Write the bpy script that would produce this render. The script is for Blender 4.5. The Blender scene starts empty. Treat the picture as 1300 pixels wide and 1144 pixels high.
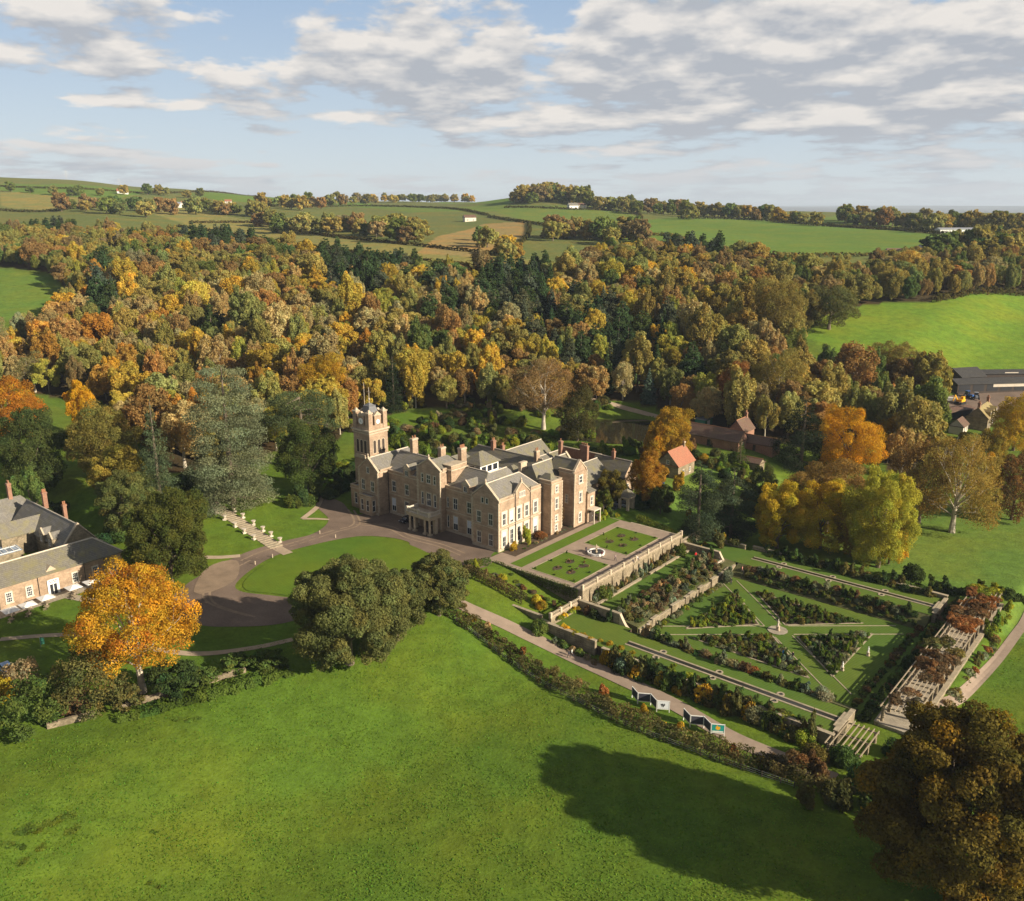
import bpy, bmesh, math, random
import numpy as np
from mathutils import Vector, Matrix

sc = bpy.context.scene
col = sc.collection

# ------------------------------------------------------------------ camera, sky, sun, exposure
CAM_H = 86.0
FPX = 1110.0
PITCH = math.atan((572 - 262) / FPX)
cd = bpy.data.cameras.new("camera")
cam = bpy.data.objects.new("camera", cd)
col.objects.link(cam)
cam.location = (0, 0, CAM_H)
cam.rotation_euler = (math.pi / 2 - PITCH, 0, 0)
cd.sensor_fit = 'HORIZONTAL'
cd.sensor_width = 36.0
cd.lens = 36.0 * FPX / 1300.0
cd.clip_start = 1.0
cd.clip_end = 90000.0
sc.camera = cam

SUN_DIR = Vector((0.88, -0.475, 0.0)).normalized()
SUN_EL = math.radians(24.0)
ld = bpy.data.lights.new("sun", 'SUN')
ld.energy = 5.0
ld.angle = math.radians(0.5)
ld.color = (1.0, 0.89, 0.72)
sun = bpy.data.objects.new("sun", ld)
col.objects.link(sun)
sun.location = (200, -150, 300)
sv = Vector((SUN_DIR.x * math.cos(SUN_EL), SUN_DIR.y * math.cos(SUN_EL), math.sin(SUN_EL)))
sun.rotation_euler = sv.to_track_quat('Z', 'Y').to_euler()

sc.view_settings.view_transform = 'Standard'
sc.view_settings.look = 'None'
sc.view_settings.gamma = 1.0
sc.view_settings.exposure = 0.8
sc.render.engine = 'CYCLES'
sc.cycles.max_bounces = 5
sc.cycles.diffuse_bounces = 2
sc.cycles.transmission_bounces = 2
sc.cycles.transparent_max_bounces = 4
sc.cycles.volume_bounces = 0
sc.cycles.use_denoising = True

world = bpy.data.worlds.new("World")
sc.world = world
world.use_nodes = True


class NT:
    """short-hand for shader node trees"""
    def __init__(s, tree):
        s.t = tree
        tree.nodes.clear()

    def n(s, kind, **kw):
        nd = s.t.nodes.new(kind)
        for k, v in kw.items():
            setattr(nd, k, v)
        return nd

    def put(s, sock, v):
        if isinstance(v, bpy.types.NodeSocket):
            s.t.links.new(v, sock)
        elif v is not None:
            if isinstance(v, (tuple, list)) and sock.type == 'RGBA' and len(v) == 3:
                v = (*v, 1.0)
            sock.default_value = v

    def math(s, op, a, b=None, c=None, clamp=False):
        nd = s.n('ShaderNodeMath', operation=op, use_clamp=clamp)
        s.put(nd.inputs[0], a); s.put(nd.inputs[1], b)
        if c is not None: s.put(nd.inputs[2], c)
        return nd.outputs[0]

    def vmath(s, op, a, b=None):
        nd = s.n('ShaderNodeVectorMath', operation=op)
        s.put(nd.inputs[0], a); s.put(nd.inputs[1], b)
        return nd.outputs['Value'] if op in ('DOT_PRODUCT', 'LENGTH') else nd.outputs[0]

    def noise(s, vec, scale, detail=4, rough=0.55, dims='3D', dist=0.0):
        nd = s.n('ShaderNodeTexNoise', noise_dimensions=dims)
        if vec is not None: s.put(nd.inputs['Vector'], vec)
        nd.inputs['Scale'].default_value = scale
        nd.inputs['Detail'].default_value = detail
        nd.inputs['Roughness'].default_value = rough
        nd.inputs['Distortion'].default_value = dist
        return nd.outputs[0]

    def mix(s, f, a, b, mode='MIX'):
        nd = s.n('ShaderNodeMix', data_type='RGBA', blend_type=mode)
        s.put(nd.inputs[0], f); s.put(nd.inputs[6], a); s.put(nd.inputs[7], b)
        return nd.outputs[2]

    def ramp(s, f, stops):
        nd = s.n('ShaderNodeValToRGB')
        el = nd.color_ramp.elements
        while len(el) < len(stops): el.new(0.5)
        for e, (p, c) in zip(el, stops):
            e.position = p
            e.color = (*c, 1.0) if not isinstance(c, (int, float)) else (c, c, c, 1.0)
        s.put(nd.inputs[0], f)
        return nd.outputs[0]

    def mapr(s, v, a, b, c, d, smooth=False):
        nd = s.n('ShaderNodeMapRange')
        if smooth: nd.interpolation_type = 'SMOOTHSTEP'
        s.put(nd.inputs[0], v)
        for i, x in enumerate((a, b, c, d)): nd.inputs[i + 1].default_value = x
        return nd.outputs[0]


def build_sky():
    t = NT(world.node_tree)
    out = t.n('ShaderNodeOutputWorld')
    bg = t.n('ShaderNodeBackground')
    sky = t.n('ShaderNodeTexSky', sky_type='NISHITA')
    sky.sun_disc = False
    sky.sun_elevation = SUN_EL
    sky.sun_rotation = math.atan2(SUN_DIR.x, SUN_DIR.y)
    sky.altitude = 100
    sky.air_density = 1.0
    sky.dust_density = 0.6
    sky.ozone_density = 2.0
    tc = t.n('ShaderNodeTexCoord')
    d = tc.outputs['Generated']
    sx = t.n('ShaderNodeSeparateXYZ'); t.put(sx.inputs[0], d)
    x, y, z = sx.outputs
    el = t.math('MAXIMUM', z, 0.0)
    az = t.math('ARCTAN2', x, y)

    PB = []
    for (a0, e0, wa, we, k) in BLOBS:
        q = t.math('MULTIPLY_ADD', az, 1 / wa, -a0 / wa)
        PB.append(t.math('MULTIPLY', q, q))

    def dens(dz):
        zz = t.math('ADD', el, dz)
        cv = t.n('ShaderNodeCombineXYZ')
        t.put(cv.inputs[0], t.math('MULTIPLY', az, 4.6))
        t.put(cv.inputs[1], t.math('MULTIPLY', t.math('LOGARITHM', t.math('ADD', zz, 0.05), 2.718), 2.7))
        cv.inputs[2].default_value = 3.7
        n1 = t.noise(cv.outputs[0], 2.7, 5, 0.5)
        nb = t.noise(cv.outputs[0], 6.5, 4, 0.55)
        bil = t.math('ABSOLUTE', t.math('SUBTRACT', t.math('MULTIPLY', nb, 2.0), 1.0))
        puff = t.math('MULTIPLY', t.math('SUBTRACT', 0.18, bil), 0.15)
        n2 = t.noise(cv.outputs[0], 0.7, 2, 0.5)
        s = t.math('ADD', t.math('MULTIPLY', n1, 0.72), t.math('MULTIPLY_ADD', n2, 0.28, -0.004))
        # more cloud to the right, as over the plain, and the single big clouds
        s = t.math('ADD', s, t.mapr(az, -0.30, 0.35, -0.008, 0.022))
        s = t.math('ADD', s, t.mapr(zz, 0.0, 0.07, 0.05, 0.0))
        for p, (a0, e0, wa, we, k) in zip(PB, BLOBS):
            q = t.math('MULTIPLY_ADD', zz, 1 / we, -e0 / we)
            g = t.math('POWER', 0.368, t.math('MULTIPLY_ADD', q, q, p))
            s = t.math('MULTIPLY_ADD', g, k * 1.45, s)
        return t.math('ADD', s, puff), t.math('MULTIPLY_ADD', puff, 0.45, s)
    s0, f0 = dens(0.0)
    _, f1 = dens(0.016)
    cover = t.mapr(s0, 0.48, 0.60, 0.0, 1.0, True)
    thick = t.mapr(s0, 0.52, 0.74, 0.0, 1.0)
    lit = t.mapr(t.math('SUBTRACT', f0, f1), -0.07, 0.12, 0.0, 1.0)
    lit = t.math('SUBTRACT', lit, t.math('MULTIPLY', thick, 0.12), clamp=True)
    ccol = t.mix(lit, CLOUD_DARK, CLOUD_LIT)
    # clouds far off sink into the pale air
    far = t.mapr(el, 0.0, 0.10, 0.85, 0.0, True)
    air = t.mix(t.mapr(el, 0.0, 0.24, 0.0, 1.0), SKY_LOW, SKY_HIGH)
    ccol = t.mix(far, ccol, CLOUD_FAR)
    air = t.mix(t.mapr(el, 0.215, 0.32, 0.0, 1.0, True), air, SKY_ZENITH)
    base = t.mix(0.85, sky.outputs[0], air)
    fin = t.mix(t.math('MULTIPLY', cover, t.mapr(el, 0.0, 0.04, 0.5, 0.95)), base, ccol)
    t.put(bg.inputs[0], fin)
    bg.inputs[1].default_value = SKY_STRENGTH
    t.put(out.inputs[0], bg.outputs[0])


SKY_STRENGTH = 0.07
SKY_LOW = (5.7, 6.25, 6.6)
SKY_HIGH = (2.7, 3.85, 5.6)
SKY_ZENITH = (0.3, 0.45, 0.75)
CLOUD_LIT = (7.3, 6.85, 6.35)
CLOUD_DARK = (3.75, 3.95, 4.3)
CLOUD_FAR = (4.35, 4.6, 5.0)


def az_el(u, v):
    px, py = (u - 650) / FPX, (v - 572) / FPX
    S, C = math.sin(PITCH), math.cos(PITCH)
    X, Y, Z = px, C - py * S, -S - py * C
    L = math.sqrt(X * X + Y * Y + Z * Z)
    return math.atan2(X, Y), Z / L


BLOBS = []
for (u, v, wu, wv, k) in [(195, 15, 30, 18, .12), (285, 25, 50, 10, .08), (370, 122, 45, 11, .09), (235, 135, 22, 8, .10), (365, 168, 40, 6, .09), (215, 205, 70, 6, .08), (340, 210, 22, 4, .09), (780, 190, 90, 7, .07), (560, 130, 70, 14, .09), (1000, 160, 160, 14, .07), (1000, 20, 70, 22, .06),
                          (550, 62, 150, 38, .13), (125, 70, 45, 20, .12), (150, 130, 60, 10, .12), (420, 75, 60, 30, .08),
                          (830, 40, 130, 50, .10), (1050, 70, 220, 55, .10), (1240, 40, 90, 40, .10), (830, 130, 110, 20, .09),
                          (1150, 140, 200, 28, .08), (660, 165, 110, 8, .08), (120, 190, 80, 6, .09), (440, 150, 60, 9, .09),
                          (30, 40, 60, 22, .07), (120, 18, 80, 18, .08), (300, 30, 130, 28, -.09), (320, 190, 140, 20, -.06),
                          (700, 40, 35, 60, -.12), (600, 210, 300, 12, -.03), (60, 130, 60, 30, -.08)]:
    a0, e0 = az_el(u, v)
    BLOBS.append((a0, e0, wu / FPX, wv / FPX, k))
build_sky()


# ------------------------------------------------------------------ frames: camera pixels (1300 x 1144) and the garden's own axes
S_, C_ = math.sin(PITCH), math.cos(PITCH)
ANG = math.radians(-40.0)
AX, AY = math.cos(ANG), math.sin(ANG)
BX, BY = -AY, AX
OX, OY = 27.955, 165.495          # corner of the sunken square garden


def W(a, b, z=0.0):
    return Vector((OX + a * AX + b * BX, OY + a * AY + b * BY, z))


def to_ab(X, Y):
    return (X - OX) * AX + (Y - OY) * AY, (X - OX) * BX + (Y - OY) * BY


def P(u, v, z=0.0):
    x, y = (u - 650) / FPX, (v - 572) / FPX
    t = (CAM_H - z) / (S_ + y * C_)
    return Vector((x * t, (C_ - y * S_) * t, z))


def Q(p):
    Z = p[2] - CAM_H
    dep = p[1] * C_ - Z * S_
    return 650 + FPX * p[0] / dep, 572 - FPX * (p[1] * S_ + Z * C_) / dep, dep


# ------------------------------------------------------------------ the lie of the land
def sst(x, e0, e1):
    t = np.clip((np.asarray(x, float) - e0) / (e1 - e0), 0, 1)
    return t * t * (3 - 2 * t)


FAR_Y = [0, 262, 290, 320, 350, 400, 450, 500, 600, 700, 800, 1000, 1300, 1700, 2200, 2600, 3200, 4500, 8000, 15000, 20000, 26000, 60000]
FAR_Z = [0, 0, 1, 3.5, 8, 17, 26, 33, 42.5, 48.5, 52.5, 59, 67, 75, 80, 80, 66, 10, -12, 0, 55, 82, 82]
POND = [None]


def zt(X, Y):
    X = np.asarray(X, float); Y = np.asarray(Y, float)
    a, b = to_ab(X, Y)
    z = 6 * sst(-a, 2, 42)
    z = z - 1.5 * sst(a, 54.5, 58) * sst(b, -40, -8) * (1 - sst(b, 66, 120))
    z = z - 2.0 * sst(-b, 30, 100) * sst(a, -75, -50)
    z = z + 0.09 * np.clip(-85 - a, 0, 60) * sst(-b, 3, 12) * (1 - sst(-b, 42, 56))
    z = z + np.interp(Y, FAR_Y, FAR_Z)
    s = X / np.maximum(Y, 1)
    far = sst(Y, 700, 2000) * (1 - sst(Y, 2700, 4500))
    z = z + 54 * sst(-s, 0.12, 0.60) * far
    z = z + 9 * sst(-s, -0.16, 0.10) * far
    z = z - 5 * sst(s, 0.25, 0.5) * far
    z = z - 62 * sst(s, 0.17, 0.36) * sst(Y, 1480, 2300) * (1 - sst(Y, 3000, 4500))
    z = z + 22 * np.exp(-((X - 55) / 110) ** 2 - ((Y - 1500) / 260) ** 2)
    w = sst(Y, 550, 900) * (1 - sst(Y, 3000, 4500))
    z = z + w * (2.2 * np.sin(X / 83 + 1.1) * np.cos(Y / 140) + 1.5 * np.sin(X / 39 + Y / 77))
    z = z + sst(Y, 14000, 20000) * 25 * np.sin(X / 2600 + 0.7) * np.sin(X / 1100)
    w = 1 - sst(Y, 240, 300)
    z = z + w * 0.10 * np.sin(X / 7.3) * np.sin(Y / 9.1 + X / 15)
    if POND[0] is not None:
        px, py, pr, pz = POND[0]
        m = 1 - sst(np.hypot((X - px) / 1.25, Y - py), pr, pr + 12)
        z = z * (1 - m) + pz * m
    return z


_tt = np.concatenate([np.arange(60, 700, 1.0), 700 * 1.004 ** np.arange(0, 700)])


def G(u, v, off=0.0):
    """where the line of sight through a pixel of the photograph meets the ground"""
    x, y = (u - 650) / FPX, (v - 572) / FPX
    dx, dy, dz = x, C_ - y * S_, -S_ - y * C_
    L = math.sqrt(dx * dx + dy * dy)
    dx, dy, dz = dx / L, dy / L, dz / L
    h = CAM_H + dz * _tt - zt(dx * _tt, dy * _tt)
    k = np.argmax(h < 0)
    if h[k] >= 0:                      # above the skyline: stay at the crest of the hills
        k = int(np.argmin(h[:1000] / _tt[:1000]))
        t = _tt[k]
        return Vector((dx * t, dy * t, float(zt(dx * t, dy * t)) + off))
    k = max(k, 1)
    f = h[k - 1] / (h[k - 1] - h[k]) if h[k - 1] != h[k] else 0
    t = _tt[k - 1] + f * (_tt[k] - _tt[k - 1])
    X, Y = dx * t, dy * t
    return Vector((X, Y, float(zt(X, Y)) + off))


_p = P(790, 545, 8.0)
POND[0] = (_p.x, _p.y, 17.0, 7.6)


def inpoly(X, Y, poly):
    X = np.asarray(X); Y = np.asarray(Y)
    r = np.zeros(X.shape, bool)
    n = len(poly)
    for i in range(n):
        x0, y0 = poly[i][0], poly[i][1]
        x1, y1 = poly[(i + 1) % n][0], poly[(i + 1) % n][1]
        c = ((y0 > Y) != (y1 > Y)) & (X < (x1 - x0) * (Y - y0) / ((y1 - y0) if y1 != y0 else 1e-9) + x0)
        r ^= c
    return r


# ------------------------------------------------------------------ scene helpers
def tag(o, label=None, cat=None, group=None, kind=None):
    if label: o['label'] = label
    if cat: o['category'] = cat
    if group: o['group'] = group
    if kind: o['kind'] = kind
    return o


def thing(name, label, cat, loc=(0, 0, 0), rz=0.0, group=None, kind=None):
    o = bpy.data.objects.new(name, None)
    col.objects.link(o)
    o.empty_display_size = 0.5
    o.location = loc
    o.rotation_euler = (0, 0, rz)
    return tag(o, label, cat, group, kind)


def mesh_obj(name, me, parent=None, loc=None, rz=None, color=None):
    o = bpy.data.objects.new(name, me)
    col.objects.link(o)
    if parent is not None: o.parent = parent
    if loc is not None: o.location = loc
    if rz is not None: o.rotation_euler = (0, 0, rz)
    if color is not None: o.color = (*color, 1.0)
    return o


def copy_tree(o, parent=None):
    c = o.copy()
    col.objects.link(c)
    if parent is not None: c.parent = parent
    for ch in list(o.children):
        copy_tree(ch, c)
    return c


class MB:
    """collects faces in the frame (a, b, z) minus an origin; build() links them as one object"""
    def __init__(s, off=(0, 0, 0)):
        s.v = []; s.f = []; s.m = []; s.off = off

    def pt(s, p):
        s.v.append((p[0] - s.off[0], p[1] - s.off[1], p[2] - s.off[2]))
        return len(s.v) - 1

    def face(s, pts, m=0):
        s.f.append([s.pt(p) for p in pts]); s.m.append(m)

    def box(s, a0, b0, z0, a1, b1, z1, m=0, top=True, bottom=True):
        if a0 > a1: a0, a1 = a1, a0
        if b0 > b1: b0, b1 = b1, b0
        i = [s.pt(p) for p in ((a0, b0, z0), (a1, b0, z0), (a1, b1, z0), (a0, b1, z0), (a0, b0, z1), (a1, b0, z1), (a1, b1, z1), (a0, b1, z1))]
        fs = [(0, 1, 5, 4), (1, 2, 6, 5), (2, 3, 7, 6), (3, 0, 4, 7)]
        if top: fs.append((4, 5, 6, 7))
        if bottom: fs.append((3, 2, 1, 0))
        for f in fs:
            s.f.append([i[k] for k in f]); s.m.append(m)

    def frustum(s, ca, cb, z0, z1, w0, d0, w1, d1, m=0):
        i = []
        for (w, d, z) in ((w0, d0, z0), (w1, d1, z1)):
            for (p, q) in ((-1, -1), (1, -1), (1, 1), (-1, 1)):
                i.append(s.pt((ca + p * w / 2, cb + q * d / 2, z)))
        for f in [(0, 1, 5, 4), (1, 2, 6, 5), (2, 3, 7, 6), (3, 0, 4, 7), (4, 5, 6, 7), (3, 2, 1, 0)]:
            s.f.append([i[k] for k in f]); s.m.append(m)

    def prism(s, pts, d, m=0):
        """a flat outline pushed along vector d"""
        n = len(pts)
        lo = [s.pt(p) for p in pts]
        hi = [s.pt((p[0] + d[0], p[1] + d[1], p[2] + d[2])) for p in pts]
        s.f.append(lo[::-1]); s.m.append(m)
        s.f.append(hi); s.m.append(m)
        for i in range(n):
            j = (i + 1) % n
            s.f.append([lo[i], lo[j], hi[j], hi[i]]); s.m.append(m)

    def tube(s, p0, p1, r0, r1=None, n=8, m=0, caps=True):
        r1 = r0 if r1 is None else r1
        p0 = Vector(p0); p1 = Vector(p1)
        d = (p1 - p0)
        if d.length < 1e-6: return
        d.normalize()
        u = d.orthogonal().normalized(); w = d.cross(u)
        A = []; Bv = []
        for k in range(n):
            an = 2 * math.pi * k / n
            e = u * math.cos(an) + w * math.sin(an)
            A.append(s.pt(p0 + e * r0)); Bv.append(s.pt(p1 + e * r1))
        for k in range(n):
            j = (k + 1) % n
            s.f.append([A[k], A[j], Bv[j], Bv[k]]); s.m.append(m)
        if caps:
            s.f.append(A[::-1]); s.m.append(m)
            s.f.append(Bv); s.m.append(m)

    def lathe(s, c, prof, n=12, m=0):
        rings = []
        for (r, z) in prof:
            rings.append([s.pt((c[0] + r * math.cos(2 * math.pi * k / n), c[1] + r * math.sin(2 * math.pi * k / n), c[2] + z)) for k in range(n)])
        for i in range(len(rings) - 1):
            for k in range(n):
                j = (k + 1) % n
                s.f.append([rings[i][k], rings[i][j], rings[i + 1][j], rings[i + 1][k]]); s.m.append(m)
        s.f.append(rings[0][::-1]); s.m.append(m)
        s.f.append(rings[-1]); s.m.append(m)

    def roof(s, a0, b0, a1, b1, ze, zr, axis='b', hip0=0.0, hip1=0.0, m=0, t=0.22):
        """closed pitched roof, ridge along axis; hip0/hip1 pull the ridge ends in"""
        if axis == 'b':
            mid = (a0 + a1) / 2
            r0 = (mid, b0 + hip0, zr); r1 = (mid, b1 - hip1, zr)
            e = [(a0, b0, ze), (a1, b0, ze), (a1, b1, ze), (a0, b1, ze)]
            fs = [[e[1], e[2], r1, r0], [e[3], e[0], r0, r1], [e[0], e[1], r0], [e[2], e[3], r1]]
        else:
            mid = (b0 + b1) / 2
            r0 = (a0 + hip0, mid, zr); r1 = (a1 - hip1, mid, zr)
            e = [(a0, b0, ze), (a1, b0, ze), (a1, b1, ze), (a0, b1, ze)]
            fs = [[e[0], e[1], r1, r0], [e[2], e[3], r0, r1], [e[3], e[0], r0], [e[1], e[2], r1]]
        if hip1 == 0: fs.pop(3)
        if hip0 == 0: fs.pop(2)
        for f in fs: s.face(f, m)
        lo = [(p[0], p[1], ze - t) for p in e]
        s.face([lo[3], lo[2], lo[1], lo[0]], m)
        for i in range(4):
            j = (i + 1) % 4
            s.face([lo[i], lo[j], e[j], e[i]], m)

    def mesh(s, name, mats):
        me = bpy.data.meshes.new(name)
        me.from_pydata(s.v, [], s.f)
        for m in (mats if isinstance(mats, (list, tuple)) else [mats]):
            me.materials.append(m)
        if any(s.m):
            me.polygons.foreach_set('material_index', s.m)
        me.update()
        return me

    def build(s, name, mats, parent=None, loc=None, rz=None):
        return mesh_obj(name, s.mesh(name, mats), parent, loc, rz)


# ------------------------------------------------------------------ materials
def new_mat(name):
    m = bpy.data.materials.new(name)
    m.use_nodes = True
    return m, NT(m.node_tree)


def finish(m, t, color, rough=0.85, bump=None, bump_d=0.05, bump_s=0.6, spec=0.25, metal=0.0):
    out = t.n('ShaderNodeOutputMaterial')
    b = t.n('ShaderNodeBsdfPrincipled')
    t.put(b.inputs['Base Color'], color)
    t.put(b.inputs['Roughness'], rough)
    b.inputs['Specular IOR Level'].default_value = spec
    b.inputs['Metallic'].default_value = metal
    if bump is not None:
        bn = t.n('ShaderNodeBump')
        bn.inputs['Strength'].default_value = bump_s
        bn.inputs['Distance'].default_value = bump_d
        t.put(bn.inputs['Height'], bump)
        t.put(b.inputs['Normal'], bn.outputs[0])
    t.put(out.inputs[0], b.outputs[0])
    return m


def pos(t):
    return t.n('ShaderNodeNewGeometry').outputs['Position']


def plain(name, c, rough=0.8, var=0.18, scale=1.5, bump_d=0.02, spec=0.25, metal=0.0, fine=6.0):
    m, t = new_mat(name)
    p = pos(t)
    n = t.noise(p, scale, 5, 0.6)
    k = t.mapr(n, 0.25, 0.75, 1 - var, 1 + var)
    n2 = t.noise(p, scale * fine, 3, 0.6)
    k = t.math('MULTIPLY', k, t.mapr(n2, 0.25, 0.75, 1 - var * 0.6, 1 + var * 0.6))
    c1 = t.n('ShaderNodeCombineXYZ')
    for i in range(3): t.put(c1.inputs[i], k)
    return finish(m, t, t.mix(1.0, (*c, 1), c1.outputs[0], 'MULTIPLY'), rough, n2, bump_d, 0.5, spec, metal)


def stone(name, c1, c2, mortar, bw=0.75, bh=0.32, stain=0.35):
    """coursed stone, laid level whichever way a wall runs"""
    m, t = new_mat(name)
    p = pos(t)
    sp = t.n('ShaderNodeSeparateXYZ'); t.put(sp.inputs[0], p)
    cv = t.n('ShaderNodeCombineXYZ')
    t.put(cv.inputs[0], t.math('ADD', sp.outputs[0], t.math('MULTIPLY', sp.outputs[1], 0.9)))
    t.put(cv.inputs[1], sp.outputs[2])
    br = t.n('ShaderNodeTexBrick')
    t.put(br.inputs['Vector'], cv.outputs[0])
    t.put(br.inputs['Color1'], c1); t.put(br.inputs['Color2'], c2); t.put(br.inputs['Mortar'], mortar)
    br.inputs['Scale'].default_value = 1.0
    br.inputs['Mortar Size'].default_value = 0.018
    br.inputs['Brick Width'].default_value = bw
    br.inputs['Row Height'].default_value = bh
    n = t.noise(p, 0.45, 6, 0.65)
    n2 = t.noise(p, 4.0, 4, 0.6)
    st = t.mapr(n, 0.35, 0.7, 1.0 + stain * 0.4, 1.0 - stain)
    k = t.math('MULTIPLY', st, t.mapr(n2, 0.25, 0.75, 0.85, 1.15))
    cc = t.n('ShaderNodeCombineXYZ')
    for i in range(3): t.put(cc.inputs[i], k)
    colr = t.mix(1.0, br.outputs[0], cc.outputs[0], 'MULTIPLY')
    return finish(m, t, colr, 0.9, t.math('ADD', br.outputs['Fac'], t.math('MULTIPLY', n2, -0.6)), -0.04, 0.6, 0.15)


def slate(name, c1, c2, moss=(0.16, 0.14, 0.06), amt=0.5):
    m, t = new_mat(name)
    p = pos(t)
    sp = t.n('ShaderNodeSeparateXYZ'); t.put(sp.inputs[0], p)
    cv = t.n('ShaderNodeCombineXYZ')
    t.put(cv.inputs[0], t.math('ADD', sp.outputs[0], sp.outputs[1]))
    t.put(cv.inputs[1], sp.outputs[2])
    br = t.n('ShaderNodeTexBrick')
    t.put(br.inputs['Vector'], cv.outputs[0])
    t.put(br.inputs['Color1'], c1); t.put(br.inputs['Color2'], c2)
    t.put(br.inputs['Mortar'], tuple(x * 0.55 for x in c1))
    br.inputs['Scale'].default_value = 1.0
    br.inputs['Mortar Size'].default_value = 0.02
    br.inputs['Brick Width'].default_value = 0.45
    br.inputs['Row Height'].default_value = 0.26
    n = t.noise(p, 0.5, 6, 0.65)
    c = t.mix(t.mapr(n, 0.45, 0.68, 0, amt), br.outputs[0], moss)
    n2 = t.noise(p, 3.0, 4, 0.6)
    c = t.mix(t.mapr(n2, 0.55, 0.8, 0, 0.35), c, (0.30, 0.28, 0.22))
    return finish(m, t, c, 0.62, t.math('ADD', br.outputs['Fac'], n2), -0.03, 0.5, 0.4)


M = {}
M['pink_stone'] = stone('pink_stone', (0.45, 0.318, 0.212), (0.35, 0.245, 0.162), (0.39, 0.30, 0.215))
M['dress_stone'] = plain('dressed_stone', (0.46, 0.37, 0.26), 0.85, 0.25, 0.8)
M['pale_stone'] = plain('pale_stone', (0.57, 0.49, 0.385), 0.8, 0.12, 0.8)
M['garden_stone'] = stone('garden_stone', (0.36, 0.285, 0.19), (0.24, 0.195, 0.125), (0.20, 0.16, 0.10), 0.5, 0.22, 0.5)
M['coping'] = plain('coping_stone', (0.36, 0.295, 0.20), 0.85, 0.3, 1.2)
M['slate'] = slate('slate_roof', (0.165, 0.152, 0.135), (0.225, 0.205, 0.175))
M['old_slate'] = slate('mossy_slate', (0.15, 0.135, 0.11), (0.20, 0.18, 0.14), (0.20, 0.175, 0.075), 0.8)
M['red_tile'] = slate('red_tile', (0.42, 0.16, 0.085), (0.33, 0.125, 0.07), (0.30, 0.17, 0.09), 0.3)
M['brown_tile'] = slate('brown_tile', (0.16, 0.085, 0.055), (0.12, 0.07, 0.05), (0.14, 0.11, 0.05), 0.4)
M['gold_tile'] = slate('lichen_tile', (0.30, 0.22, 0.09), (0.25, 0.18, 0.08), (0.33, 0.28, 0.08), 0.6)
M['brick'] = stone('red_brick', (0.40, 0.15, 0.08), (0.30, 0.11, 0.06), (0.35, 0.25, 0.18), 0.24, 0.08, 0.25)
M['lead'] = plain('lead_sheet', (0.28, 0.29, 0.31), 0.45, 0.15, 0.6, spec=0.5)
M['white'] = plain('white_paint', (0.78, 0.76, 0.70), 0.5, 0.05, 1.0)
M['cream'] = plain('cream_render', (0.62, 0.56, 0.46), 0.8, 0.1, 0.6)
M['blind'] = plain('window_blind', (0.55, 0.58, 0.62), 0.7, 0.08, 0.6)
M['black_metal'] = plain('black_metal', (0.03, 0.03, 0.032), 0.5, 0.2, 2.0)
M['dark_wood'] = plain('dark_wood', (0.06, 0.045, 0.035), 0.8, 0.3, 2.0)
M['timber'] = plain('weathered_timber', (0.31, 0.245, 0.165), 0.85, 0.25, 1.5)
M['bark'] = plain('bark', (0.15, 0.115, 0.08), 0.95, 0.35, 1.2, 0.06)
M['pale_bark'] = plain('pale_bark', (0.42, 0.36, 0.27), 0.9, 0.3, 1.2, 0.04)
M['gravel'] = plain('pink_gravel', (0.30, 0.225, 0.165), 0.95, 0.16, 0.5, fine=20)
M['tarmac'] = plain('worn_drive', (0.170, 0.122, 0.090), 0.95, 0.32, 0.14, fine=25)
M['worn'] = plain('worn_patch', (0.25, 0.18, 0.12), 0.95, 0.25, 0.35, fine=20)
M['dark_roof'] = slate('dark_sheet_roof', (0.04, 0.038, 0.036), (0.055, 0.05, 0.046), (0.07, 0.06, 0.04), 0.4)
M['old_lead'] = plain('old_lead', (0.15, 0.15, 0.15), 0.55, 0.25, 0.8)
M['sandy'] = plain('sandy_gravel', (0.38, 0.29, 0.20), 0.95, 0.18, 0.4, fine=20)
M['paving'] = stone('paving', (0.40, 0.34, 0.25), (0.33, 0.28, 0.21), (0.25, 0.21, 0.15), 0.9, 0.6, 0.3)
M['bank'] = plain('bank_cover', (0.085, 0.085, 0.030), 0.95, 0.4, 0.6, 0.1, fine=8)
M['soil'] = plain('bed_soil', (0.075, 0.052, 0.032), 0.95, 0.3, 0.8, 0.06)
M['leaf_litter'] = plain('leaf_litter', (0.24, 0.145, 0.05), 0.95, 0.35, 0.35, 0.05, fine=12)
M['terracotta'] = plain('terracotta', (0.36, 0.17, 0.09), 0.85, 0.2, 1.5)
M['canvas'] = plain('parasol_canvas', (0.78, 0.73, 0.66), 0.8, 0.05, 1.0)
M['green_paint'] = plain('green_paint', (0.05, 0.20, 0.13), 0.5, 0.1, 1.0)
M['tyre'] = plain('tyre_rubber', (0.02, 0.02, 0.02), 0.9, 0.1, 2.0)
M['steel'] = plain('galvanised_steel', (0.42, 0.43, 0.44), 0.45, 0.1, 1.0, spec=0.5)
M['yellow_paint'] = plain('yellow_paint', (0.75, 0.38, 0.02), 0.45, 0.1, 1.0)


def obj_color_mat(name, rough=0.6, spec=0.3):
    """one material, the colour comes from each object"""
    m, t = new_mat(name)
    oi = t.n('ShaderNodeObjectInfo')
    n = t.noise(pos(t), 3.0, 3)
    k = t.mapr(n, 0.3, 0.7, 0.88, 1.12)
    cc = t.n('ShaderNodeCombineXYZ')
    for i in range(3): t.put(cc.inputs[i], k)
    return finish(m, t, t.mix(1.0, oi.outputs['Color'], cc.outputs[0], 'MULTIPLY'), rough, spec=spec)


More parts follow.
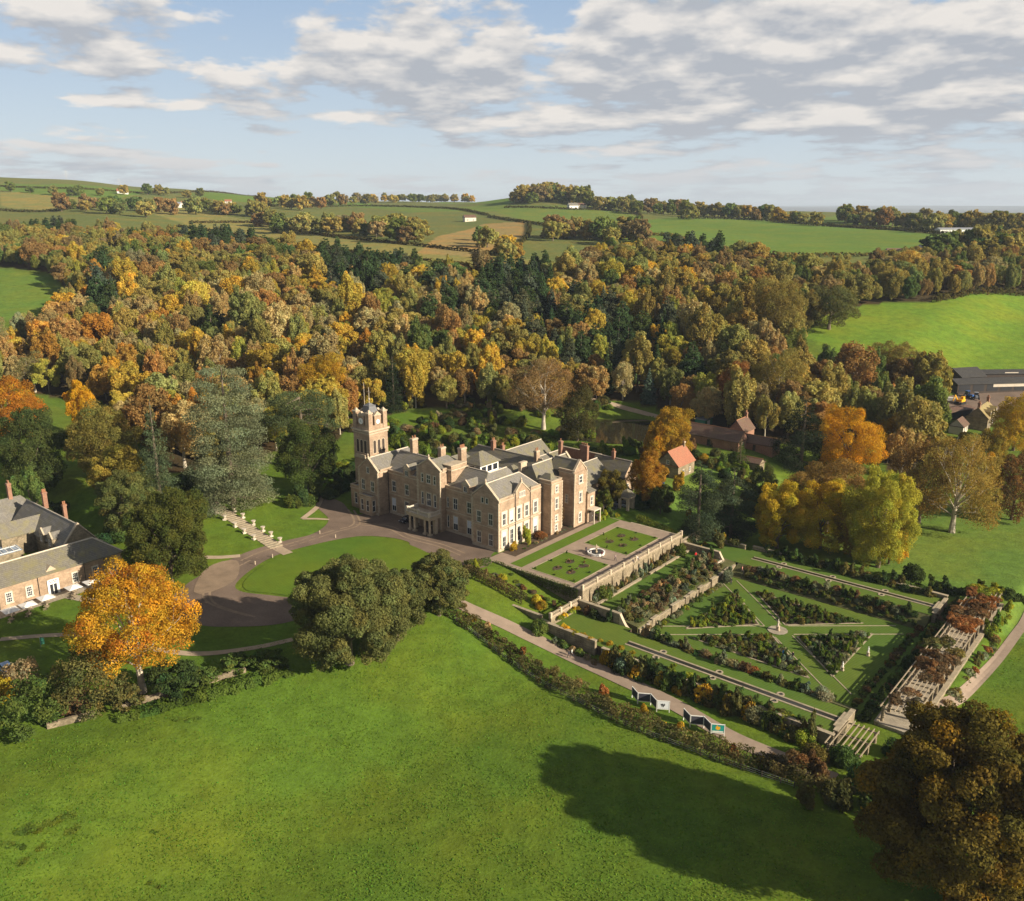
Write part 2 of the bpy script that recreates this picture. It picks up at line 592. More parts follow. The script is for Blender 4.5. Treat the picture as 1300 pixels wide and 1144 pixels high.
M['paint'] = obj_color_mat('car_paint', 0.3, 0.5)
M['cloth'] = obj_color_mat('cloth', 0.9, 0.1)
M['skin'] = plain('skin', (0.50, 0.30, 0.21), 0.6, 0.05)
M['hair'] = plain('hair', (0.07, 0.045, 0.03), 0.8, 0.2)
M['trousers'] = plain('dark_trousers', (0.045, 0.045, 0.06), 0.9, 0.15)
M['shoe'] = plain('shoe', (0.03, 0.025, 0.02), 0.7, 0.1)


def glass_mat(name, c, rough=0.08):
    m, t = new_mat(name)
    n = t.noise(pos(t), 0.8, 2)
    return finish(m, t, t.mix(t.mapr(n, 0.35, 0.65, 0, 1), c, tuple(x * 2.4 for x in c)), rough, n, 0.01, 0.3, 0.6)


M['glass'] = glass_mat('window_glass', (0.016, 0.018, 0.022))
M['roof_glass'] = glass_mat('roof_glass', (0.12, 0.15, 0.19), 0.15)


def water_mat():
    m, t = new_mat('pond_water')
    n = t.noise(pos(t), 0.7, 4)
    return finish(m, t, (0.030, 0.026, 0.014), 0.06, n, 0.05, 0.2, 0.5)


M['water'] = water_mat()


def foliage_mat(name='foliage', per_instance=False):
    m, t = new_mat(name)
    at = t.n('ShaderNodeAttribute', attribute_name='tint')
    oi = t.n('ShaderNodeAttribute', attribute_name='leaf_colour', attribute_type='INSTANCER') if per_instance else t.n('ShaderNodeObjectInfo')
    c = t.mix(1.0, at.outputs['Color'], oi.outputs['Color'], 'MULTIPLY')
    out = t.n('ShaderNodeOutputMaterial')
    d = t.n('ShaderNodeBsdfDiffuse')
    tr = t.n('ShaderNodeBsdfTranslucent')
    t.put(d.inputs[0], c)
    t.put(tr.inputs[0], t.mix(1.0, c, (1.15, 1.05, 0.6, 1), 'MULTIPLY'))
    mx = t.n('ShaderNodeMixShader')
    mx.inputs[0].default_value = 0.38
    t.put(mx.inputs[1], d.outputs[0]); t.put(mx.inputs[2], tr.outputs[0])
    t.put(out.inputs[0], mx.outputs[0])
    return m


M['foliage'] = foliage_mat()
M['foliage_many'] = foliage_mat('foliage_many', True)


def grass_mat(name, c, mow=None, patch=0.3, tint=False, bump=0.10):
    m, t = new_mat(name)
    p = pos(t)
    if tint:
        at = t.n('ShaderNodeAttribute', attribute_name='tint')
        base = at.outputs['Color']
    else:
        base = (*c, 1)
    n1 = t.noise(p, 0.035, 5, 0.6)
    n2 = t.noise(p, 0.30, 5, 0.65)
    n3 = t.noise(p, 1.7, 6, 0.72)
    k = t.math('MULTIPLY', t.mapr(n2, 0.25, 0.75, 1 - patch, 1 + patch), t.mapr(n3, 0.2, 0.8, 1 - patch, 1 + patch))
    if mow:
        w = t.n('ShaderNodeTexWave', wave_type='BANDS')
        mp = t.n('ShaderNodeMapping')
        mp.inputs['Rotation'].default_value = (0, 0, mow[0])
        t.put(mp.inputs['Vector'], p)
        t.put(w.inputs['Vector'], mp.outputs[0])
        w.inputs['Scale'].default_value = mow[1]
        w.inputs['Distortion'].default_value = 0.6
        k = t.math('MULTIPLY', k, t.mapr(w.outputs['Fac'], 0, 1, 0.92, 1.08))
    cc = t.n('ShaderNodeCombineXYZ')
    for i in range(3): t.put(cc.inputs[i], k)
    c1 = t.mix(1.0, base, cc.outputs[0], 'MULTIPLY')
    c2 = t.mix(1.0, c1, (1.5, 1.08, 0.9, 1), 'MULTIPLY')     # drier, yellower patches
    cf = t.mix(t.mapr(n1, 0.42, 0.66, 0, 0.8), c1, c2)
    out = finish(m, t, cf, 0.95, t.math('ADD', n3, t.math('MULTIPLY', n2, 1.5)), bump, 0.9, 0.08)
    return out


M['ground'] = grass_mat('ground_cover', None, tint=True, patch=0.27, bump=0.16)
M['lawn'] = grass_mat('lawn_grass', (0.082, 0.15, 0.016), (0.6, 0.5), 0.12, bump=0.03)
M['fine_lawn'] = grass_mat('garden_grass', (0.080, 0.140, 0.024), (0.9, 0.6), 0.10, bump=0.02)

# ------------------------------------------------------------------ ground: one sheet out to the horizon
C_FIELD = (0.086, 0.149, 0.016)
C_PASTURE = (0.115, 0.175, 0.034)
C_BRIGHT = (0.110, 0.185, 0.030)
C_PALE = (0.20, 0.20, 0.060)
C_TAN = (0.27, 0.205, 0.075)
C_OLIVE = (0.125, 0.150, 0.042)
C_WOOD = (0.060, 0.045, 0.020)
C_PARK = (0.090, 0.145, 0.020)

FIELDS = [  # outlines as seen in the photograph, each then lying on the ground
    ([(0, 233), (120, 236), (205, 243), (150, 252), (80, 250), (0, 242)], C_BRIGHT),
    ([(0, 242), (80, 250), (140, 256), (60, 268), (0, 262)], C_PALE),
    ([(165, 262), (230, 264), (330, 282), (440, 302), (560, 313), (680, 330), (760, 342), (600, 340), (420, 318), (250, 290)], C_PALE),
    ([(240, 246), (330, 249), (460, 254), (500, 266), (420, 262), (280, 256)], C_BRIGHT),
    ([(330, 262), (450, 262), (560, 265), (622, 275), (540, 300), (440, 297), (350, 283)], C_OLIVE),
    ([(440, 262), (620, 259), (660, 262), (640, 268), (520, 270)], C_PASTURE),
    ([(530, 322), (556, 300), (612, 285), (668, 281), (668, 300), (640, 316), (600, 326)], C_TAN),
    ([(640, 262), (700, 262), (790, 268), (812, 276), (750, 294), (670, 280), (630, 270)], C_PASTURE),
    ([(560, 250), (660, 254), (640, 262), (560, 258)], C_BRIGHT),
    ([(750, 300), (812, 280), (870, 276), (960, 279), (1030, 286), (1130, 292), (1235, 302), (1200, 320), (1080, 324), (980, 324), (880, 318)], C_BRIGHT),
    ([(1060, 272), (1110, 275), (1150, 286), (1120, 291), (1040, 284)], C_PASTURE),
    ([(1175, 290), (1300, 293), (1320, 304), (1240, 303)], C_BRIGHT),
    ([(1005, 412), (1060, 398), (1100, 386), (1190, 382), (1240, 372), (1330, 374), (1400, 480), (1180, 472), (1110, 470), (1050, 445)], (0.125, 0.21, 0.022)),
    ([(-80, 335), (0, 341), (45, 348), (86, 368), (60, 392), (20, 405), (-80, 412)], C_BRIGHT),
]
FPOLY = [([tuple(G(u, v)[:2]) for u, v in pl], c) for pl, c in FIELDS]
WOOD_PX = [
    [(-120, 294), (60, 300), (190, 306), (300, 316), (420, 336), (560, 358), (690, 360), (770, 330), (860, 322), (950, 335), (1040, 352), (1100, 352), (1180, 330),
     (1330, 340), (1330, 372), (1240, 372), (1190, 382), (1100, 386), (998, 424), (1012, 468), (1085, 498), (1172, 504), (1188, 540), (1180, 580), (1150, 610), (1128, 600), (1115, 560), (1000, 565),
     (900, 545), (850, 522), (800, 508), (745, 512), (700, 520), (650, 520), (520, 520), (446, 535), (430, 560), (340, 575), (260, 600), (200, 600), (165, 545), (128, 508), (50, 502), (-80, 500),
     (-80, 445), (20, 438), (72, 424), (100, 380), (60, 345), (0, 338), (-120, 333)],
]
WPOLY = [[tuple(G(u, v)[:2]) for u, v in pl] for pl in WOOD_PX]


def build_ground():
    us = np.arange(-420, 1721, 4.0)
    sl = (us - 650) / FPX
    ys = [40.0]
    while ys[-1] < 60000:
        y = ys[-1]
        ys.append(y * (1.008 if y < 300 else 1.011 if y < 1500 else 1.03))
    ys = np.array(ys)
    X = np.outer(ys, sl); Y = np.repeat(ys[:, None], len(sl), 1)
    Z = zt(X, Y)
    a, b = to_ab(X, Y)
    Z = Z - 0.6 * ((a > -0.5) & (a < 46) & (b > -3) & (b < 41))      # the sunken garden has its own floor
    nr, nc = X.shape
    co = np.stack([X, Y, Z], -1).reshape(-1, 3)
    i = np.arange(nr * nc).reshape(nr, nc)
    q = np.stack([i[:-1, :-1], i[:-1, 1:], i[1:, 1:], i[1:, :-1]], -1).reshape(-1, 4)
    c = np.zeros((nr, nc, 3)) + np.array(C_FIELD)
    mid = sst(Y, 262, 285)[..., None] * np.ones(3)
    c = c * (1 - mid) + np.array(C_PARK) * mid
    f = sst(Y, 560, 620)[..., None]
    c = c * (1 - f) + np.array(C_OLIVE) * f
    f = sst(Y, 3000, 5000)[..., None]
    c = c * (1 - f) + np.array((0.07, 0.075, 0.045)) * f
    pat = np.sin(X / 310 + 2 * np.sin(Y / 900)) * np.sin(Y / 520 + 1.5 * np.sin(X / 700)) + 0.5 * np.sin(X / 130) * np.sin(Y / 210)
    c = c * (1 + 0.4 * (pat * sst(Y, 2500, 4500))[..., None])
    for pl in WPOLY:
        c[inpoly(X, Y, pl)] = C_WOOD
    right = (b > 50) & (Y < 265)
    c[right] = C_BRIGHT
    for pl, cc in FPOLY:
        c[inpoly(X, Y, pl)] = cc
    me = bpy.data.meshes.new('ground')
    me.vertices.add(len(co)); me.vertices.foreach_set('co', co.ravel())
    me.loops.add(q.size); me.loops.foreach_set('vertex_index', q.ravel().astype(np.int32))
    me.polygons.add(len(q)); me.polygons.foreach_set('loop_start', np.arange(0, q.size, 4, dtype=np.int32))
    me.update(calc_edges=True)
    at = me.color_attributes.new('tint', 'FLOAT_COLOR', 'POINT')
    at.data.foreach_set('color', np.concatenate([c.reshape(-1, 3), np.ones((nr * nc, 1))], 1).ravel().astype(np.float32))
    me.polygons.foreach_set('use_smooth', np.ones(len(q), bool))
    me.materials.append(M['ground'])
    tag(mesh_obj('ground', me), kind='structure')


build_ground()


def sheet(name, pts, mat, off=0.06, step=2.0, z=None, thick=None, kind='structure', parent=None):
    """an area laid on the ground, cut fine enough to follow it (or at one level z)"""
    bm = bmesh.new()
    vs = [bm.verts.new((p[0], p[1], 0)) for p in pts]
    f = bm.faces.new(vs)
    if z is None:
        xs = [p[0] for p in pts]; ys = [p[1] for p in pts]
        for ax, lo, hi in ((0, min(xs), max(xs)), (1, min(ys), max(ys))):
            k = math.floor(lo / step) * step + step
            while k < hi:
                no = (1, 0, 0) if ax == 0 else (0, 1, 0)
                bmesh.ops.bisect_plane(bm, geom=bm.verts[:] + bm.edges[:] + bm.faces[:], plane_co=(k, k, 0), plane_no=no)
                k += step
        bmesh.ops.triangulate(bm, faces=bm.faces[:])
        bm.verts.ensure_lookup_table()
        n = len(bm.verts)
        zz = zt(np.array([v.co.x for v in bm.verts]), np.array([v.co.y for v in bm.verts])) + off
        for v, h in zip(bm.verts, zz): v.co.z = h
    else:
        bmesh.ops.triangulate(bm, faces=bm.faces[:])
        for v in bm.verts: v.co.z = z
    for fc in bm.faces:
        fc.normal_update()
        if fc.normal.z < 0: fc.normal_flip()
        fc.smooth = True
    me = bpy.data.meshes.new(name)
    bm.to_mesh(me); bm.free()
    me.materials.append(mat)
    o = mesh_obj(name, me, parent)
    if kind: tag(o, kind=kind)
    return o


def smooth_line(pts, step=1.5, closed=False):
    """Catmull-Rom through points, evenly sampled"""
    p = [Vector((q[0], q[1])) for q in pts]
    n = len(p)
    out = []
    rng = range(n if closed else n - 1)
    for i in rng:
        if closed:
            p0, p1, p2, p3 = p[(i - 1) % n], p[i], p[(i + 1) % n], p[(i + 2) % n]
        else:
            p0, p1, p2, p3 = p[max(i - 1, 0)], p[i], p[i + 1], p[min(i + 2, n - 1)]
        k = max(2, int((p2 - p1).length / step))
        for j in range(k):
            t = j / k
            out.append(0.5 * ((2 * p1) + (p2 - p0) * t + (2 * p0 - 5 * p1 + 4 * p2 - p3) * t * t + (3 * p1 - p0 - 3 * p2 + p3) * t ** 3))
    if not closed: out.append(p[-1])
    return out


def strip(name, pts, width, mat, off=0.09, kind='structure', z=None):
    c = smooth_line(pts)
    mb = MB()
    rows = []
    for i, p in enumerate(c):
        d = (c[min(i + 1, len(c) - 1)] - c[max(i - 1, 0)])
        d.normalize()
        nrm = Vector((-d.y, d.x))
        w = width[0] + (width[1] - width[0]) * i / (len(c) - 1) if isinstance(width, tuple) else width
        rows.append([p + nrm * w * k for k in (-0.5, -0.17, 0.17, 0.5)])
    for r in rows:
        for q in r:
            mb.pt((q.x, q.y, float(zt(q.x, q.y)) + off if z is None else z))
    for i in range(len(rows) - 1):
        for k in range(3):
            mb.f.append([i * 4 + k + 1, i * 4 + k, i * 4 + 4 + k, i * 4 + 5 + k]); mb.m.append(0)
    o = mb.build(name, mat)
    if kind: tag(o, kind=kind)
    return o


def px(pts):
    return [G(u, v) for u, v in pts]


def ab(pts):
    return [W(a, b) for a, b in pts]


# drive, forecourt and lawns
DRIVE = [(-101, 2.5), (-90, -1.5), (-84, 7), (-50, 7), (-43, 0), (-40, -3.5), (-42, -8), (-56, -8), (-61, -9.5), (-64, -6.5), (-70, -7.3), (-77, -12), (-81, -22), (-82, -34),
         (-77, -46), (-72, -49.5), (-64, -46), (-54, -42), (-52, -51), (-60, -60), (-66, -63.5), (-78, -62), (-85, -52), (-88.5, -38), (-88.2, -27), (-87, -18), (-91, -10), (-100, -6), (-110, -2), (-111, 2.5)]
sheet('forecourt_drive', smooth_line(ab(DRIVE), closed=True), M['tarmac'], 0.07)
sheet('worn_gravel', smooth_line(px([(262, 722), (300, 712), (300, 735), (268, 752), (246, 752)]), closed=True), M['worn'], 0.12)
oval = ab([(-62, -7.6), (-71, -9.2), (-78, -16), (-80.3, -26), (-80, -36), (-76, -45), (-71, -48.3), (-64, -45), (-54, -41), (-48, -32), (-46, -20), (-52, -10)])
sheet('oval_lawn', smooth_line(oval, closed=True), M['lawn'], 0.11)
strip('lawn_path', px([(0, 812), (90, 806), (150, 815), (240, 830), (320, 823), (372, 812)]), 1.5, M['sandy'], 0.07)
strip('garden_drive', px([(545, 748), (590, 770), (650, 797), (720, 831), (800, 868), (860, 897), (930, 937), (1010, 970), (1060, 990)]), 3.6, M['gravel'], 0.10)
strip('field_path', [W(52.5, 2), W(54.8, 12), W(56.3, 17), W(58, 35), W(58.8, 53), W(59, 62), W(58, 80)], 2.0, M['gravel'], 0.10)
strip('park_path', px([(100, 503), (160, 498), (240, 506), (330, 500)]), 2.2, M['sandy'], 0.1)
strip('pond_path', px([(752, 507), (780, 514), (815, 524), (850, 532)]), 2.2, M['sandy'], 0.1)
strip('side_path', px([(168, 707), (215, 707), (270, 708), (305, 706)]), 1.6, M['sandy'], 0.09)
for k in (-1, 1):
    strip('wheel_track', [W(a + k * 0.75, b + k * 0.35) for a, b in [(-94, 0), (-84, -6.5), (-84.5, -14), (-85, -24), (-85.6, -36), (-81, -50), (-72, -56.5), (-60, -54.5)]], 0.55, M['worn'], 0.085)
    strip('wheel_track', [W(a, b + k * 0.8) for a, b in [(-84, -6), (-76, -2.6), (-67, -4), (-57, -2.8), (-49, -3.4)]], 0.5, M['worn'], 0.085)


# ------------------------------------------------------------------ foliage
def leaf_mesh(name, cen, nrm, size, tint, mats, rng, aspect=0.75, base=None, base_mat=None):
    """one small four-cornered spray of leaves per point"""
    n = len(cen)
    r = rng.normal(size=(n, 3))
    u = np.cross(nrm, r); u /= np.linalg.norm(u, axis=1)[:, None] + 1e-9
    w = np.cross(nrm, u)
    sz = np.asarray(size)
    sz = (sz if sz.ndim else np.full(n, float(sz))) * rng.uniform(0.6, 1.25, n)
    u = u * sz[:, None] * 0.5; w = w * (sz * aspect)[:, None] * 0.5
    sk = rng.uniform(-0.35, 0.35, (n, 1))
    v = np.stack([cen - u - w + sk * u, cen + u * 0.9 - w, cen + u + w * 0.9, cen - u * 0.8 + w - sk * w], 1).reshape(-1, 3)
    me = bpy.data.meshes.new(name)
    me.vertices.add(4 * n); me.vertices.foreach_set('co', v.ravel().astype(np.float32))
    me.loops.add(4 * n); me.loops.foreach_set('vertex_index', np.arange(4 * n, dtype=np.int32))
    me.polygons.add(n); me.polygons.foreach_set('loop_start', np.arange(0, 4 * n, 4, dtype=np.int32))
    me.update(calc_edges=True)
    at = me.color_attributes.new('tint', 'FLOAT_COLOR', 'POINT')
    c = np.repeat(np.concatenate([tint, np.ones((n, 1))], 1), 4, 0)
    at.data.foreach_set('color', c.ravel().astype(np.float32))
    for m in (mats if isinstance(mats, (list, tuple)) else [mats]): me.materials.append(m)
    return me


def unit(rng, n, up=0.0):
    d = rng.normal(size=(n, 3)); d[:, 2] += up
    return d / np.linalg.norm(d, axis=1)[:, None]


def lobes_points(lob, n, rng, shell=0.25, jit=0.55, up=0.25, flat=None):
    """points scattered through the outer shell of many lobes (c, r) and the way each faces"""
    c = np.array([l[0] for l in lob]); r = np.array([l[1] for l in lob])
    area = (r[:, 0] * r[:, 1] + r[:, 1] * r[:, 2] + r[:, 0] * r[:, 2])
    k = rng.choice(len(lob), n * 2, p=area / area.sum())
    d = unit(rng, len(k), up)
    rad = 1 - shell * rng.random(len(k)) ** 1.5 + 0.10 * rng.normal(size=len(k))
    p = c[k] + d * r[k] * rad[:, None]
    keep = np.ones(len(p), bool)
    for j in range(len(lob)):         # nothing deep inside a neighbouring lobe
        q = (p - c[j]) / r[j]
        keep &= ~(((q * q).sum(1) < 0.42) & (k != j))
    p, d, k = p[keep][:n], d[keep][:n], k[keep][:n]
    nn = d / r[k]; nn /= np.linalg.norm(nn, axis=1)[:, None]
    nn = nn + jit * rng.normal(size=nn.shape); nn /= np.linalg.norm(nn, axis=1)[:, None]
    return p, nn, k


def tints(k, nl, rng, var=0.14, hue=0.08, leaf=0.11, acc=None):
    """colour differences from bough to bough and from leaf to leaf"""
    a = 1 + var * rng.normal(size=nl); h = hue * rng.normal(size=nl)
    t = np.stack([a * (1 + h), a, a * (1 - h * 0.5)], 1)[k]
    t = t * (1 + leaf * rng.normal(size=(len(k), 1)))
    if acc is not None:
        colr, share = acc
        m = (rng.random(nl) < share)[k] & (rng.random(len(k)) < 0.75)
        t[m] *= np.array(colr)
    return np.clip(t, 0.25, 2.2)


def crown_lobes(R, H, z0, rng, n1=16, n2=7, shape='round', stretch=1.0):
    """boughs on an uneven envelope, smaller sprays on each bough; crown from z0 to z0+H"""
    out = []; boughs = []
    zc = z0 + H * 0.5
    for i in range(n1):
        t = (i + 0.5) / n1
        zz = 1 - 1.85 * t ** (1.0 if shape != 'dome' else 0.8)
        an = i * 2.399963 + rng.uniform(-0.3, 0.3)
        rr = math.sqrt(max(0.02, 1 - zz * zz))
        if zz < 0: rr = max(rr, (0.97 if z0 < 0.08 * H else 0.86) + 0.22 * zz)
        if shape == 'egg': rr *= 1.0 - 0.35 * max(zz, 0)
        if shape == 'tall': rr *= 0.9
        e = rng.uniform(0.52, 0.74)
        br = rng.uniform(0.28, 0.46) * min(1.0, (17 / n1) ** 0.4)
        c = np.array([math.cos(an) * rr * R * e, math.sin(an) * rr * R * e, zc + zz * H * 0.5 * rng.uniform(0.60, 0.76) * (1.28 if zz < 0 and z0 < 0.08 * H else 1.0)])
        r = np.array([R, R, H * 0.5 * 0.85 * stretch]) * br * (1 - 0.18 * (stretch - 1)) * rng.uniform(0.8, 1.2)
        boughs.append((c, r))
        for j in range(n2):
            d = unit(rng, 1, 0.35)[0]
            o = d.copy(); o[:2] += 0.6 * np.array([math.cos(an), math.sin(an)]); o /= np.linalg.norm(o)
            q = rng.uniform(0.30, 0.5)
            out.append((c + o * r * rng.uniform(0.62, 0.95), r * q))
        out.append((c, r * 0.8))
    return out, boughs


def trunk_mesh(name, H, r0, boughs, rng, mat, lean=0.0, nb=9, zf=0.3, twigs=0, top=None):
    mb = MB()
    path = [Vector((0, 0, -0.8))]
    th = top if top else H * 0.62
    for i in range(1, 6):
        t = i / 5
        path.append(Vector((rng.normal() * 0.02 * H * t + lean * t, rng.normal() * 0.02 * H * t, th * t)))
    rad = [r0 * 1.5, r0 * 0.95, r0 * 0.85, r0 * 0.7, r0 * 0.5, r0 * 0.32]
    for i in range(5): mb.tube(path[i], path[i + 1], rad[i], rad[i + 1], 8, caps=False)
    bs = list(boughs)
    rng.shuffle(bs)
    for (c, r) in bs[:nb]:
        c = Vector(c)
        t = min(max(zf + 0.5 * (c.z / H - 0.3), 0.22), 0.95)
        k = min(int(t * 5), 4)
        s = path[k].lerp(path[k + 1], t * 5 - k)
        mid = s.lerp(c, 0.5) + Vector((rng.normal() * 0.03 * H, rng.normal() * 0.03 * H, 0.03 * H))
        rb = r0 * rng.uniform(0.28, 0.42)
        mb.tube(s, mid, rb, rb * 0.65, 6, caps=False)
        mb.tube(mid, c, rb * 0.65, rb * 0.22, 6, caps=False)
        for j in range(twigs):
            e = c + Vector(unit(rng, 1, 0.7)[0] * r * 1.15)
            m2 = mid.lerp(c, rng.uniform(0.4, 1.0))
            mb.tube(m2, e, rb * 0.22, rb * 0.06, 4, caps=False)
    return mb.mesh(name, mat)


def broadleaf(seed, R, H, z0=None, n=6000, size=0.55, shape='round', n1=16, n2=7, dens=1.0, var=0.13, hue=0.08, acc=None, trunk_r=None, twigs=0, bark='bark', jit=0.55, nb=9, stretch=1.0):
    """unit-coloured crown and trunk meshes of a broadleaved tree"""
    rng = np.random.default_rng(seed)
    z0 = H * 0.16 if z0 is None else z0
    lob, bo = crown_lobes(R, H - z0, z0, rng, n1, n2, shape=shape, stretch=stretch)
    p, nn, k = lobes_points(lob, int(n * dens), rng, 0.35, jit)
    keep = p[:, 2] > z0 * 0.6
    p, nn, k = p[keep], nn[keep], k[keep]
    cm = leaf_mesh('crown', p, nn, size, tints(k, len(lob), rng, var, hue, acc=acc), M['foliage'], rng)
    tm = trunk_mesh('trunk', H, trunk_r or R * 0.055, bo, rng, M[bark], nb=nb, twigs=twigs)
    return cm, tm


def conifer(seed, R, H, n=5000, size=0.5, kind='fir', z0=None, rag=0.2):
    """whorls of drooping boughs round a straight stem"""
    rng = np.random.default_rng(seed)
    z0 = H * 0.08 if z0 is None else z0
    lob = []; bo = []
    if kind == 'fir':
        L = 15
        for i in range(L):
            t = i / (L - 1)
            rr = R * (1 - t) ** 0.85 + 0.25
            m = max(3, int(7 * (1 - t) + 3))
            for j in range(m):
                an = 2 * math.pi * (j + 0.5 * (i % 2)) / m + rng.uniform(-0.2, 0.2)
                e = rr * rng.uniform(0.45, 0.70) * (1 + rag * rng.normal())
                z = z0 + (H - z0) * t - e * 0.25
                lob.append((np.array([math.cos(an) * e, math.sin(an) * e, z]), np.array([rr * 0.42, rr * 0.42, max((H - z0) / L * 0.62, 0.3)])))
    elif kind == 'pine':
        L = 11
        for i in range(L):
            t = i / (L - 1)
            rr = R * (0.55 + 0.75 * math.sin(math.pi * min(t * 0.95 + 0.1, 1)) ** 0.8) * (1 - 0.45 * t)
            m = rng.integers(3, 6)
            for j in range(m):
                an = rng.uniform(0, 2 * math.pi)
                e = rr * rng.uniform(0.35, 0.85)
                z = z0 + (H - z0) * (t + rng.uniform(-0.03, 0.03))
                lob.append((np.array([math.cos(an) * e, math.sin(an) * e, z]), np.array([rr * 0.42, rr * 0.42, rr * 0.27])))
    elif kind == 'umbrella':       # flat spreading top on a bare stem
        for i in range(5):
            t = i / 4
            rr = R * (1.0 - 0.35 * t)
            for j in range(11 - i):
                an = rng.uniform(0, 6.28); e = rr * rng.uniform(0.1, 0.85) ** 0.7
                lob.append((np.array([math.cos(an) * e, math.sin(an) * e, H * (0.66 + 0.32 * t) - 0.05 * e]), np.array([R * 0.3, R * 0.3, 0.7 + R * 0.06])))
    elif kind == 'cedar':          # drooping shelves
        L = 12
        for i in range(L):
            t = i / (L - 1)
            rr = R * (1.04 - 0.44 * t ** 2) * rng.uniform(0.78, 1.14)
            m = int(13 - 6 * t)
            for j in range(m):
                an = 2 * math.pi * j / m + rng.uniform(-0.4, 0.4)
                e = rr * rng.uniform(0.45, 0.9)
                z = z0 + (H - z0) * (0.04 + 0.93 * t) - 0.16 * e + rng.uniform(-0.7, 0.7)
                q = rr * rng.uniform(0.26, 0.42)
                lob.append((np.array([math.cos(an) * e, math.sin(an) * e, z]), np.array([q, q, 0.45 + q * 0.30])))
    for l in lob[::3]: bo.append(l)
    p, nn, k = lobes_points(lob, n, rng, 0.5, 0.6, 0.35)
    cm = leaf_mesh('crown', p, nn, size, tints(k, len(lob), rng, 0.16, 0.05), M['foliage'], rng, 0.55)
    mb = MB()
    mb.tube((0, 0, -0.8), (0, 0, H * 0.5), R * 0.09, R * 0.06, 8, caps=False)
    mb.tube((0, 0, H * 0.5), (0, 0, H * 0.99), R * 0.06, R * 0.012, 6, caps=False)
    for c, r in bo[:14]:
        mb.tube((0, 0, c[2] + 0.1 * r[0]), c, R * 0.028, R * 0.01, 4, caps=False)
    return cm, mb.mesh('trunk', M['bark'])


def plant_tree(name, label, cat, loc, cm, tm, color, scale=1.0, rz=0.0, group=None, sz=None):
    o = thing(name, label, cat, loc, rz, group)
    o.scale = (scale, scale, sz or scale)
    mesh_obj('trunk', tm, o)
    mesh_obj('crown', cm, o, color=color)
    return o


# colours of leaves (what the leaf itself is)
RUST = (0.35, 0.225, 0.080); ORANGE = (0.47, 0.260, 0.050); GOLD = (0.49, 0.355, 0.056); YELLOW = (0.52, 0.33, 0.030)
YGREEN = (0.37, 0.350, 0.064); OLIVE = (0.285, 0.275, 0.078); GREEN = (0.15, 0.190, 0.048); DGREEN = (0.038, 0.062, 0.018)
TAN = (0.44, 0.345, 0.145); BROWN = (0.30, 0.215, 0.090); BLUEG = (0.125, 0.155, 0.095); PINEG = (0.062, 0.100, 0.036)
BRONZE = (0.33, 0.275, 0.078); BRIGHTG = (0.15, 0.22, 0.030)


def by_px(u, vb, wpx, vt, g=None):
    """ground point, crown radius and height of a tree whose foot, width and top the photo shows"""
    g = G(u, vb) if g is None else g
    _, _, dep = Q(g)
    R = wpx / 2 * dep / FPX
    lo, hi = 0.0, 80.0
    for _ in range(40):
        m = (lo + hi) / 2
        if Q((g.x, g.y, g.z + m))[1] > vt: lo = m
        else: hi = m
    return g, R, lo


SEED = [100]


def big_tree(u, vb, wpx, vt, color, label, name='broadleaf_tree', n=14000, size=0.42, shape='round', z0=None, g=None, **kw):
    g, R, H = by_px(u, vb, wpx, vt, g)
    SEED[0] += 1
    H *= 0.96
    cm, tm = broadleaf(SEED[0], R * 0.93, H, z0=H * (0.1 if z0 is None else z0), n=int(n * 2.4), size=size * 0.64, shape=shape, **kw)
    return plant_tree(name, label, 'tree', g, cm, tm, color)


def big_conifer(u, vb, wpx, vt, color, label, kind, n=9000, size=0.42, g=None, z0=None, **kw):
    g, R, H = by_px(u, vb, wpx, vt, g)
    SEED[0] += 1
    cm, tm = conifer(SEED[0], R, H, int(n * 1.8), size * 0.75, kind, z0=None if z0 is None else H * z0, **kw)
    return plant_tree('conifer_tree', label, 'tree', g, cm, tm, color)


# the trees one can single out in the photograph, from the near edge to the wood
big_tree(1196, 1125, 262, 893, (0.140, 0.104, 0.021), 'huge bronze oak shading the near corner of the big green field', n=64000, size=0.46, z0=0.05, n1=40, n2=8, var=0.2, acc=((1.7, 1.4, 0.8), 0.2), g=P(1205, 1140, -0.5))
big_tree(1310, 1190, 150, 1000, (0.118, 0.088, 0.02), 'bronze oak cut off by the bottom right corner, right of the huge oak', n=22000, size=0.45, z0=0.06, n1=20, n2=8, g=P(1340, 1170, -0.5))
big_tree(444, 842, 178, 699, (0.150, 0.160, 0.050), 'large dark olive holm oak with dense round crown between oval lawn and field', n=64000, size=0.42, z0=0.02, n1=44, n2=8, var=0.13)
big_tree(505, 812, 88, 716, (0.140, 0.150, 0.048), 'smaller olive holm oak tucked against the right side of the large one', n=18000, size=0.40, z0=0.03, n1=18, n2=8, var=0.10)
big_tree(557, 781, 92, 699, (0.150, 0.158, 0.050), 'rounded olive holm oak at the corner where the gravel garden drive begins', n=24000, size=0.40, z0=0.02, n1=28, n2=8, var=0.10)
big_tree(181, 879, 170, 702, (0.53, 0.295, 0.026), 'bright orange beech with a pale bare trunk on the lawn below the stables', n=19000, size=0.38, z0=0.15, n1=34, n2=7, shape='egg', var=0.17, acc=((0.75, 0.55, 0.9), 0.2), bark='pale_bark', twigs=3, nb=16, hue=0.10)
big_tree(219, 748, 118, 613, (0.095, 0.108, 0.024), 'broad dark green evergreen oak beside the gravel where the drive turns', n=38000, size=0.40, z0=0.02, n1=24, n2=9, var=0.10)
big_tree(393, 630, 92, 528, (0.075, 0.100, 0.026), 'round dark green evergreen oak under the flat cedar left of the clock tower', n=18000, size=0.42, z0=0.06, n1=20, n2=8)
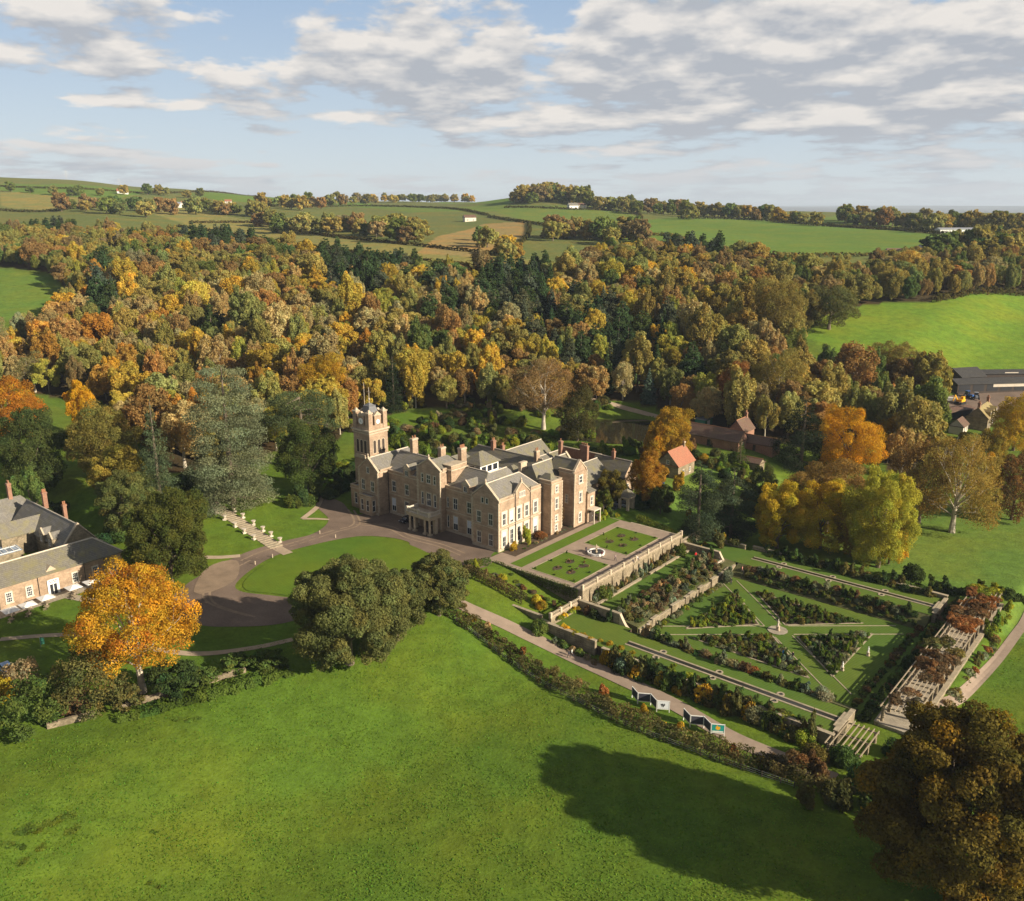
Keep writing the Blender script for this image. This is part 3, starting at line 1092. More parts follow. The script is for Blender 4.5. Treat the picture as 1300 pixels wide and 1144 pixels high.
big_tree(48, 632, 92, 508, (0.075, 0.100, 0.030), 'dark green holm oak behind the brick chimneys of the stables', n=20000, size=0.45, z0=0.04, n1=20, n2=8)
big_tree(136, 612, 92, 513, (0.21, 0.180, 0.044), 'olive brown oak right of the slim yellow birch', n=16000, size=0.45, z0=0.08, n1=18, n2=8)
big_tree(155, 640, 80, 560, (0.29, 0.235, 0.044), 'yellowish green tree below the olive brown oak and left of the spired conifer', n=12000, size=0.45, z0=0.08, n1=16, n2=8)
big_tree(165, 672, 84, 592, (0.14, 0.155, 0.046), 'dull green tree filling the gap behind the stable roof end', n=14000, size=0.42, z0=0.04, n1=16, n2=8)
big_tree(107, 556, 42, 478, (0.60, 0.34, 0.022), 'slim bright yellow birch glowing among dark evergreens', n=8000, size=0.42, z0=0.1, shape='tall', n1=14, n2=7, bark='pale_bark')
big_tree(18, 572, 82, 474, (0.42, 0.18, 0.024), 'flaming orange beech at the left edge above the dark holm oak', n=14000, size=0.45, z0=0.1, n1=18, n2=8, acc=((1.25, 1.5, 1.0), 0.3))
big_tree(43, 662, 44, 587, (0.15, 0.215, 0.055), 'light green cypress close behind the brick chimneys of the stables', n=7000, size=0.36, z0=0.02, shape='egg', n1=14, n2=7)
big_tree(416, 530, 64, 445, (0.42, 0.26, 0.026), 'golden yellow lime at the edge of the wood just left of the clock tower', n=12000, size=0.45, z0=0.14, n1=16, n2=8)
big_tree(850, 588, 66, 511, (0.36, 0.225, 0.026), 'golden tree between the dark pond and the tiled walled garden buildings', n=14000, size=0.42, z0=0.06, n1=16, n2=8, shape='egg')
big_tree(832, 592, 40, 532, (0.44, 0.25, 0.022), 'smaller golden tree standing at the corner of the dark pond', n=7000, size=0.42, z0=0.06, n1=14, n2=7)
big_tree(820, 640, 54, 566, (0.36, 0.195, 0.028), 'golden brown tree left of the orange tiled cottage', n=12000, size=0.40, z0=0.06, n1=16, n2=8, shape='egg')
big_tree(776, 640, 42, 595, (0.165, 0.140, 0.030), 'small olive tree against the service wing end of the manor', n=7000, size=0.36, z0=0.04, n1=14, n2=7)
big_tree(766, 650, 26, 620, (0.135, 0.150, 0.030), 'low green bushy tree at the foot of the small olive tree by the manor', n=3500, size=0.34, z0=0.02, n1=10, n2=6)
big_tree(986, 696, 80, 602, (0.46, 0.34, 0.030), 'rounded golden maple at the front left of the golden clump by the east rill', n=20000, size=0.38, z0=0.01, n1=22, n2=8, shape='dome')
big_tree(1040, 696, 90, 598, (0.49, 0.355, 0.030), 'bright golden maple in the middle of the clump by the east rill', n=22000, size=0.38, z0=0.01, n1=24, n2=8, shape='dome')
big_tree(1048, 675, 130, 584, (0.24, 0.155, 0.045), 'wide rust brown beech behind the golden maples of the clump', n=22000, size=0.42, z0=0.06, n1=20, n2=8)
big_tree(1114, 720, 94, 577, (0.38, 0.36, 0.046), 'tall lemon green lime at the right end of the golden clump', n=28000, size=0.40, z0=0.01, n1=26, n2=8, shape='dome')
big_tree(1128, 716, 44, 632, (0.52, 0.30, 0.022), 'bright yellow young lime at the front right of the golden clump', n=9000, size=0.36, z0=0.03, n1=14, n2=7, shape='egg')
big_tree(1080, 706, 56, 628, (0.27, 0.17, 0.035), 'brownish lime between the golden maple and the bright yellow young lime', n=10000, size=0.38, z0=0.04, n1=14, n2=7)
big_tree(1073, 606, 84, 509, (0.56, 0.29, 0.020), 'brilliant amber maple rising behind the golden clump', n=16000, size=0.42, z0=0.06, n1=18, n2=8)
big_tree(1126, 588, 38, 525, (0.36, 0.235, 0.024), 'small golden tree just right of the brilliant amber maple', n=6000, size=0.42, z0=0.06, n1=14, n2=7)
big_tree(1208, 676, 124, 540, (0.32, 0.235, 0.055), 'pale fading lime with bare white limbs at the edge of the right lawn', n=13000, size=0.42, z0=0.04, n1=20, n2=8, bark='pale_bark', twigs=4, nb=18)
big_tree(1166, 664, 84, 548, (0.215, 0.130, 0.042), 'russet half bare tree left of the pale fading lime', n=9000, size=0.42, z0=0.06, n1=18, n2=8, twigs=3, nb=16)
big_tree(1240, 655, 46, 575, (0.42, 0.27, 0.026), 'yellow tree on the right flank of the pale fading lime', n=8000, size=0.40, z0=0.04, n1=14, n2=7)
big_tree(1284, 660, 66, 566, (0.20, 0.115, 0.036), 'dark russet tree at the right edge beyond the right lawn', n=11000, size=0.42, z0=0.05, n1=16, n2=8)
big_tree(1286, 572, 62, 497, (0.44, 0.30, 0.026), 'yellow maple at the right edge below the lichened farmhouse', n=10000, size=0.45, z0=0.05, n1=16, n2=8)
big_tree(1256, 600, 46, 540, (0.28, 0.20, 0.030), 'dull gold tree between the farmhouse and the pale fading lime', n=7000, size=0.45, z0=0.05, n1=14, n2=7)
big_tree(1132, 492, 66, 429, (0.25, 0.205, 0.055), 'rounded olive gold oak standing at the foot of the right pasture', n=11000, size=0.5, z0=0.05, n1=16, n2=8)
big_tree(690, 545, 92, 447, (0.285, 0.185, 0.075), 'pale brown half bare oak behind the manor roofs', n=9000, size=0.48, z0=0.12, n1=20, n2=8, bark='pale_bark', twigs=4, nb=18)
big_tree(733, 560, 56, 488, (0.085, 0.080, 0.026), 'dark olive yew between the half bare oak and the dark pond', n=9000, size=0.42, z0=0.03, n1=16, n2=8, shape='egg')
big_tree(980, 445, 84, 345, (0.225, 0.180, 0.048), 'great bronze oak in the wood left of the right pasture', n=16000, size=0.6, z0=0.05, n1=20, n2=8)
big_tree(1052, 418, 78, 358, (0.125, 0.130, 0.042), 'broad dark olive oak at the top left corner of the right pasture', n=12000, size=0.6, z0=0.05, n1=18, n2=8)
big_tree(1020, 420, 52, 362, (0.19, 0.16, 0.046), 'bronze green oak left of the broad dark olive oak by the right pasture', n=8000, size=0.6, z0=0.05, n1=16, n2=7)
big_tree(930, 535, 58, 458, (0.24, 0.115, 0.035), 'rust red beech at the wood edge above the walled garden buildings', n=10000, size=0.48, z0=0.06, n1=16, n2=8)
big_tree(985, 530, 76, 438, (0.26, 0.21, 0.052), 'pale green gold ash above the dark yew by the walled garden', n=11000, size=0.48, z0=0.08, n1=18, n2=8, bark='pale_bark', twigs=3, nb=14)
big_tree(4, 480, 30, 385, (0.30, 0.26, 0.12), 'pale nearly bare ash at the left edge below the left pasture', n=1800, size=0.45, z0=0.2, n1=14, n2=7, bark='pale_bark', twigs=5, nb=14)
big_tree(45, 498, 48, 446, (0.21, 0.20, 0.075), 'small pale half bare tree on the grass at the far left', n=2600, size=0.42, z0=0.15, n1=14, n2=7, bark='pale_bark', twigs=4, nb=14)

big_tree(838, 652, 34, 612, (0.075, 0.10, 0.026), 'dark green tree just below the orange tiled cottage', n=6000, size=0.38, z0=0.03, n1=14, n2=7)
big_tree(968, 640, 40, 590, (0.085, 0.105, 0.03), 'dark green tree between second dark pine and golden clump', n=6000, size=0.40, z0=0.03, n1=14, n2=7)
big_conifer(296, 640, 100, 464, (0.190, 0.212, 0.115), 'massive blue green cedar with drooping shelves above the planter steps', 'cedar', n=36000, size=0.45, z0=0.04)
big_conifer(386, 596, 108, 503, (0.105, 0.135, 0.055), 'flat topped dark cedar left of the clock tower', 'umbrella', n=14000, size=0.45)
big_conifer(206, 655, 64, 508, (0.095, 0.125, 0.060), 'spired grey green fir with bare leader between evergreens', 'fir', n=9000, size=0.38, z0=0.05, rag=0.35)
big_conifer(885, 684, 62, 590, (0.065, 0.090, 0.046), 'dark blue green pine below the orange tiled cottage', 'pine', n=12000, size=0.40, z0=0.04)
big_conifer(927, 682, 56, 596, (0.078, 0.102, 0.054), 'second dark pine right of the one below the orange tiled cottage', 'pine', n=10000, size=0.40, z0=0.04)
big_conifer(1016, 595, 62, 508, (0.030, 0.042, 0.020), 'nearly black yew between the walled garden and the brilliant amber maple', 'pine', n=12000, size=0.42, z0=0.02)
big_conifer(939, 592, 26, 558, (0.075, 0.115, 0.024), 'small clipped green column beside the walled garden yard', 'fir', n=2500, size=0.3, z0=0.02)
big_conifer(500, 520, 36, 452, (0.034, 0.050, 0.022), 'dark fir behind the clock tower', 'fir', n=6000, size=0.45, z0=0.03)


# ------------------------------------------------------------------ the wood on the hillside
rngw = np.random.default_rng(7)
PROTO = []
for i, (R, H, shape, n1, n2, dens, tw, st) in enumerate([(6, 15, 'round', 15, 7, 1.0, 0, 1.0), (6, 14, 'dome', 22, 6, 1.0, 0, 1.0), (5.4, 16, 'egg', 13, 7, 0.9, 0, 1.3), (6, 15, 'round', 18, 6, 0.6, 3, 1.5),
                                                     (5.0, 16, 'tall', 14, 7, 0.75, 2, 1.7), (6.4, 14, 'dome', 11, 9, 1.0, 0, 0.9), (5.8, 15, 'round', 14, 6, 0.40, 4, 1.4), (6.0, 15.5, 'egg', 18, 7, 1.0, 0, 1.15),
                                                     (4.6, 16, 'tall', 20, 5, 0.7, 2, 1.9), (6.2, 15, 'round', 26, 5, 0.9, 0, 1.2), (5.6, 15, 'egg', 10, 8, 0.55, 3, 1.6)]):
    PROTO.append(broadleaf(500 + i, R, H, z0=H * 0.10, n=15000, size=0.42, shape=shape, n1=n1, n2=n2, dens=dens, twigs=tw, bark='pale_bark' if tw else 'bark', nb=14 if tw else 7, var=0.10, hue=0.06, stretch=st, jit=0.7))
CPROTO = [conifer(540, 3.6, 17, 4500, 0.65, 'fir'), conifer(541, 4.4, 16, 4500, 0.7, 'pine', z0=3.0), conifer(542, 4.8, 15, 4500, 0.7, 'pine', z0=2.0), conifer(543, 3.0, 15, 4000, 0.6, 'fir', rag=0.35)]

CONIFER_SPOTS = [(655, 372, 48, 38, .9), (735, 418, 60, 45, .6), (455, 335, 50, 42, .8), (395, 300, 30, 22, .6), (290, 295, 55, 22, .5), (200, 272, 40, 18, .6), (70, 272, 60, 22, .6),
                 (900, 302, 70, 18, .6), (800, 430, 60, 45, .6), (835, 470, 60, 35, .45), (845, 290, 40, 14, .6), (130, 370, 22, 40, .7), (560, 385, 25, 30, .4), (270, 420, 14, 25, .5), (510, 330, 30, 20, .5)]


def wood_kind(u, v):
    for (cu, cv, ru, rv, pr) in CONIFER_SPOTS:
        if ((u - cu) / ru) ** 2 + ((v - cv) / rv) ** 2 < 1 and rngw.random() < pr: return 'conifer', None
    if u > 900: pal = [('bronze', BRONZE, .34), ('olive', OLIVE, .26), ('green', GREEN, .12), ('rust', RUST, .08), ('tan', TAN, .10), ('brown', BROWN, .10)]
    elif v < 345: pal = [('olive', OLIVE, .27), ('bronze', BRONZE, .30), ('brown', BROWN, .15), ('green', GREEN, .12), ('rust', RUST, .08), ('gold', GOLD, .08)]
    elif u < 480: pal = [('rust', RUST, .17), ('orange', ORANGE, .08), ('tan', TAN, .22), ('gold', GOLD, .16), ('bronze', BRONZE, .13), ('olive', OLIVE, .16), ('lime', YGREEN, .06)]
    elif v > 440: pal = [('rust', RUST, .14), ('orange', ORANGE, .09), ('gold', GOLD, .20), ('olive', OLIVE, .22), ('tan', TAN, .12), ('bronze', BRONZE, .10), ('lime', YGREEN, .08)]
    else: pal = [('tan', TAN, .25), ('rust', RUST, .09), ('gold', GOLD, .16), ('olive', OLIVE, .17), ('bronze', BRONZE, .15), ('lime', YGREEN, .12), ('green', GREEN, .04)]
    k = rngw.choice(len(pal), p=np.array([q[2] for q in pal]) / sum(q[2] for q in pal))
    return pal[k][0], pal[k][1]


def scatter_wood():
    spots = []
    keep_out = [tuple(o.location[:2]) + (max(4.0, 0.62 * max(o.children[1].dimensions[:2]) / 2),) for o in col.objects if o.get('category') == 'tree' and o.location.y > 280]
    for pl in WPOLY:
        P_ = np.array(pl)
        lo, hi = P_.min(0), P_.max(0)
        cand = rngw.uniform(lo, hi, (90000, 2))
        m = inpoly(cand[:, 0], cand[:, 1], pl)
        for fp, c in FPOLY: m &= ~inpoly(cand[:, 0], cand[:, 1], fp)
        m &= np.hypot((cand[:, 0] - POND[0][0]) / 1.3, cand[:, 1] - POND[0][1]) > 21
        cand = cand[m]
        grid = {}
        for x, y in cand:
            R = (4.3 + 5.4 * rngw.random() ** 1.3) if y < 430 else (3.9 + 5.2 * rngw.random() ** 1.3)
            if any((x - kx) ** 2 + (y - ky) ** 2 < (kr + R * 0.45) ** 2 for kx, ky, kr in keep_out): continue
            gx, gy = int(x // 18), int(y // 18)
            ok = True
            for ix in (gx - 1, gx, gx + 1):
                for iy in (gy - 1, gy, gy + 1):
                    for (x2, y2, R2) in grid.get((ix, iy), ()):
                        if (x - x2) ** 2 + (y - y2) ** 2 < (0.66 * (R + R2)) ** 2: ok = False
            if ok:
                grid.setdefault((gx, gy), []).append((x, y, R))
                spots.append((x, y, R))
    return spots


def zone(u, v):
    if u < 115: return 'at the left end of the wood'
    if u < 265: return 'in the wood above the cedar' if v > 380 else 'in the wood by the left pasture'
    if u < 430: return 'in the wood near the clock tower'
    if u < 540: return 'in the wood behind the clock tower'
    if u < 660: return 'in the wood behind the manor roofs'
    if u < 770: return 'in the wood behind the yew'
    if u < 880: return 'in the wood above the dark pond'
    if u < 1000: return 'in the wood above the walled garden'
    if u < 1130: return 'in the wood beside the right pasture'
    return 'in the wood beyond the right pasture'


ORD = ['leftmost', 'second from left', 'third from left', 'fourth from left', 'fifth from left', 'sixth from left', 'seventh from left', 'eighth from left', 'ninth from left', 'tenth from left',
       'eleventh from left', 'twelfth from left', 'thirteenth from left', 'fourteenth from left', 'fifteenth from left']


def number_labels(items):
    """items: (object, stem, depth, u): labels that single each out by row and order"""
    by = {}
    for it in items: by.setdefault(it[1], []).append(it)
    for stem, l in by.items():
        if len(l) == 1:
            l[0][0]['label'] = stem; continue
        l.sort(key=lambda q: q[2])
        if len(l) > 4:
            n = (len(l) + 2) // 3
            rows = [('front row', l[:n]), ('middle row', l[n:2 * n]), ('back row', l[2 * n:])]
        else: rows = [('', l)]
        for rn, r in rows:
            r.sort(key=lambda q: q[3])
            for i, it in enumerate(r):
                o = ORD[min(i, len(ORD) - 1)]
                tail = ', '.join(x for x in (rn, o if len(r) > 1 else '') if x)
                it[0]['label'] = stem + (', ' + tail if tail else '')


def merged_trees(name, items):
    """trees too many to single out, as one object"""
    V = []; T = []
    for (x, y, z, s, sz, rz, cm, colr) in items:
        nv = len(cm.vertices)
        co = np.empty(nv * 3, np.float32); cm.vertices.foreach_get('co', co); co = co.reshape(-1, 3)
        tt = np.empty(nv * 4, np.float32); cm.color_attributes['tint'].data.foreach_get('color', tt); tt = tt.reshape(-1, 4).copy()
        c, sn = math.cos(rz), math.sin(rz)
        p = np.stack([(co[:, 0] * c - co[:, 1] * sn) * s + x, (co[:, 0] * sn + co[:, 1] * c) * s + y, co[:, 2] * sz + z], 1)
        tt[:, :3] *= np.array(colr)
        V.append(p); T.append(tt)
    V = np.concatenate(V); T = np.concatenate(T)
    n = len(V) // 4
    me = bpy.data.meshes.new(name)
    me.vertices.add(4 * n); me.vertices.foreach_set('co', V.ravel().astype(np.float32))
    me.loops.add(4 * n); me.loops.foreach_set('vertex_index', np.arange(4 * n, dtype=np.int32))
    me.polygons.add(n); me.polygons.foreach_set('loop_start', np.arange(0, 4 * n, 4, dtype=np.int32))
    me.update(calc_edges=True)
    me.color_attributes.new('tint', 'FLOAT_COLOR', 'POINT').data.foreach_set('color', T.ravel().astype(np.float32))
    me.materials.append(M['foliage'])
    return tag(mesh_obj(name, me), kind='stuff')


def many_trees(name, items, protos):
    """trees past counting: one object that sets copies of a few crowns on points"""
    me = bpy.data.meshes.new(name)
    me.from_pydata([(q[0], q[1], q[2]) for q in items], [], [])
    def att(nm, ty, vals, key):
        a = me.attributes.new(nm, ty, 'POINT')
        a.data.foreach_set(key, np.array(vals, np.float32).ravel())
    att('turn', 'FLOAT_VECTOR', [(0, 0, q[5]) for q in items], 'vector')
    att('size', 'FLOAT_VECTOR', [(q[3], q[3], q[4]) for q in items], 'vector')
    att('leaf_colour', 'FLOAT_COLOR', [(*q[7], 1) for q in items], 'color')
    idx = me.attributes.new('kind', 'INT', 'POINT')
    idx.data.foreach_set('value', np.array([q[6] for q in items], np.int32))
    o = mesh_obj(name, me)
    ng = bpy.data.node_groups.new('scatter', 'GeometryNodeTree')
    ng.interface.new_socket('Geometry', in_out='INPUT', socket_type='NodeSocketGeometry')
    ng.interface.new_socket('Geometry', in_out='OUTPUT', socket_type='NodeSocketGeometry')
    N = ng.nodes; Lk = ng.links
    gi = N.new('NodeGroupInput'); go = N.new('NodeGroupOutput')
    jn = N.new('GeometryNodeJoinGeometry')
    for cm in reversed(protos):
        m2 = cm.copy(); m2.materials.clear(); m2.materials.append(M['foliage_many'])
        po = bpy.data.objects.new('woodland_crown', m2)
        oi = N.new('GeometryNodeObjectInfo'); oi.inputs['Object'].default_value = po
        oi.inputs['As Instance'].default_value = True
        Lk.new(oi.outputs['Geometry'], jn.inputs[0])
    ip = N.new('GeometryNodeInstanceOnPoints')
    def named(nm, ty):
        n = N.new('GeometryNodeInputNamedAttribute'); n.data_type = ty; n.inputs['Name'].default_value = nm
        return n.outputs['Attribute']
    Lk.new(gi.outputs[0], ip.inputs['Points']); Lk.new(jn.outputs[0], ip.inputs['Instance'])
    ip.inputs['Pick Instance'].default_value = True
    Lk.new(named('kind', 'INT'), ip.inputs['Instance Index'])
    Lk.new(named('turn', 'FLOAT_VECTOR'), ip.inputs['Rotation']); Lk.new(named('size', 'FLOAT_VECTOR'), ip.inputs['Scale'])
    Lk.new(ip.outputs[0], go.inputs[0])
    md = o.modifiers.new('scatter', 'NODES'); md.node_group = ng
    return tag(o, kind='stuff')


SMALLP = [broadleaf(560 + i, 6, 11, z0=0.6, n=2600, size=0.95, n1=12, n2=5, var=0.16) for i in range(4)]


def vary(c, rng, k=0.14):
    f = 1 + k * rng.normal()
    h = 0.08 * rng.normal()
    return tuple(max(0.01, x * f * (1 + h * s)) for x, s in zip(c, (1, 0, -1)))


spots = scatter_wood()
spots.sort(key=lambda q: math.hypot(q[0], q[1]))
items = []; rest = []; nb = 0; nc = 0
for (x, y, R) in spots:
    z = float(zt(x, y))
    H = (5.0 + R * rngw.uniform(1.45, 2.2)) * (1.0 if y < 430 else 0.88 if y < 520 else 0.76)
    u, v, dep = Q((x, y, z + H * 0.6))
    if u < -60 or u > 1360: continue
    kind, colr = wood_kind(u, v)
    rz = rngw.uniform(0, 6.28)
    if kind == 'conifer':
        H = rngw.uniform(14, 21)
        cm, tm = CPROTO[rngw.integers(len(CPROTO))]
        s = rngw.uniform(0.95, 1.3); sz = H / 16
        c = vary(rngw.choice([0, 1, 2]) == 0 and BLUEG or PINEG, rngw)
        if c[0] > 0.1: c = tuple(q * 0.75 for q in c)
        if nc < 110:
            o = plant_tree('conifer_tree', 'x', 'tree', (x, y, z), cm, tm, c, s, rz, 'dark conifers in the hillside wood', sz)
            items.append((o, 'dark conifer ' + zone(u, v), dep, u)); nc += 1
        else: rest.append((x, y, z, s, sz, rz, len(PROTO) + nc % 4, c))
    else:
        k = rngw.choice(len(PROTO), p=[.10, .09, .11, .12, .11, .07, .08, .09, .09, .08, .06])
        cm, tm = PROTO[k]
        s = R / 6; sz = H / 15
        c = vary(colr, rngw)
        thin = k in (3, 6, 10)
        if nb < 235:
            o = plant_tree('broadleaf_tree', 'x', 'tree', (x, y, z), cm, tm, c, s, rz, 'autumn trees in the hillside wood', sz)
            form = 'half bare ' if thin else ''
            items.append((o, form + kind + ' tree ' + zone(u, v), dep, u)); nb += 1
        else:
            rest.append((x, y, z, s, sz, rz, int(k), c))
number_labels(items)
print('wood', len(spots), 'broadleaf', nb, 'conifer', nc, 'rest', len(rest))
if rest: many_trees('woodland', rest, [q[0] for q in PROTO] + [q[0] for q in CPROTO])

# ------------------------------------------------------------------ hedges, hedgerow trees and far copses
def hedge_mesh(name, pts, w, h, n_per_m, size, rng, var=0.2, zfun=None, ragged=0.3, split=None, origin=None):
    """a clipped or ragged hedge along a line; every few metres it bulges a little"""
    c = smooth_line(pts, 1.2) if len(pts) > 2 else [Vector(pts[0][:2]).lerp(Vector(pts[1][:2]), t / 12) for t in range(13)]
    cen = []; nrm = []; kk = []
    tot = 0
    for i in range(len(c) - 1):
        seg = (c[i + 1] - c[i]); L = seg.length
        if L < 1e-6: continue
        d = seg / L; nn = Vector((-d.y, d.x))
        m = max(1, int(L * n_per_m))
        hh = h * (1 + ragged * rng.normal() * 0.6); ww = w * (1 + ragged * rng.normal() * 0.5)
        th = rng.uniform(0, math.pi, m)
        t = rng.random(m)
        e = 0.55
        cx = np.sign(np.cos(th)) * np.abs(np.cos(th)) ** e
        sz = np.abs(np.sin(th)) ** e
        rad = 1 - 0.3 * rng.random(m) ** 2 + 0.1 * ragged * rng.normal(size=m)
        x = c[i].x + d.x * L * t + nn.x * cx * ww / 2 * rad
        y = c[i].y + d.y * L * t + nn.y * cx * ww / 2 * rad
        zb = zt(x, y) if zfun is None else np.full(m, zfun)
        z = zb + sz * hh * rad
        # faces of the sides run right down to the ground
        low = rng.random(m) < 0.3
        z = np.where(low, zb + rng.random(m) * hh * 0.8, z)
        x = np.where(low, c[i].x + d.x * L * t + nn.x * np.sign(cx) * ww / 2, x)
        y = np.where(low, c[i].y + d.y * L * t + nn.y * np.sign(cx) * ww / 2, y)
        cen.append(np.stack([x, y, z], 1))
        q = np.stack([nn.x * cx, nn.y * cx, np.where(low, 0.1, sz)], 1) + 0.5 * rng.normal(size=(m, 3))
        nrm.append(q / np.linalg.norm(q, axis=1)[:, None])
        tot += L
        kk.append(np.full(m, int(tot / 2.2)))
    cen = np.concatenate(cen); nrm = np.concatenate(nrm); kk = np.concatenate(kk)
    o = cen.mean(0) if origin is None else np.array(origin)
    o[2] = cen[:, 2].min()
    nl = kk.max() + 1
    return leaf_mesh(name, cen - o, nrm, size, tints(kk, nl, rng, var, 0.1), M['foliage'], rng), o


def hedge(pts, w, h, color, label, n_per_m=40, size=0.4, var=0.2, zfun=None, ragged=0.3, group=None, name='hedge', cat='hedge'):
    SEED[0] += 1
    rng = np.random.default_rng(SEED[0])
    me, o = hedge_mesh(name, pts, w, h, n_per_m, size, rng, var, zfun, ragged)
    ob = mesh_obj(name, me, loc=o, color=color)
    return tag(ob, label, cat, group)


FAR_HEDGES = [
    ([(225, 288), (300, 299), (420, 317), (520, 330), (600, 339)], 'low hedge along the upper edge of the wood behind the pines', 2.5),
    ([(240, 283), (330, 284), (440, 303), (545, 314), (620, 322)], 'hedge between the pale strip field and the olive field above it', 2.5),
    ([(330, 262), (450, 262), (560, 265), (620, 274)], 'hedge along the top of the olive field left of centre', 3),
    ([(620, 276), (660, 282), (740, 294), (800, 302)], 'hedge behind the tan field running to the right', 3),
    ([(0, 237), (90, 240), (210, 246), (330, 250)], 'dark hedge along the left skyline fields', 3),
    ([(640, 264), (720, 266), (800, 270), (815, 278)], 'hedge across the green hill above the tan field', 3),
    ([(860, 278), (960, 280), (1040, 287), (1140, 293), (1240, 304)], 'hedge along the top of the large sunlit right field', 3.5),
    ([(1040, 286), (1120, 292), (1190, 292), (1300, 297)], 'hedge behind the white barn on the right skyline', 3),
    ([(770, 302), (850, 300), (900, 318), (980, 325), (1080, 326), (1200, 321)], 'hedge along the lower edge of the large sunlit right field', 3),
    ([(1185, 384), (1240, 373), (1320, 376)], 'hedge along the top right edge of the right pasture', 4),
    ([(-40, 262), (60, 269), (140, 258)], 'hedge in front of the pale field at far left', 3),
    ([(600, 328), (645, 318), (670, 300), (672, 284)], 'hedge along the right side of the tan field', 3),
]
rngh = np.random.default_rng(21)
for pts, lab, w in FAR_HEDGES:
    hedge(px(pts), w, w * 0.9, vary((0.085, 0.080, 0.026), rngh), lab, n_per_m=7, size=1.4, group='hedges between the far fields')

# single trees standing in the far hedges and on the skyline, and copses of them
LINES = [  # (pixel line of feet, how many, spread in px, radius range, palette, stem of the label)
    ([(5, 243), (90, 247), (190, 247), (260, 250)], 9, 3, (3.5, 6.0), 'mixed', 'hedgerow tree by the pylons on the left skyline'),
    ([(70, 262), (160, 268), (260, 268), (330, 272)], 20, 8, (4.5, 7.5), 'brown', 'hedgerow tree round the far left farm'),
    ([(330, 262), (400, 262), (480, 256)], 12, 4, (5, 7.5), 'brown', 'hedgerow tree on the skyline above the olive field'),
    ([(455, 256), (530, 253), (605, 252)], 20, 3, (5, 7), 'mixed', 'tree of the skyline copse left of centre'),
    ([(655, 254), (700, 250), (745, 256)], 22, 5, (6, 9), 'bronze', 'tree of the round knoll copse on the skyline'),
    ([(745, 262), (830, 270), (900, 274), (985, 278)], 26, 4, (5, 7.5), 'bronze', 'tree of the long skyline belt right of the knoll'),
    ([(330, 285), (440, 293), (540, 300)], 22, 9, (4.5, 7.0), 'brown', 'tree of the belt across the olive field'),
    ([(600, 300), (635, 318), (650, 330)], 5, 6, (4, 6), 'mixed', 'hedgerow tree at the edge of the tan field'),
    ([(690, 300), (760, 300), (820, 300)], 14, 7, (4.5, 7), 'bronze', 'tree of the belt right of the tan field'),
    ([(1065, 278), (1140, 288), (1220, 292), (1300, 292)], 24, 4, (5, 7.5), 'bronze', 'tree of the far right skyline belt'),
    ([(985, 282), (1040, 286)], 5, 2, (4.5, 6), 'mixed', 'hedgerow tree behind the large sunlit right field'),
    ([(1180, 330), (1240, 325), (1300, 330)], 12, 9, (5, 8), 'green', 'dark tree behind the white house on the right'),
    ([(1240, 305), (1290, 312)], 4, 3, (4, 6), 'bronze', 'hedgerow tree above the right pasture skyline'),
]
hitems = []
for pts, n, spread, rr, pal, stem in LINES:
    grp = 'trees in the far hedgerows and copses'
    cum = np.array(pts, float)
    n = int(n * 1.42)
    for i in range(n):
        t = (i + rngh.uniform(0.1, 0.9)) / n * (len(cum) - 1)
        k = min(int(t), len(cum) - 2); f = t - k
        u, v = cum[k] * (1 - f) + cum[k + 1] * f
        g = G(u + rngh.normal() * 3, v + abs(rngh.normal()) * spread * 0.6)
        R = rngh.uniform(*rr) * 1.5
        c = {'mixed': [OLIVE, BRONZE, OLIVE, GREEN, GOLD], 'brown': [BRONZE, BROWN, OLIVE, GREEN, OLIVE], 'bronze': [BRONZE, BROWN, OLIVE, GREEN, BRONZE], 'green': [GREEN, DGREEN, BRONZE, OLIVE, GREEN]}[pal]
        cn = {OLIVE: 'olive', BRONZE: 'bronze', GOLD: 'gold', GREEN: 'green', RUST: 'rusty', BROWN: 'brown', DGREEN: 'deep green'}
        cc = c[rngh.integers(5)]
        cm, tm = SMALLP[rngh.integers(4)]
        o = plant_tree('hedgerow_tree', 'x', 'tree', g, cm, tm, vary(cc, rngh), R / 6, rngh.uniform(0, 6.28), grp, R / 6 * rngh.uniform(0.9, 1.2))
        hitems.append((o, cn[cc] + ' ' + stem, g.y, u))
number_labels(hitems)

# the wooded plain beyond the ridge, far too distant to count
far = []
for i in range(900):
    y = rngh.uniform(5500, 15000); x = rngh.uniform(-0.75, 0.75) * y
    far.append((x, y, float(zt(x, y)), rngh.uniform(5, 14), rngh.uniform(1.2, 2.0), 0, SMALLP[rngh.integers(4)][0], (0.06, 0.065, 0.035)))
if 0: merged_trees('distant_woodland', far)


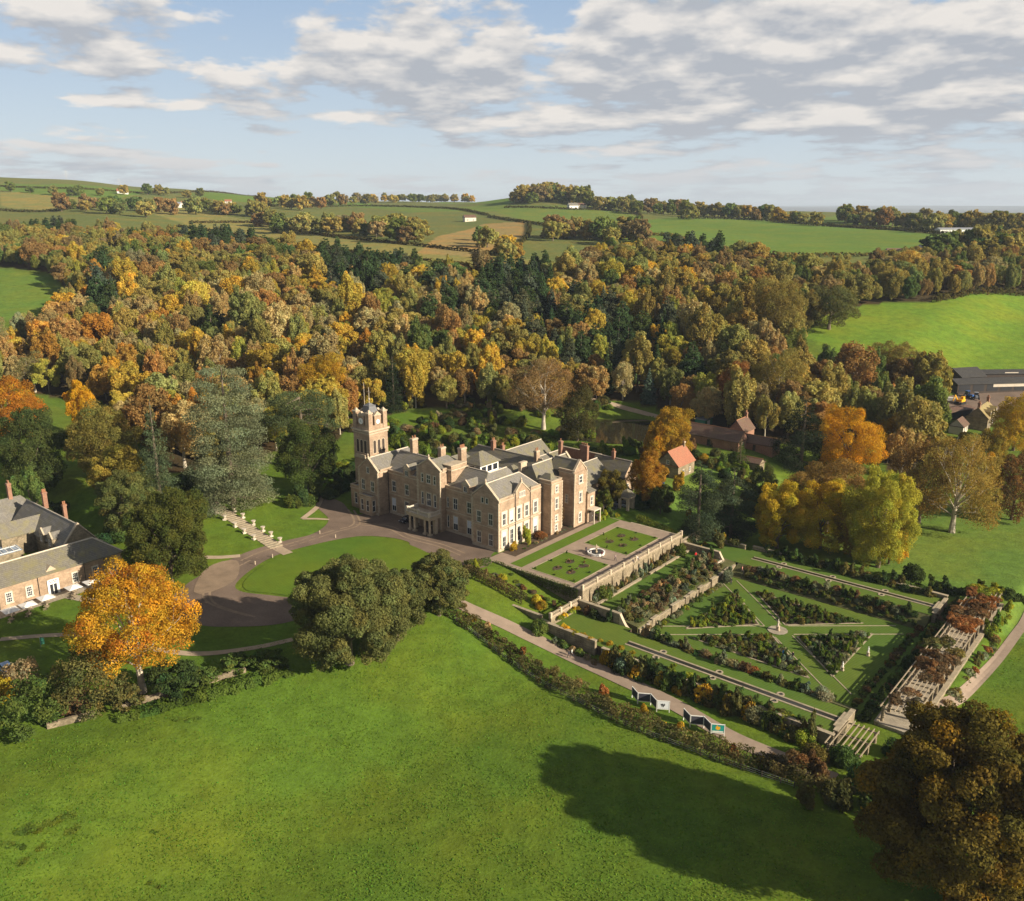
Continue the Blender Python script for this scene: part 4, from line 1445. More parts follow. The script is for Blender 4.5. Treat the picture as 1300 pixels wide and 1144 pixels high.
# ------------------------------------------------------------------ buildings
class House:
    """a building in the garden's frame; parts are meshes under one Empty"""
    def __init__(s, name, label, cat, a, b, z, group=None, rz=ANG, at=None):
        s.off = (a, b, z)
        p = W(a, b, z) if at is None else at
        s.root = thing(name, label, cat, p, rz, group)

    def mb(s):
        return MB(s.off)

    def add(s, name, mb, mat, parent=None):
        return mb.build(name, mat, parent or s.root)

    def window(s, face, t, pl, z, w, h, frame='dress_stone', sur=0.24, bars=(2, 3), pane='glass', blind=0.0, arch=False, sash='white'):
        """face: which way it looks ('-b', '+a', '+b', '-a'); t along the wall, pl the wall plane"""
        def bx(m, t0, t1, o0, o1, z0, z1, mi=0):
            sg = 1 if face[0] == '+' else -1
            p0, p1 = pl + sg * o0, pl + sg * o1
            if face[1] == 'b': m.box(t0, p0, z0, t1, p1, z1, mi)
            else: m.box(p0, t0, z0, p1, t1, z1, mi)
        f = s.mb(); x0, x1 = t - w / 2, t + w / 2
        bx(f, x0 - sur, x0, -0.1, 0.12, z - 0.02, z + h + 0.02)
        bx(f, x1, x1 + sur, -0.1, 0.12, z - 0.02, z + h + 0.02)
        bx(f, x0 - sur, x1 + sur, -0.1, 0.15, z + h + 0.02, z + h + 0.02 + sur * 1.2)
        bx(f, x0 - sur - 0.08, x1 + sur + 0.08, -0.1, 0.24, z - 0.22, z - 0.02)
        fw = 0.07
        bx(f, x0, x0 + fw, 0.03, 0.09, z, z + h, 1); bx(f, x1 - fw, x1, 0.03, 0.09, z, z + h, 1)
        bx(f, x0 + fw, x1 - fw, 0.03, 0.09, z, z + fw, 1); bx(f, x0 + fw, x1 - fw, 0.03, 0.09, z + h - fw, z + h, 1)
        for i in range(1, bars[0]): bx(f, x0 + w * i / bars[0] - 0.025, x0 + w * i / bars[0] + 0.025, 0.03, 0.075, z + fw, z + h - fw, 1)
        for i in range(1, bars[1]):
            k = 0.05 if i * 2 == bars[1] else 0.022
            bx(f, x0 + fw, x1 - fw, 0.031, 0.072, z + h * i / bars[1] - k, z + h * i / bars[1] + k, 1)
        wo = f.build('window', [M[frame], M[sash]], s.root)
        g = s.mb(); bx(g, x0, x1, -0.05, 0.035, z, z + h)
        g.build('pane', M[pane], wo)
        if blind:
            g = s.mb(); bx(g, x0 + fw, x1 - fw, 0.036, 0.05, z + h * (1 - blind), z + h - fw); g.build('blind', M['blind'], wo)
        return wo

    def chimney(s, a, b, z0, z1, wa=1.4, wb=0.9, mat='pink_stone', pots=2, parent=None):
        m = s.mb()
        m.box(a - wa / 2, b - wb / 2, z0, a + wa / 2, b + wb / 2, z1 - 0.45)
        m.box(a - wa / 2 - 0.12, b - wb / 2 - 0.12, z1 - 0.45, a + wa / 2 + 0.12, b + wb / 2 + 0.12, z1 - 0.2, 1)
        m.box(a - wa / 2 - 0.03, b - wb / 2 - 0.03, z1 - 0.2, a + wa / 2 + 0.03, b + wb / 2 + 0.03, z1, 1)
        c = m.build('chimney', [M[mat], M['dress_stone'] if mat != 'brick' else M['brick']], parent or s.root)
        for i in range(pots):
            p = s.mb()
            q = (i + 0.5) / pots - 0.5
            p.lathe((a + q * wa * 0.9 if wa > wb else a, b + q * wb * 0.9 if wb >= wa else b, z1), [(0.17, 0), (0.15, 0.5), (0.19, 0.55), (0.19, 0.7)], 8)
            p.build('chimney_pot', M['terracotta'], c)
        return c

    def coped_gable(s, face, t0, t1, pl, z0, zp, thick=0.45, up=0.35, parent=None, wall='pink_stone', steps=True, over=0.0):
        """the triangular top of a wall with sloping coping stones and kneelers"""
        tm = (t0 + t1) / 2
        sg = 1 if face[0] == '+' else -1

        def p(t, o, z):
            return (t, pl + sg * o, z) if face[1] == 'b' else (pl + sg * o, t, z)
        d = (0, -sg * thick, 0) if face[1] == 'b' else (-sg * thick, 0, 0)
        m = s.mb()
        m.prism([p(t0, 0, z0), p(t1, 0, z0), p(tm, 0, zp)], d, 0)
        d2 = (0, -sg * (thick + 0.2), 0) if face[1] == 'b' else (-sg * (thick + 0.2), 0, 0)
        for (q0, q1) in ((t0, tm), (t1, tm)):
            k = 0.25 if q0 == t0 else -0.25
            m.prism([p(q0 - k, 0.1, z0 - 0.02), p(q0 - k, 0.1, z0 + up), p(q1, 0.1, zp + up + 0.1), p(q1, 0.1, zp + 0.05)], d2, 1)
        o = m.build('gable', [M[wall], M['dress_stone']], parent or s.root)
        if steps:
            f = s.mb()
            c = p(tm, -thick / 2 + 0.05, zp + up)
            f.box(c[0] - 0.22, c[1] - 0.22, c[2] - 0.1, c[0] + 0.22, c[1] + 0.22, c[2] + 0.35)
            f.lathe((c[0], c[1], c[2] + 0.35), [(0.1, 0), (0.24, 0.2), (0.2, 0.42), (0.03, 0.75)], 8)
            f.build('finial', M['dress_stone'], o)
        return o

    def parapet(s, a0, b0, a1, b1, z, h=0.7, t=0.35, sides='nesw', mat='pink_stone', base=0.25):
        """band course and parapet round a wall head; sides: n=+b, s=-b, e=+a, w=-a"""
        m = s.mb()
        q = 0.18
        if 's' in sides: m.box(a0 - q, b0 - q, z - base, a1 + q, b0 + 0.02, z, 1); m.box(a0, b0 - 0.03, z, a1, b0 + t, z + h); m.box(a0 - 0.08, b0 - 0.1, z + h, a1 + 0.08, b0 + t + 0.06, z + h + 0.15, 1)
        if 'n' in sides: m.box(a0 - q, b1 - 0.02, z - base, a1 + q, b1 + q, z, 1); m.box(a0, b1 - t, z, a1, b1 + 0.03, z + h); m.box(a0 - 0.08, b1 - t - 0.06, z + h, a1 + 0.08, b1 + 0.1, z + h + 0.15, 1)
        if 'e' in sides: m.box(a1 - 0.02, b0 + 0.03, z - base + 0.004, a1 + q - 0.004, b1 - 0.03, z - 0.004, 1); m.box(a1 - t, b0 + t + 0.003, z, a1 + 0.03, b1 - t - 0.003, z + h - 0.003); m.box(a1 - t - 0.06, b0 + t + 0.07, z + h - 0.003, a1 + 0.1, b1 - t - 0.07, z + h + 0.147, 1)
        if 'w' in sides: m.box(a0 - q + 0.004, b0 + 0.03, z - base + 0.004, a0 + 0.02, b1 - 0.03, z - 0.004, 1); m.box(a0 - 0.03, b0 + t + 0.003, z, a0 + t, b1 - t - 0.003, z + h - 0.003); m.box(a0 - 0.1, b0 + t + 0.07, z + h - 0.003, a0 + t + 0.06, b1 - t - 0.07, z + h + 0.147, 1)
        return m.build('parapet', [M[mat], M['dress_stone']], s.root)


# ---- the manor
mn = House('manor_house', 'pink stone manor house with slate roofs, clock tower and pillared porch facing the oval lawn', 'manor', -43.2, 3.0, 6.0)
Z0 = 6.0
m = mn.mb()
m.box(-92, 1.8, Z0 - 1, -84.5, 20, 18.0)                 # west pavilion
m.box(-84.5, 5.5, Z0 - 1, -51.6, 17, 17.6)               # main range
m.box(-71, 3.5, Z0 - 1, -63, 5.5, 22.0, top=True)        # centre bay
m.box(-71, 5.5, 17.6, -63, 12, 22.0, bottom=False)
m.box(-51.6, 3.0, Z0 - 1, -43.2, 19.5, 18.6)             # east wing
m.box(-52.2, 19.5, Z0 - 1, -44.2, 36.5, 18.2)            # back of the east wing
m.box(-44.2, 19.9, Z0 - 1, -40.4, 24.2, 19.6)            # second bay
m.box(-44.2, 28.0, Z0 - 1, -39.2, 33.2, 20.6)            # third bay
m.box(-44.2, 33.2, Z0 - 1, -38.7, 36.6, 14.2)            # side porch
m.box(-84, 17, Z0 - 1, -52.2, 40, 15.6)                  # middle of the house
m.box(-96.5, 2.4, Z0 - 1, -92, 6, 11.8)                  # low bay by the tower
m.box(-90.6, 0.2, Z0 - 1, -85.6, 1.8, 11.0)              # bay window
# plinth, string courses and corner stones of the walls
n_plain = len(m.f)
for (a0, a1, b) in ((-92, -84.5, 1.8), (-84.5, -71, 5.5), (-63, -51.6, 5.5), (-51.6, -43.2, 3.0)):
    m.box(a0 + 0.02, b - 0.14, Z0 - 0.5, a1 - 0.02, b + 0.05, Z0 + 0.7)
    m.box(a0 + 0.02, b - 0.11, 11.55, a1 - 0.02, b + 0.05, 11.85)
m.box(-43.25, 3.0 + 0.05, Z0 - 0.5, -43.06, 19.4, Z0 + 0.7); m.box(-43.25, 3.05, 11.55, -43.09, 19.4, 11.85)
for (a, b, zt_) in ((-43.2, 3.0, 18.3), (-51.6, 3.0, 18.3), (-84.5, 1.8, 17.8), (-92, 1.8, 17.8), (-40.4, 19.9, 19.3), (-40.4, 24.2, 19.3), (-39.2, 28, 20.3), (-39.2, 33.2, 20.3), (-71, 3.5, 21.6), (-63, 3.5, 21.6)):
    z = Z0 + 0.75; k = 0
    while z < zt_:
        w_ = 0.42 if k % 2 else 0.28
        m.box(a - w_, b - 0.05, z, a + 0.05 if a > -45 or a in (-84.5, -63) else a + w_, b + w_, z + 0.36)
        z += 0.4; k += 1
for i in range(n_plain, len(m.f)): m.m[i] = 1
wall = mn.add('wall', m, [M['pink_stone'], M['dress_stone']])
# roofs
m = mn.mb()
m.roof(-92, 2.3, -84.5, 20, 18.05, 21.4, 'b', 0, 3.4)
m.roof(-86, 6.0, -51, 17.2, 17.9, 22.0, 'a', 0, 3)
m.roof(-71, 3.9, -63, 13, 22.05, 24.4, 'b', 0, 2.5)
m.roof(-51.4, 3.4, -43.5, 19.3, 18.75, 22.3, 'b', 0, 3.5)
m.roof(-49.5, 9.0, -43.3, 14.4, 18.76, 21.0, 'a', 3.0, 0)          # behind the east gable
m.roof(-57.5, 11.5, -51.7, 22.5, 18.0, 21.4, 'b', 0, 3)
mn.add('roof', m, M['slate'])
m = mn.mb()
m.roof(-52.4, 19.7, -43.9, 36.8, 18.3, 22.6, 'b', 2, 0)
m.roof(-45.5, 20.2, -40.9, 24.0, 19.7, 21.4, 'a', 1.5, 1.5)
m.roof(-47.5, 28.2, -39.6, 33.0, 20.7, 23.4, 'a', 0, 0)
m.roof(-44.2, 33.3, -38.4, 36.8, 14.3, 15.6, 'b', 0, 1.0)
m.roof(-84, 33, -53, 41, 15.7, 19.2, 'a', 3.5, 3.5)
m.roof(-83, 20, -74, 32, 15.7, 19.0, 'b', 3, 3)
m.roof(-66, 29, -59, 33.5, 15.7, 17.8, 'b', 1.6, 1.6)
mn.add('rear_roof', m, M['old_slate'])
m = mn.mb()
m.box(-73.5, 17.3, 15.62, -52.5, 32.5, 15.78); m.box(-96.3, 2.6, 11.82, -92, 5.9, 11.95); m.box(-90.4, 0.4, 11.02, -85.8, 1.8, 11.12)
mn.add('lead_flat', m, M['lead'])
# ridge tiles, pale with age
m = mn.mb()
for p0, p1 in (((-88.25, 2.6, 21.45), (-88.25, 16.6, 21.45)), ((-85.8, 11.6, 22.05), (-54.2, 11.6, 22.05)), ((-47.45, 3.7, 22.35), (-47.45, 15.8, 22.35)), ((-54.6, 11.6, 21.45), (-54.6, 19.4, 21.45)),
               ((-48.15, 21.8, 22.65), (-48.15, 36.6, 22.65)), ((-43.5, 19.3, 18.8), (-47.45, 15.8, 22.3)), ((-47, 30.6, 23.45), (-39.8, 30.6, 23.45)), ((-80.4, 37, 19.25), (-56.6, 37, 19.25))):
    m.tube(p0, p1, 0.15, 0.15, 6)
mn.add('ridge_tiles', m, M['pale_stone'])
mn.coped_gable('-b', -92, -84.5, 1.8, 18.0, 21.3)
mn.coped_gable('-b', -71, -63, 3.5, 22.0, 24.6)
mn.coped_gable('-b', -51.6, -43.2, 3.0, 18.6, 22.2)
mn.coped_gable('+a', 8.7, 14.6, -43.2, 18.6, 21.4)
mn.coped_gable('+a', 28.0, 33.2, -39.4, 20.6, 23.4, steps=False)
mn.coped_gable('+b', -52.2, -44.2, 36.5, 18.2, 22.8, steps=False)
for (a0, b0, a1, b1, z, sd) in ((-84.5, 5.5, -71, 17, 17.6, 's'), (-63, 5.5, -51.6, 17, 17.6, 's'), (-51.6, 3.0, -43.2, 8.7, 18.6, 'e'), (-51.6, 14.6, -43.2, 19.5, 18.6, 'e'),
                                (-44.2, 19.9, -40.4, 24.2, 19.6, 'nes'), (-44.2, 28.0, -39.2, 33.2, 20.6, 'ns'), (-92, 2.4, -84.5, 16, 18.0, 'e'), (-96.5, 2.4, -92, 6, 11.8, 'sw'), (-90.6, 0.2, -85.6, 1.8, 11.0, 'sew'), (-71, 4.2, -63, 12, 22, 'ew')):
    mn.parapet(a0, b0, a1, b1, z, 0.55 if b1 > 2 else 0.35, sides=sd)
# dormers with little stone gables
for a in (-77, -56):
    m = mn.mb()
    m.box(a - 1.3, 5.35, 17.55, a + 1.3, 8.4, 19.6, 0)
    m.prism([(a - 1.5, 5.3, 19.6), (a + 1.5, 5.3, 19.6), (a, 5.3, 21.1)], (0, 0.35, 0), 1)
    m.roof(a - 1.45, 5.7, a + 1.45, 9.6, 19.62, 20.9, 'b', 0, 0, 2)
    d = m.build('dormer', [M['pink_stone'], M['dress_stone'], M['slate']], mn.root)
    mn.window('-b', a, 5.35, 17.9, 1.1, 1.4, sur=0.15, bars=(2, 1))
# windows
for a, z, h in ((-90.3, 12.4, 2.8), (-86.6, 12.4, 2.8)): mn.window('-b', a, 1.8, z, 1.25, h, bars=(2, 2))
mn.window('-b', -88.25, 1.8, 17.3, 1.0, 1.6, sur=0.18, bars=(2, 1))
for a in (-89.2, -87.0): mn.window('-b', a, 0.2, 7.2, 1.1, 3.1, bars=(1, 2))
mn.window('+a', 1.0, -85.6, 7.2, 1.0, 3.1, bars=(1, 2), sur=0.2)
mn.window('-b', -94.3, 2.4, 7.4, 1.1, 3.0, bars=(1, 2))
for i, a in enumerate((-82.2, -77.2)): mn.window('-b', a, 5.5, 12.5, 1.4, 2.9, bars=(2, 2)); mn.window('-b', a - 0.2, 5.5, 7.0, 1.5, 3.6, bars=(2, 2), blind=0.6 if i == 0 else 0.0)
for i, a in enumerate((-59.6, -54.9)): mn.window('-b', a, 5.5, 12.5, 1.4, 2.9, bars=(2, 2)); mn.window('-b', a, 5.5, 7.0, 1.5, 3.6, bars=(2, 2), blind=0.55)
mn.window('-b', -62.2, 5.5, 12.6, 0.6, 2.6, bars=(1, 2), sur=0.16); mn.window('-b', -62.2, 5.5, 7.2, 0.6, 3.2, bars=(1, 2), sur=0.16)
for a, w_ in ((-69.2, 0.8), (-67, 1.5), (-64.8, 0.8)):
    mn.window('-b', a, 3.5, 12.4, w_, 3.3, bars=(2 if w_ > 1 else 1, 2)); mn.window('-b', a, 3.5, 18.4, w_ * 0.9, 2.2, bars=(2 if w_ > 1 else 1, 2))
for a in (-49.4, -45.6): mn.window('-b', a, 3.0, 7.1, 1.3, 2.9, bars=(2, 2)); mn.window('-b', a, 3.0, 12.3, 1.3, 2.9, bars=(2, 2))
for a in (-48.2, -46.8): mn.window('-b', a, 3.0, 17.5, 0.8, 1.4, sur=0.16, bars=(1, 1))
for i, b in enumerate((5.0, 7.8, 10.6, 13.5, 17.0)):
    mn.window('+a', b, -43.2, 12.4, 1.15, 2.9, 'pale_stone', 0.5, (2, 2), blind=(0.0, 0.8, 0, 0, 0)[i])
    mn.window('+a', b, -43.2, 6.9, 1.2, 3.7, 'pale_stone', 0.55, (2, 3), blind=(0.3, 0, 0, 0, 0.5)[i])
for b in (10.9, 11.7, 12.5): mn.window('+a', b, -43.2, 18.0, 0.45, 1.2, sur=0.14, bars=(1, 1), frame='pale_stone')
for z, h, w_ in ((6.8, 1.5, 0.9), (9.4, 1.3, 0.9), (12.6, 2.7, 1.0), (17.0, 1.6, 0.8)): mn.window('+a', 22.0, -40.4, z, w_, h, 'pale_stone', 0.3, (2, 2))
for z, h, w_ in ((7.0, 2.4, 0.9), (12.4, 2.6, 1.0), (17.6, 1.8, 1.3)): mn.window('+a', 30.6, -39.2, z, w_, h, 'pale_stone', 0.32, (2, 2))
mn.window('-b', -41.6, 28.0, 12.4, 0.8, 2.2, sur=0.16); mn.window('+a', 35.0, -38.7, 10.6, 0.9, 2.2, 'pale_stone', 0.26, (2, 2))
m = mn.mb(); m.box(-38.72, 34.1, 6.1, -38.6, 35.7, 9.2); dr = m.build('door', M['dark_wood'], mn.root)
m = mn.mb(); m.box(-38.6, 35.4, 7.3, -38.5, 35.5, 7.6); m.build('handle', M['steel'], dr)
m = mn.mb(); m.box(-38.75, 33.4, 9.5, -36.6, 36.5, 9.8); m.box(-36.9, 33.45, 6, -36.65, 33.7, 9.5); m.box(-36.9, 36.2, 6, -36.65, 36.45, 9.5)
mn.add('side_canopy', m, M['pale_stone'])
# porte cochere
m = mn.mb()
for a in (-70.6, -68.9, -65.2, -63.5): m.box(a - 0.5, -0.4, Z0 - 0.6, a + 0.5, 0.5, Z0 + 0.5, 0); m.lathe((a, 0.05, Z0 + 0.5), [(0.36, 0), (0.30, 0.25), (0.30, 3.3), (0.38, 3.5), (0.42, 3.7)], 10, 0)
for b in (2.0,):
    for a in (-70.6, -63.5): m.box(a - 0.45, b - 0.45, Z0 - 0.6, a + 0.45, b + 0.45, Z0 + 4.2, 0)
m.box(-71.3, -0.6, Z0 + 4.2, -62.8, 3.5, Z0 + 4.95, 0); m.box(-71.6, -0.9, Z0 + 4.95, -62.5, 3.5, Z0 + 5.2, 0)
pc = mn.add('porch', m, M['dress_stone'])
m = mn.mb()
m.box(-71.2, -0.5, Z0 + 5.2, -62.9, -0.2, Z0 + 5.4); m.box(-71.2, -0.5, Z0 + 6.05, -62.9, -0.2, Z0 + 6.2)
m.box(-63.2, -0.2, Z0 + 5.2, -62.9, 3.4, Z0 + 5.4); m.box(-63.2, -0.2, Z0 + 6.05, -62.9, 3.4, Z0 + 6.2); m.box(-71.2, -0.2, Z0 + 5.2, -70.9, 3.4, Z0 + 6.2)
for i in range(16): m.box(-70.9 + i * 0.5, -0.43, Z0 + 5.4, -70.75 + i * 0.5, -0.27, Z0 + 6.05)
for i in range(7): m.box(-63.13, 0.1 + i * 0.5, Z0 + 5.4, -62.97, 0.25 + i * 0.5, Z0 + 6.05)
for a in (-71.05, -67, -63.05): m.box(a - 0.3, -0.65, Z0 + 5.2, a + 0.3, -0.05, Z0 + 6.45)
m.build('porch_balustrade', M['pale_stone'], pc)
m = mn.mb(); m.box(-68.2, 3.35, Z0, -65.8, 3.47, Z0 + 3.3); dr = m.build('door', M['dark_wood'], mn.root)
m = mn.mb(); m.box(-66.1, 3.25, Z0 + 1.1, -66.0, 3.36, Z0 + 1.4); m.build('handle', M['steel'], dr)
# chimneys
for (a, b, z0, z1, wa, wb, mt, pots) in ((-81.5, 12.5, 19.5, 26.0, 1.1, 2.0, 'pink_stone', 2), (-73.0, 14.5, 19.0, 24.6, 1.2, 1.8, 'pink_stone', 2), (-63.6, 12.4, 18, 26.6, 1.3, 1.9, 'pink_stone', 4),
                                         (-74.5, 37.0, 17.5, 21.6, 1.0, 1.2, 'brick', 2), (-51.4, 22.0, 17.5, 22.9, 0.9, 2.4, 'dress_stone', 0), (-58.5, 36.8, 17, 21.5, 1.0, 1.4, 'pink_stone', 2)):
    mn.chimney(a, b, z0, z1, wa, wb, mt, pots)
m = mn.mb(); m.box(-64.6, 6.2, 19.0, -61.6, 12.0, 22.0, 0); m.box(-64.9, 6.0, 22.0, -61.3, 12.2, 22.3, 1); m.box(-64.4, 6.4, 22.3, -61.8, 11.8, 23.1, 0); m.box(-64.6, 6.2, 23.1, -61.6, 12.0, 23.3, 1)
mn.add('chimney_base', m, [M['pink_stone'], M['dress_stone']])
# white roof lantern
m = mn.mb(); m.box(-71.2, 20.8, 15.6, -65.0, 28.2, 19.2); m.box(-71.4, 20.6, 19.2, -64.8, 28.4, 19.45); ln = mn.add('roof_lantern', m, M['white'])
m = mn.mb(); m.roof(-71.7, 20.3, -64.5, 28.7, 19.46, 22.2, 'b', 3.4, 3.4); m.build('lantern_roof', M['old_slate'], ln)
m = mn.mb()
for i in range(3): m.box(-65.02, 21.4 + i * 2.3, 17.2, -64.94, 23.1 + i * 2.3, 18.8)
for i in range(3): m.box(-70.6 + i * 2.0, 20.72, 17.2, -69.2 + i * 2.0, 20.82, 18.8)
m.build('lantern_glass', M['glass'], ln)
m = mn.mb(); m.lathe((-60.3, 27.2, 15.8), [(1.3, 0), (1.3, 0.8), (1.1, 1.3), (0.6, 1.7), (0.05, 1.85)], 14); mn.add('roof_dome', m, M['lead'])
# rainwater pipes
m = mn.mb()
for p in ((-43.05, 14.9), (-43.05, 9.1), (-51.75, 5.35), (-84.3, 5.35)): m.tube((p[0], p[1], Z0), (p[0], p[1], 19.8 if p[0] > -45 else 17.4), 0.08)
mn.add('drainpipe', m, M['black_metal'])

# ---- clock tower: a part of the manor with its own pieces
ta0, ta1, tb0, tb1 = -98.6, -92.02, 6.02, 12.6
m = mn.mb()
m.box(ta0, tb0, 5, ta1, tb1, 27.0, 0)
for z, h, o in ((12.0, 0.3, 0.12), (19.2, 0.35, 0.16), (26.3, 0.35, 0.2), (27.0, 0.5, 0.45)): m.box(ta0 - o, tb0 - o, z, ta1 + o, tb1 + o, z + h, 1)
m.box(ta0 + 0.15, tb0 + 0.15, 27.5, ta1 - 0.15, tb1 - 0.15, 28.6, 0)
for ca in (ta0 + 0.7, ta1 - 0.7):
    for cb in (tb0 + 0.7, tb1 - 0.7):
        m.box(ca - 0.72, cb - 0.72, 27.5, ca + 0.72, cb + 0.72, 32.0, 0)
        m.box(ca - 0.85, cb - 0.85, 32.0, ca + 0.85, cb + 0.85, 32.3, 1); m.frustum(ca, cb, 32.3, 33.0, 1.1, 1.1, 0.25, 0.25, 1)
cm_, bm_ = (ta0 + ta1) / 2, (tb0 + tb1) / 2
for sg in (-1, 1):
    b = tb0 + 0.35 if sg < 0 else tb1 - 0.35
    m.box(cm_ - 1.15, b - 0.3, 28.6, cm_ + 1.15, b + 0.3, 31.2, 0)
    m.prism([(cm_ - 1.4, b - 0.35, 31.2), (cm_ + 1.4, b - 0.35, 31.2), (cm_, b - 0.35, 32.4)], (0, 0.7, 0), 1)
    a = ta0 + 0.35 if sg < 0 else ta1 - 0.35
    m.box(a - 0.3, bm_ - 1.15, 28.6, a + 0.3, bm_ + 1.15, 31.2, 0)
    m.prism([(a - 0.35, bm_ - 1.4, 31.2), (a - 0.35, bm_ + 1.4, 31.2), (a - 0.35, bm_, 32.4)], (0.7, 0, 0), 1)
tw = mn.add('clock_tower', m, [M['pink_stone'], M['dress_stone']])
m = mn.mb()
m.frustum(cm_, bm_, 28.6, 33.4, 4.9, 4.9, 2.3, 2.3); m.frustum(cm_, bm_, 33.4, 33.6, 2.5, 2.5, 2.5, 2.5)
m.frustum(cm_, bm_, 33.6, 34.3, 2.0, 2.0, 0.3, 0.3)
m.build('tower_roof', M['old_lead'], tw)
m = mn.mb(); m.tube((cm_, bm_, 34.2), (cm_, bm_, 38.6), 0.08, 0.05, 6); m.lathe((cm_, bm_, 35.0), [(0.05, 0), (0.25, 0.25), (0.05, 0.5)], 8); m.box(cm_ - 0.7, bm_ - 0.03, 37.2, cm_ + 0.7, bm_ + 0.03, 37.32)
m.tube((ta0 + 1.2, tb0 + 3.4, 30), (ta0 + 1.2, tb0 + 3.4, 39.6), 0.07, 0.04, 6)
m.build('weather_vane', M['pale_stone'], tw)
m = mn.mb(); m.box(cm_ - 0.9, tb0 - 0.02, 28.75, cm_ + 0.9, tb0 + 0.04, 30.6)
def dial(face):
    m = mn.mb(); n = 24
    pts = [(math.cos(2 * math.pi * i / n), math.sin(2 * math.pi * i / n)) for i in range(n)]
    if face == 'b': m.prism([(cm_ + 0.85 * p, tb0 - 0.03, 29.7 + 0.85 * q) for p, q in pts], (0, 0.1, 0), 0); m.box(cm_ - 0.04, tb0 - 0.06, 29.5, cm_ + 0.04, tb0 - 0.032, 30.0, 1); m.box(cm_, tb0 - 0.06, 29.46, cm_ + 0.4, tb0 - 0.032, 29.54, 1)
    else: m.prism([(ta1 + 0.03, bm_ + 0.62 * p, 29.5 + 0.62 * q) for p, q in pts], (-0.1, 0, 0), 0); m.box(ta1 + 0.032, bm_ - 0.04, 29.5, ta1 + 0.06, bm_ + 0.04, 30.0, 1); m.box(ta1 + 0.032, bm_, 29.46, ta1 + 0.06, bm_ + 0.4, 29.54, 1)
    m.build('clock_face', [M['white'], M['black_metal']], tw)
dial('b'); dial('a')
for i in (-1, 0, 1):                                # belfry openings, three to each face
    for face in ('b', 'a'):
        m = mn.mb(); c = (cm_ if face == 'b' else bm_) + i * 1.55
        n = 9; arc = [(0.45 * math.cos(math.pi * k / (n - 1)), 0.45 * math.sin(math.pi * k / (n - 1))) for k in range(n)]
        out = [(-0.45, 20.9), (0.45, 20.9)] + [(x, 24.0 + y) for x, y in arc]
        ot2 = [(-0.68, 20.7), (0.68, 20.7)] + [(x * 1.5, 24.0 + y * 1.5) for x, y in arc]
        if face == 'b':
            m.prism([(c + x, tb0 - 0.06, z) for x, z in ot2], (0, 0.1, 0), 0); m.prism([(c + x, tb0 - 0.09, z) for x, z in out], (0, 0.1, 0), 1)
        else:
            m.prism([(ta1 + 0.06, c + x, z) for x, z in ot2], (-0.1, 0, 0), 0); m.prism([(ta1 + 0.09, c + x, z) for x, z in out], (-0.1, 0, 0), 1)
        m.build('belfry_opening', [M['dress_stone'], M['dark_wood']], tw)
m = mn.mb(); m.box(ta1 - 0.1, bm_ - 2.0, 19.56, ta1 + 0.75, bm_ + 2.0, 19.8, 0); m.box(ta1 + 0.55, bm_ - 2.0, 19.8, ta1 + 0.75, bm_ + 2.0, 20.55, 0)
m.box(cm_ - 2.0, tb0 - 0.75, 19.56, cm_ + 2.0, tb0 + 0.1, 19.8, 0); m.box(cm_ - 2.0, tb0 - 0.75, 19.8, cm_ + 2.0, tb0 - 0.55, 20.55, 0)
m.build('balcony', M['dress_stone'], tw)

# ---- ranges behind the manor
def cottage(name, label, cat, a0, b0, a1, b1, z0, ze, zr, axis, wallm, roofm, wins=(), chims=(), hips=(0, 0), group=None, door=None, over=0.3, gcope=True):
    h = House(name, label, cat, a0, b0, z0, group)
    m = h.mb(); m.box(a0, b0, z0 - 1.2, a1, b1, ze); 
    if hips[0] == 0 and hips[1] == 0:
        if axis == 'b':
            mid = (a0 + a1) / 2
            for b, d in ((b0, 0.3), (b1, -0.3)): m.prism([(a0, b, ze), (a1, b, ze), (mid, b, zr - 0.15)], (0, d, 0))
        else:
            mid = (b0 + b1) / 2
            for a, d in ((a0, 0.3), (a1, -0.3)): m.prism([(a, b0, ze), (a, b1, ze), (a, mid, zr - 0.15)], (d, 0, 0))
    h.add('wall', m, M[wallm])
    m = h.mb(); o = over
    m.roof(a0 - o, b0 - o, a1 + o, b1 + o, ze, zr, axis, hips[0], hips[1]); rf = h.add('roof', m, M[roofm])
    m = h.mb()
    if axis == 'b': m.tube(((a0 + a1) / 2, b0 - o + hips[0], zr + 0.03), ((a0 + a1) / 2, b1 + o - hips[1], zr + 0.03), 0.13, n=6)
    else: m.tube((a0 - o + hips[0], (b0 + b1) / 2, zr + 0.03), (a1 + o - hips[1], (b0 + b1) / 2, zr + 0.03), 0.13, n=6)
    m.build('ridge_tiles', M['terracotta'] if 'tile' in roofm else M['pale_stone'], rf)
    for wn in wins: h.window(*wn[:6], frame=wn[6] if len(wn) > 6 else 'dress_stone', sur=0.14, bars=(2, 2))
    for c in chims: h.chimney(*c, parent=rf)
    if door:
        f, t, pl, w_, hh = door
        m = h.mb()
        if f == '+a': m.box(pl - 0.05, t - w_ / 2, z0, pl + 0.06, t + w_ / 2, z0 + hh)
        else: m.box(t - w_ / 2, pl - 0.06, z0, t + w_ / 2, pl + 0.05, z0 + hh)
        h.add('door', m, M['dark_wood'])
    return h


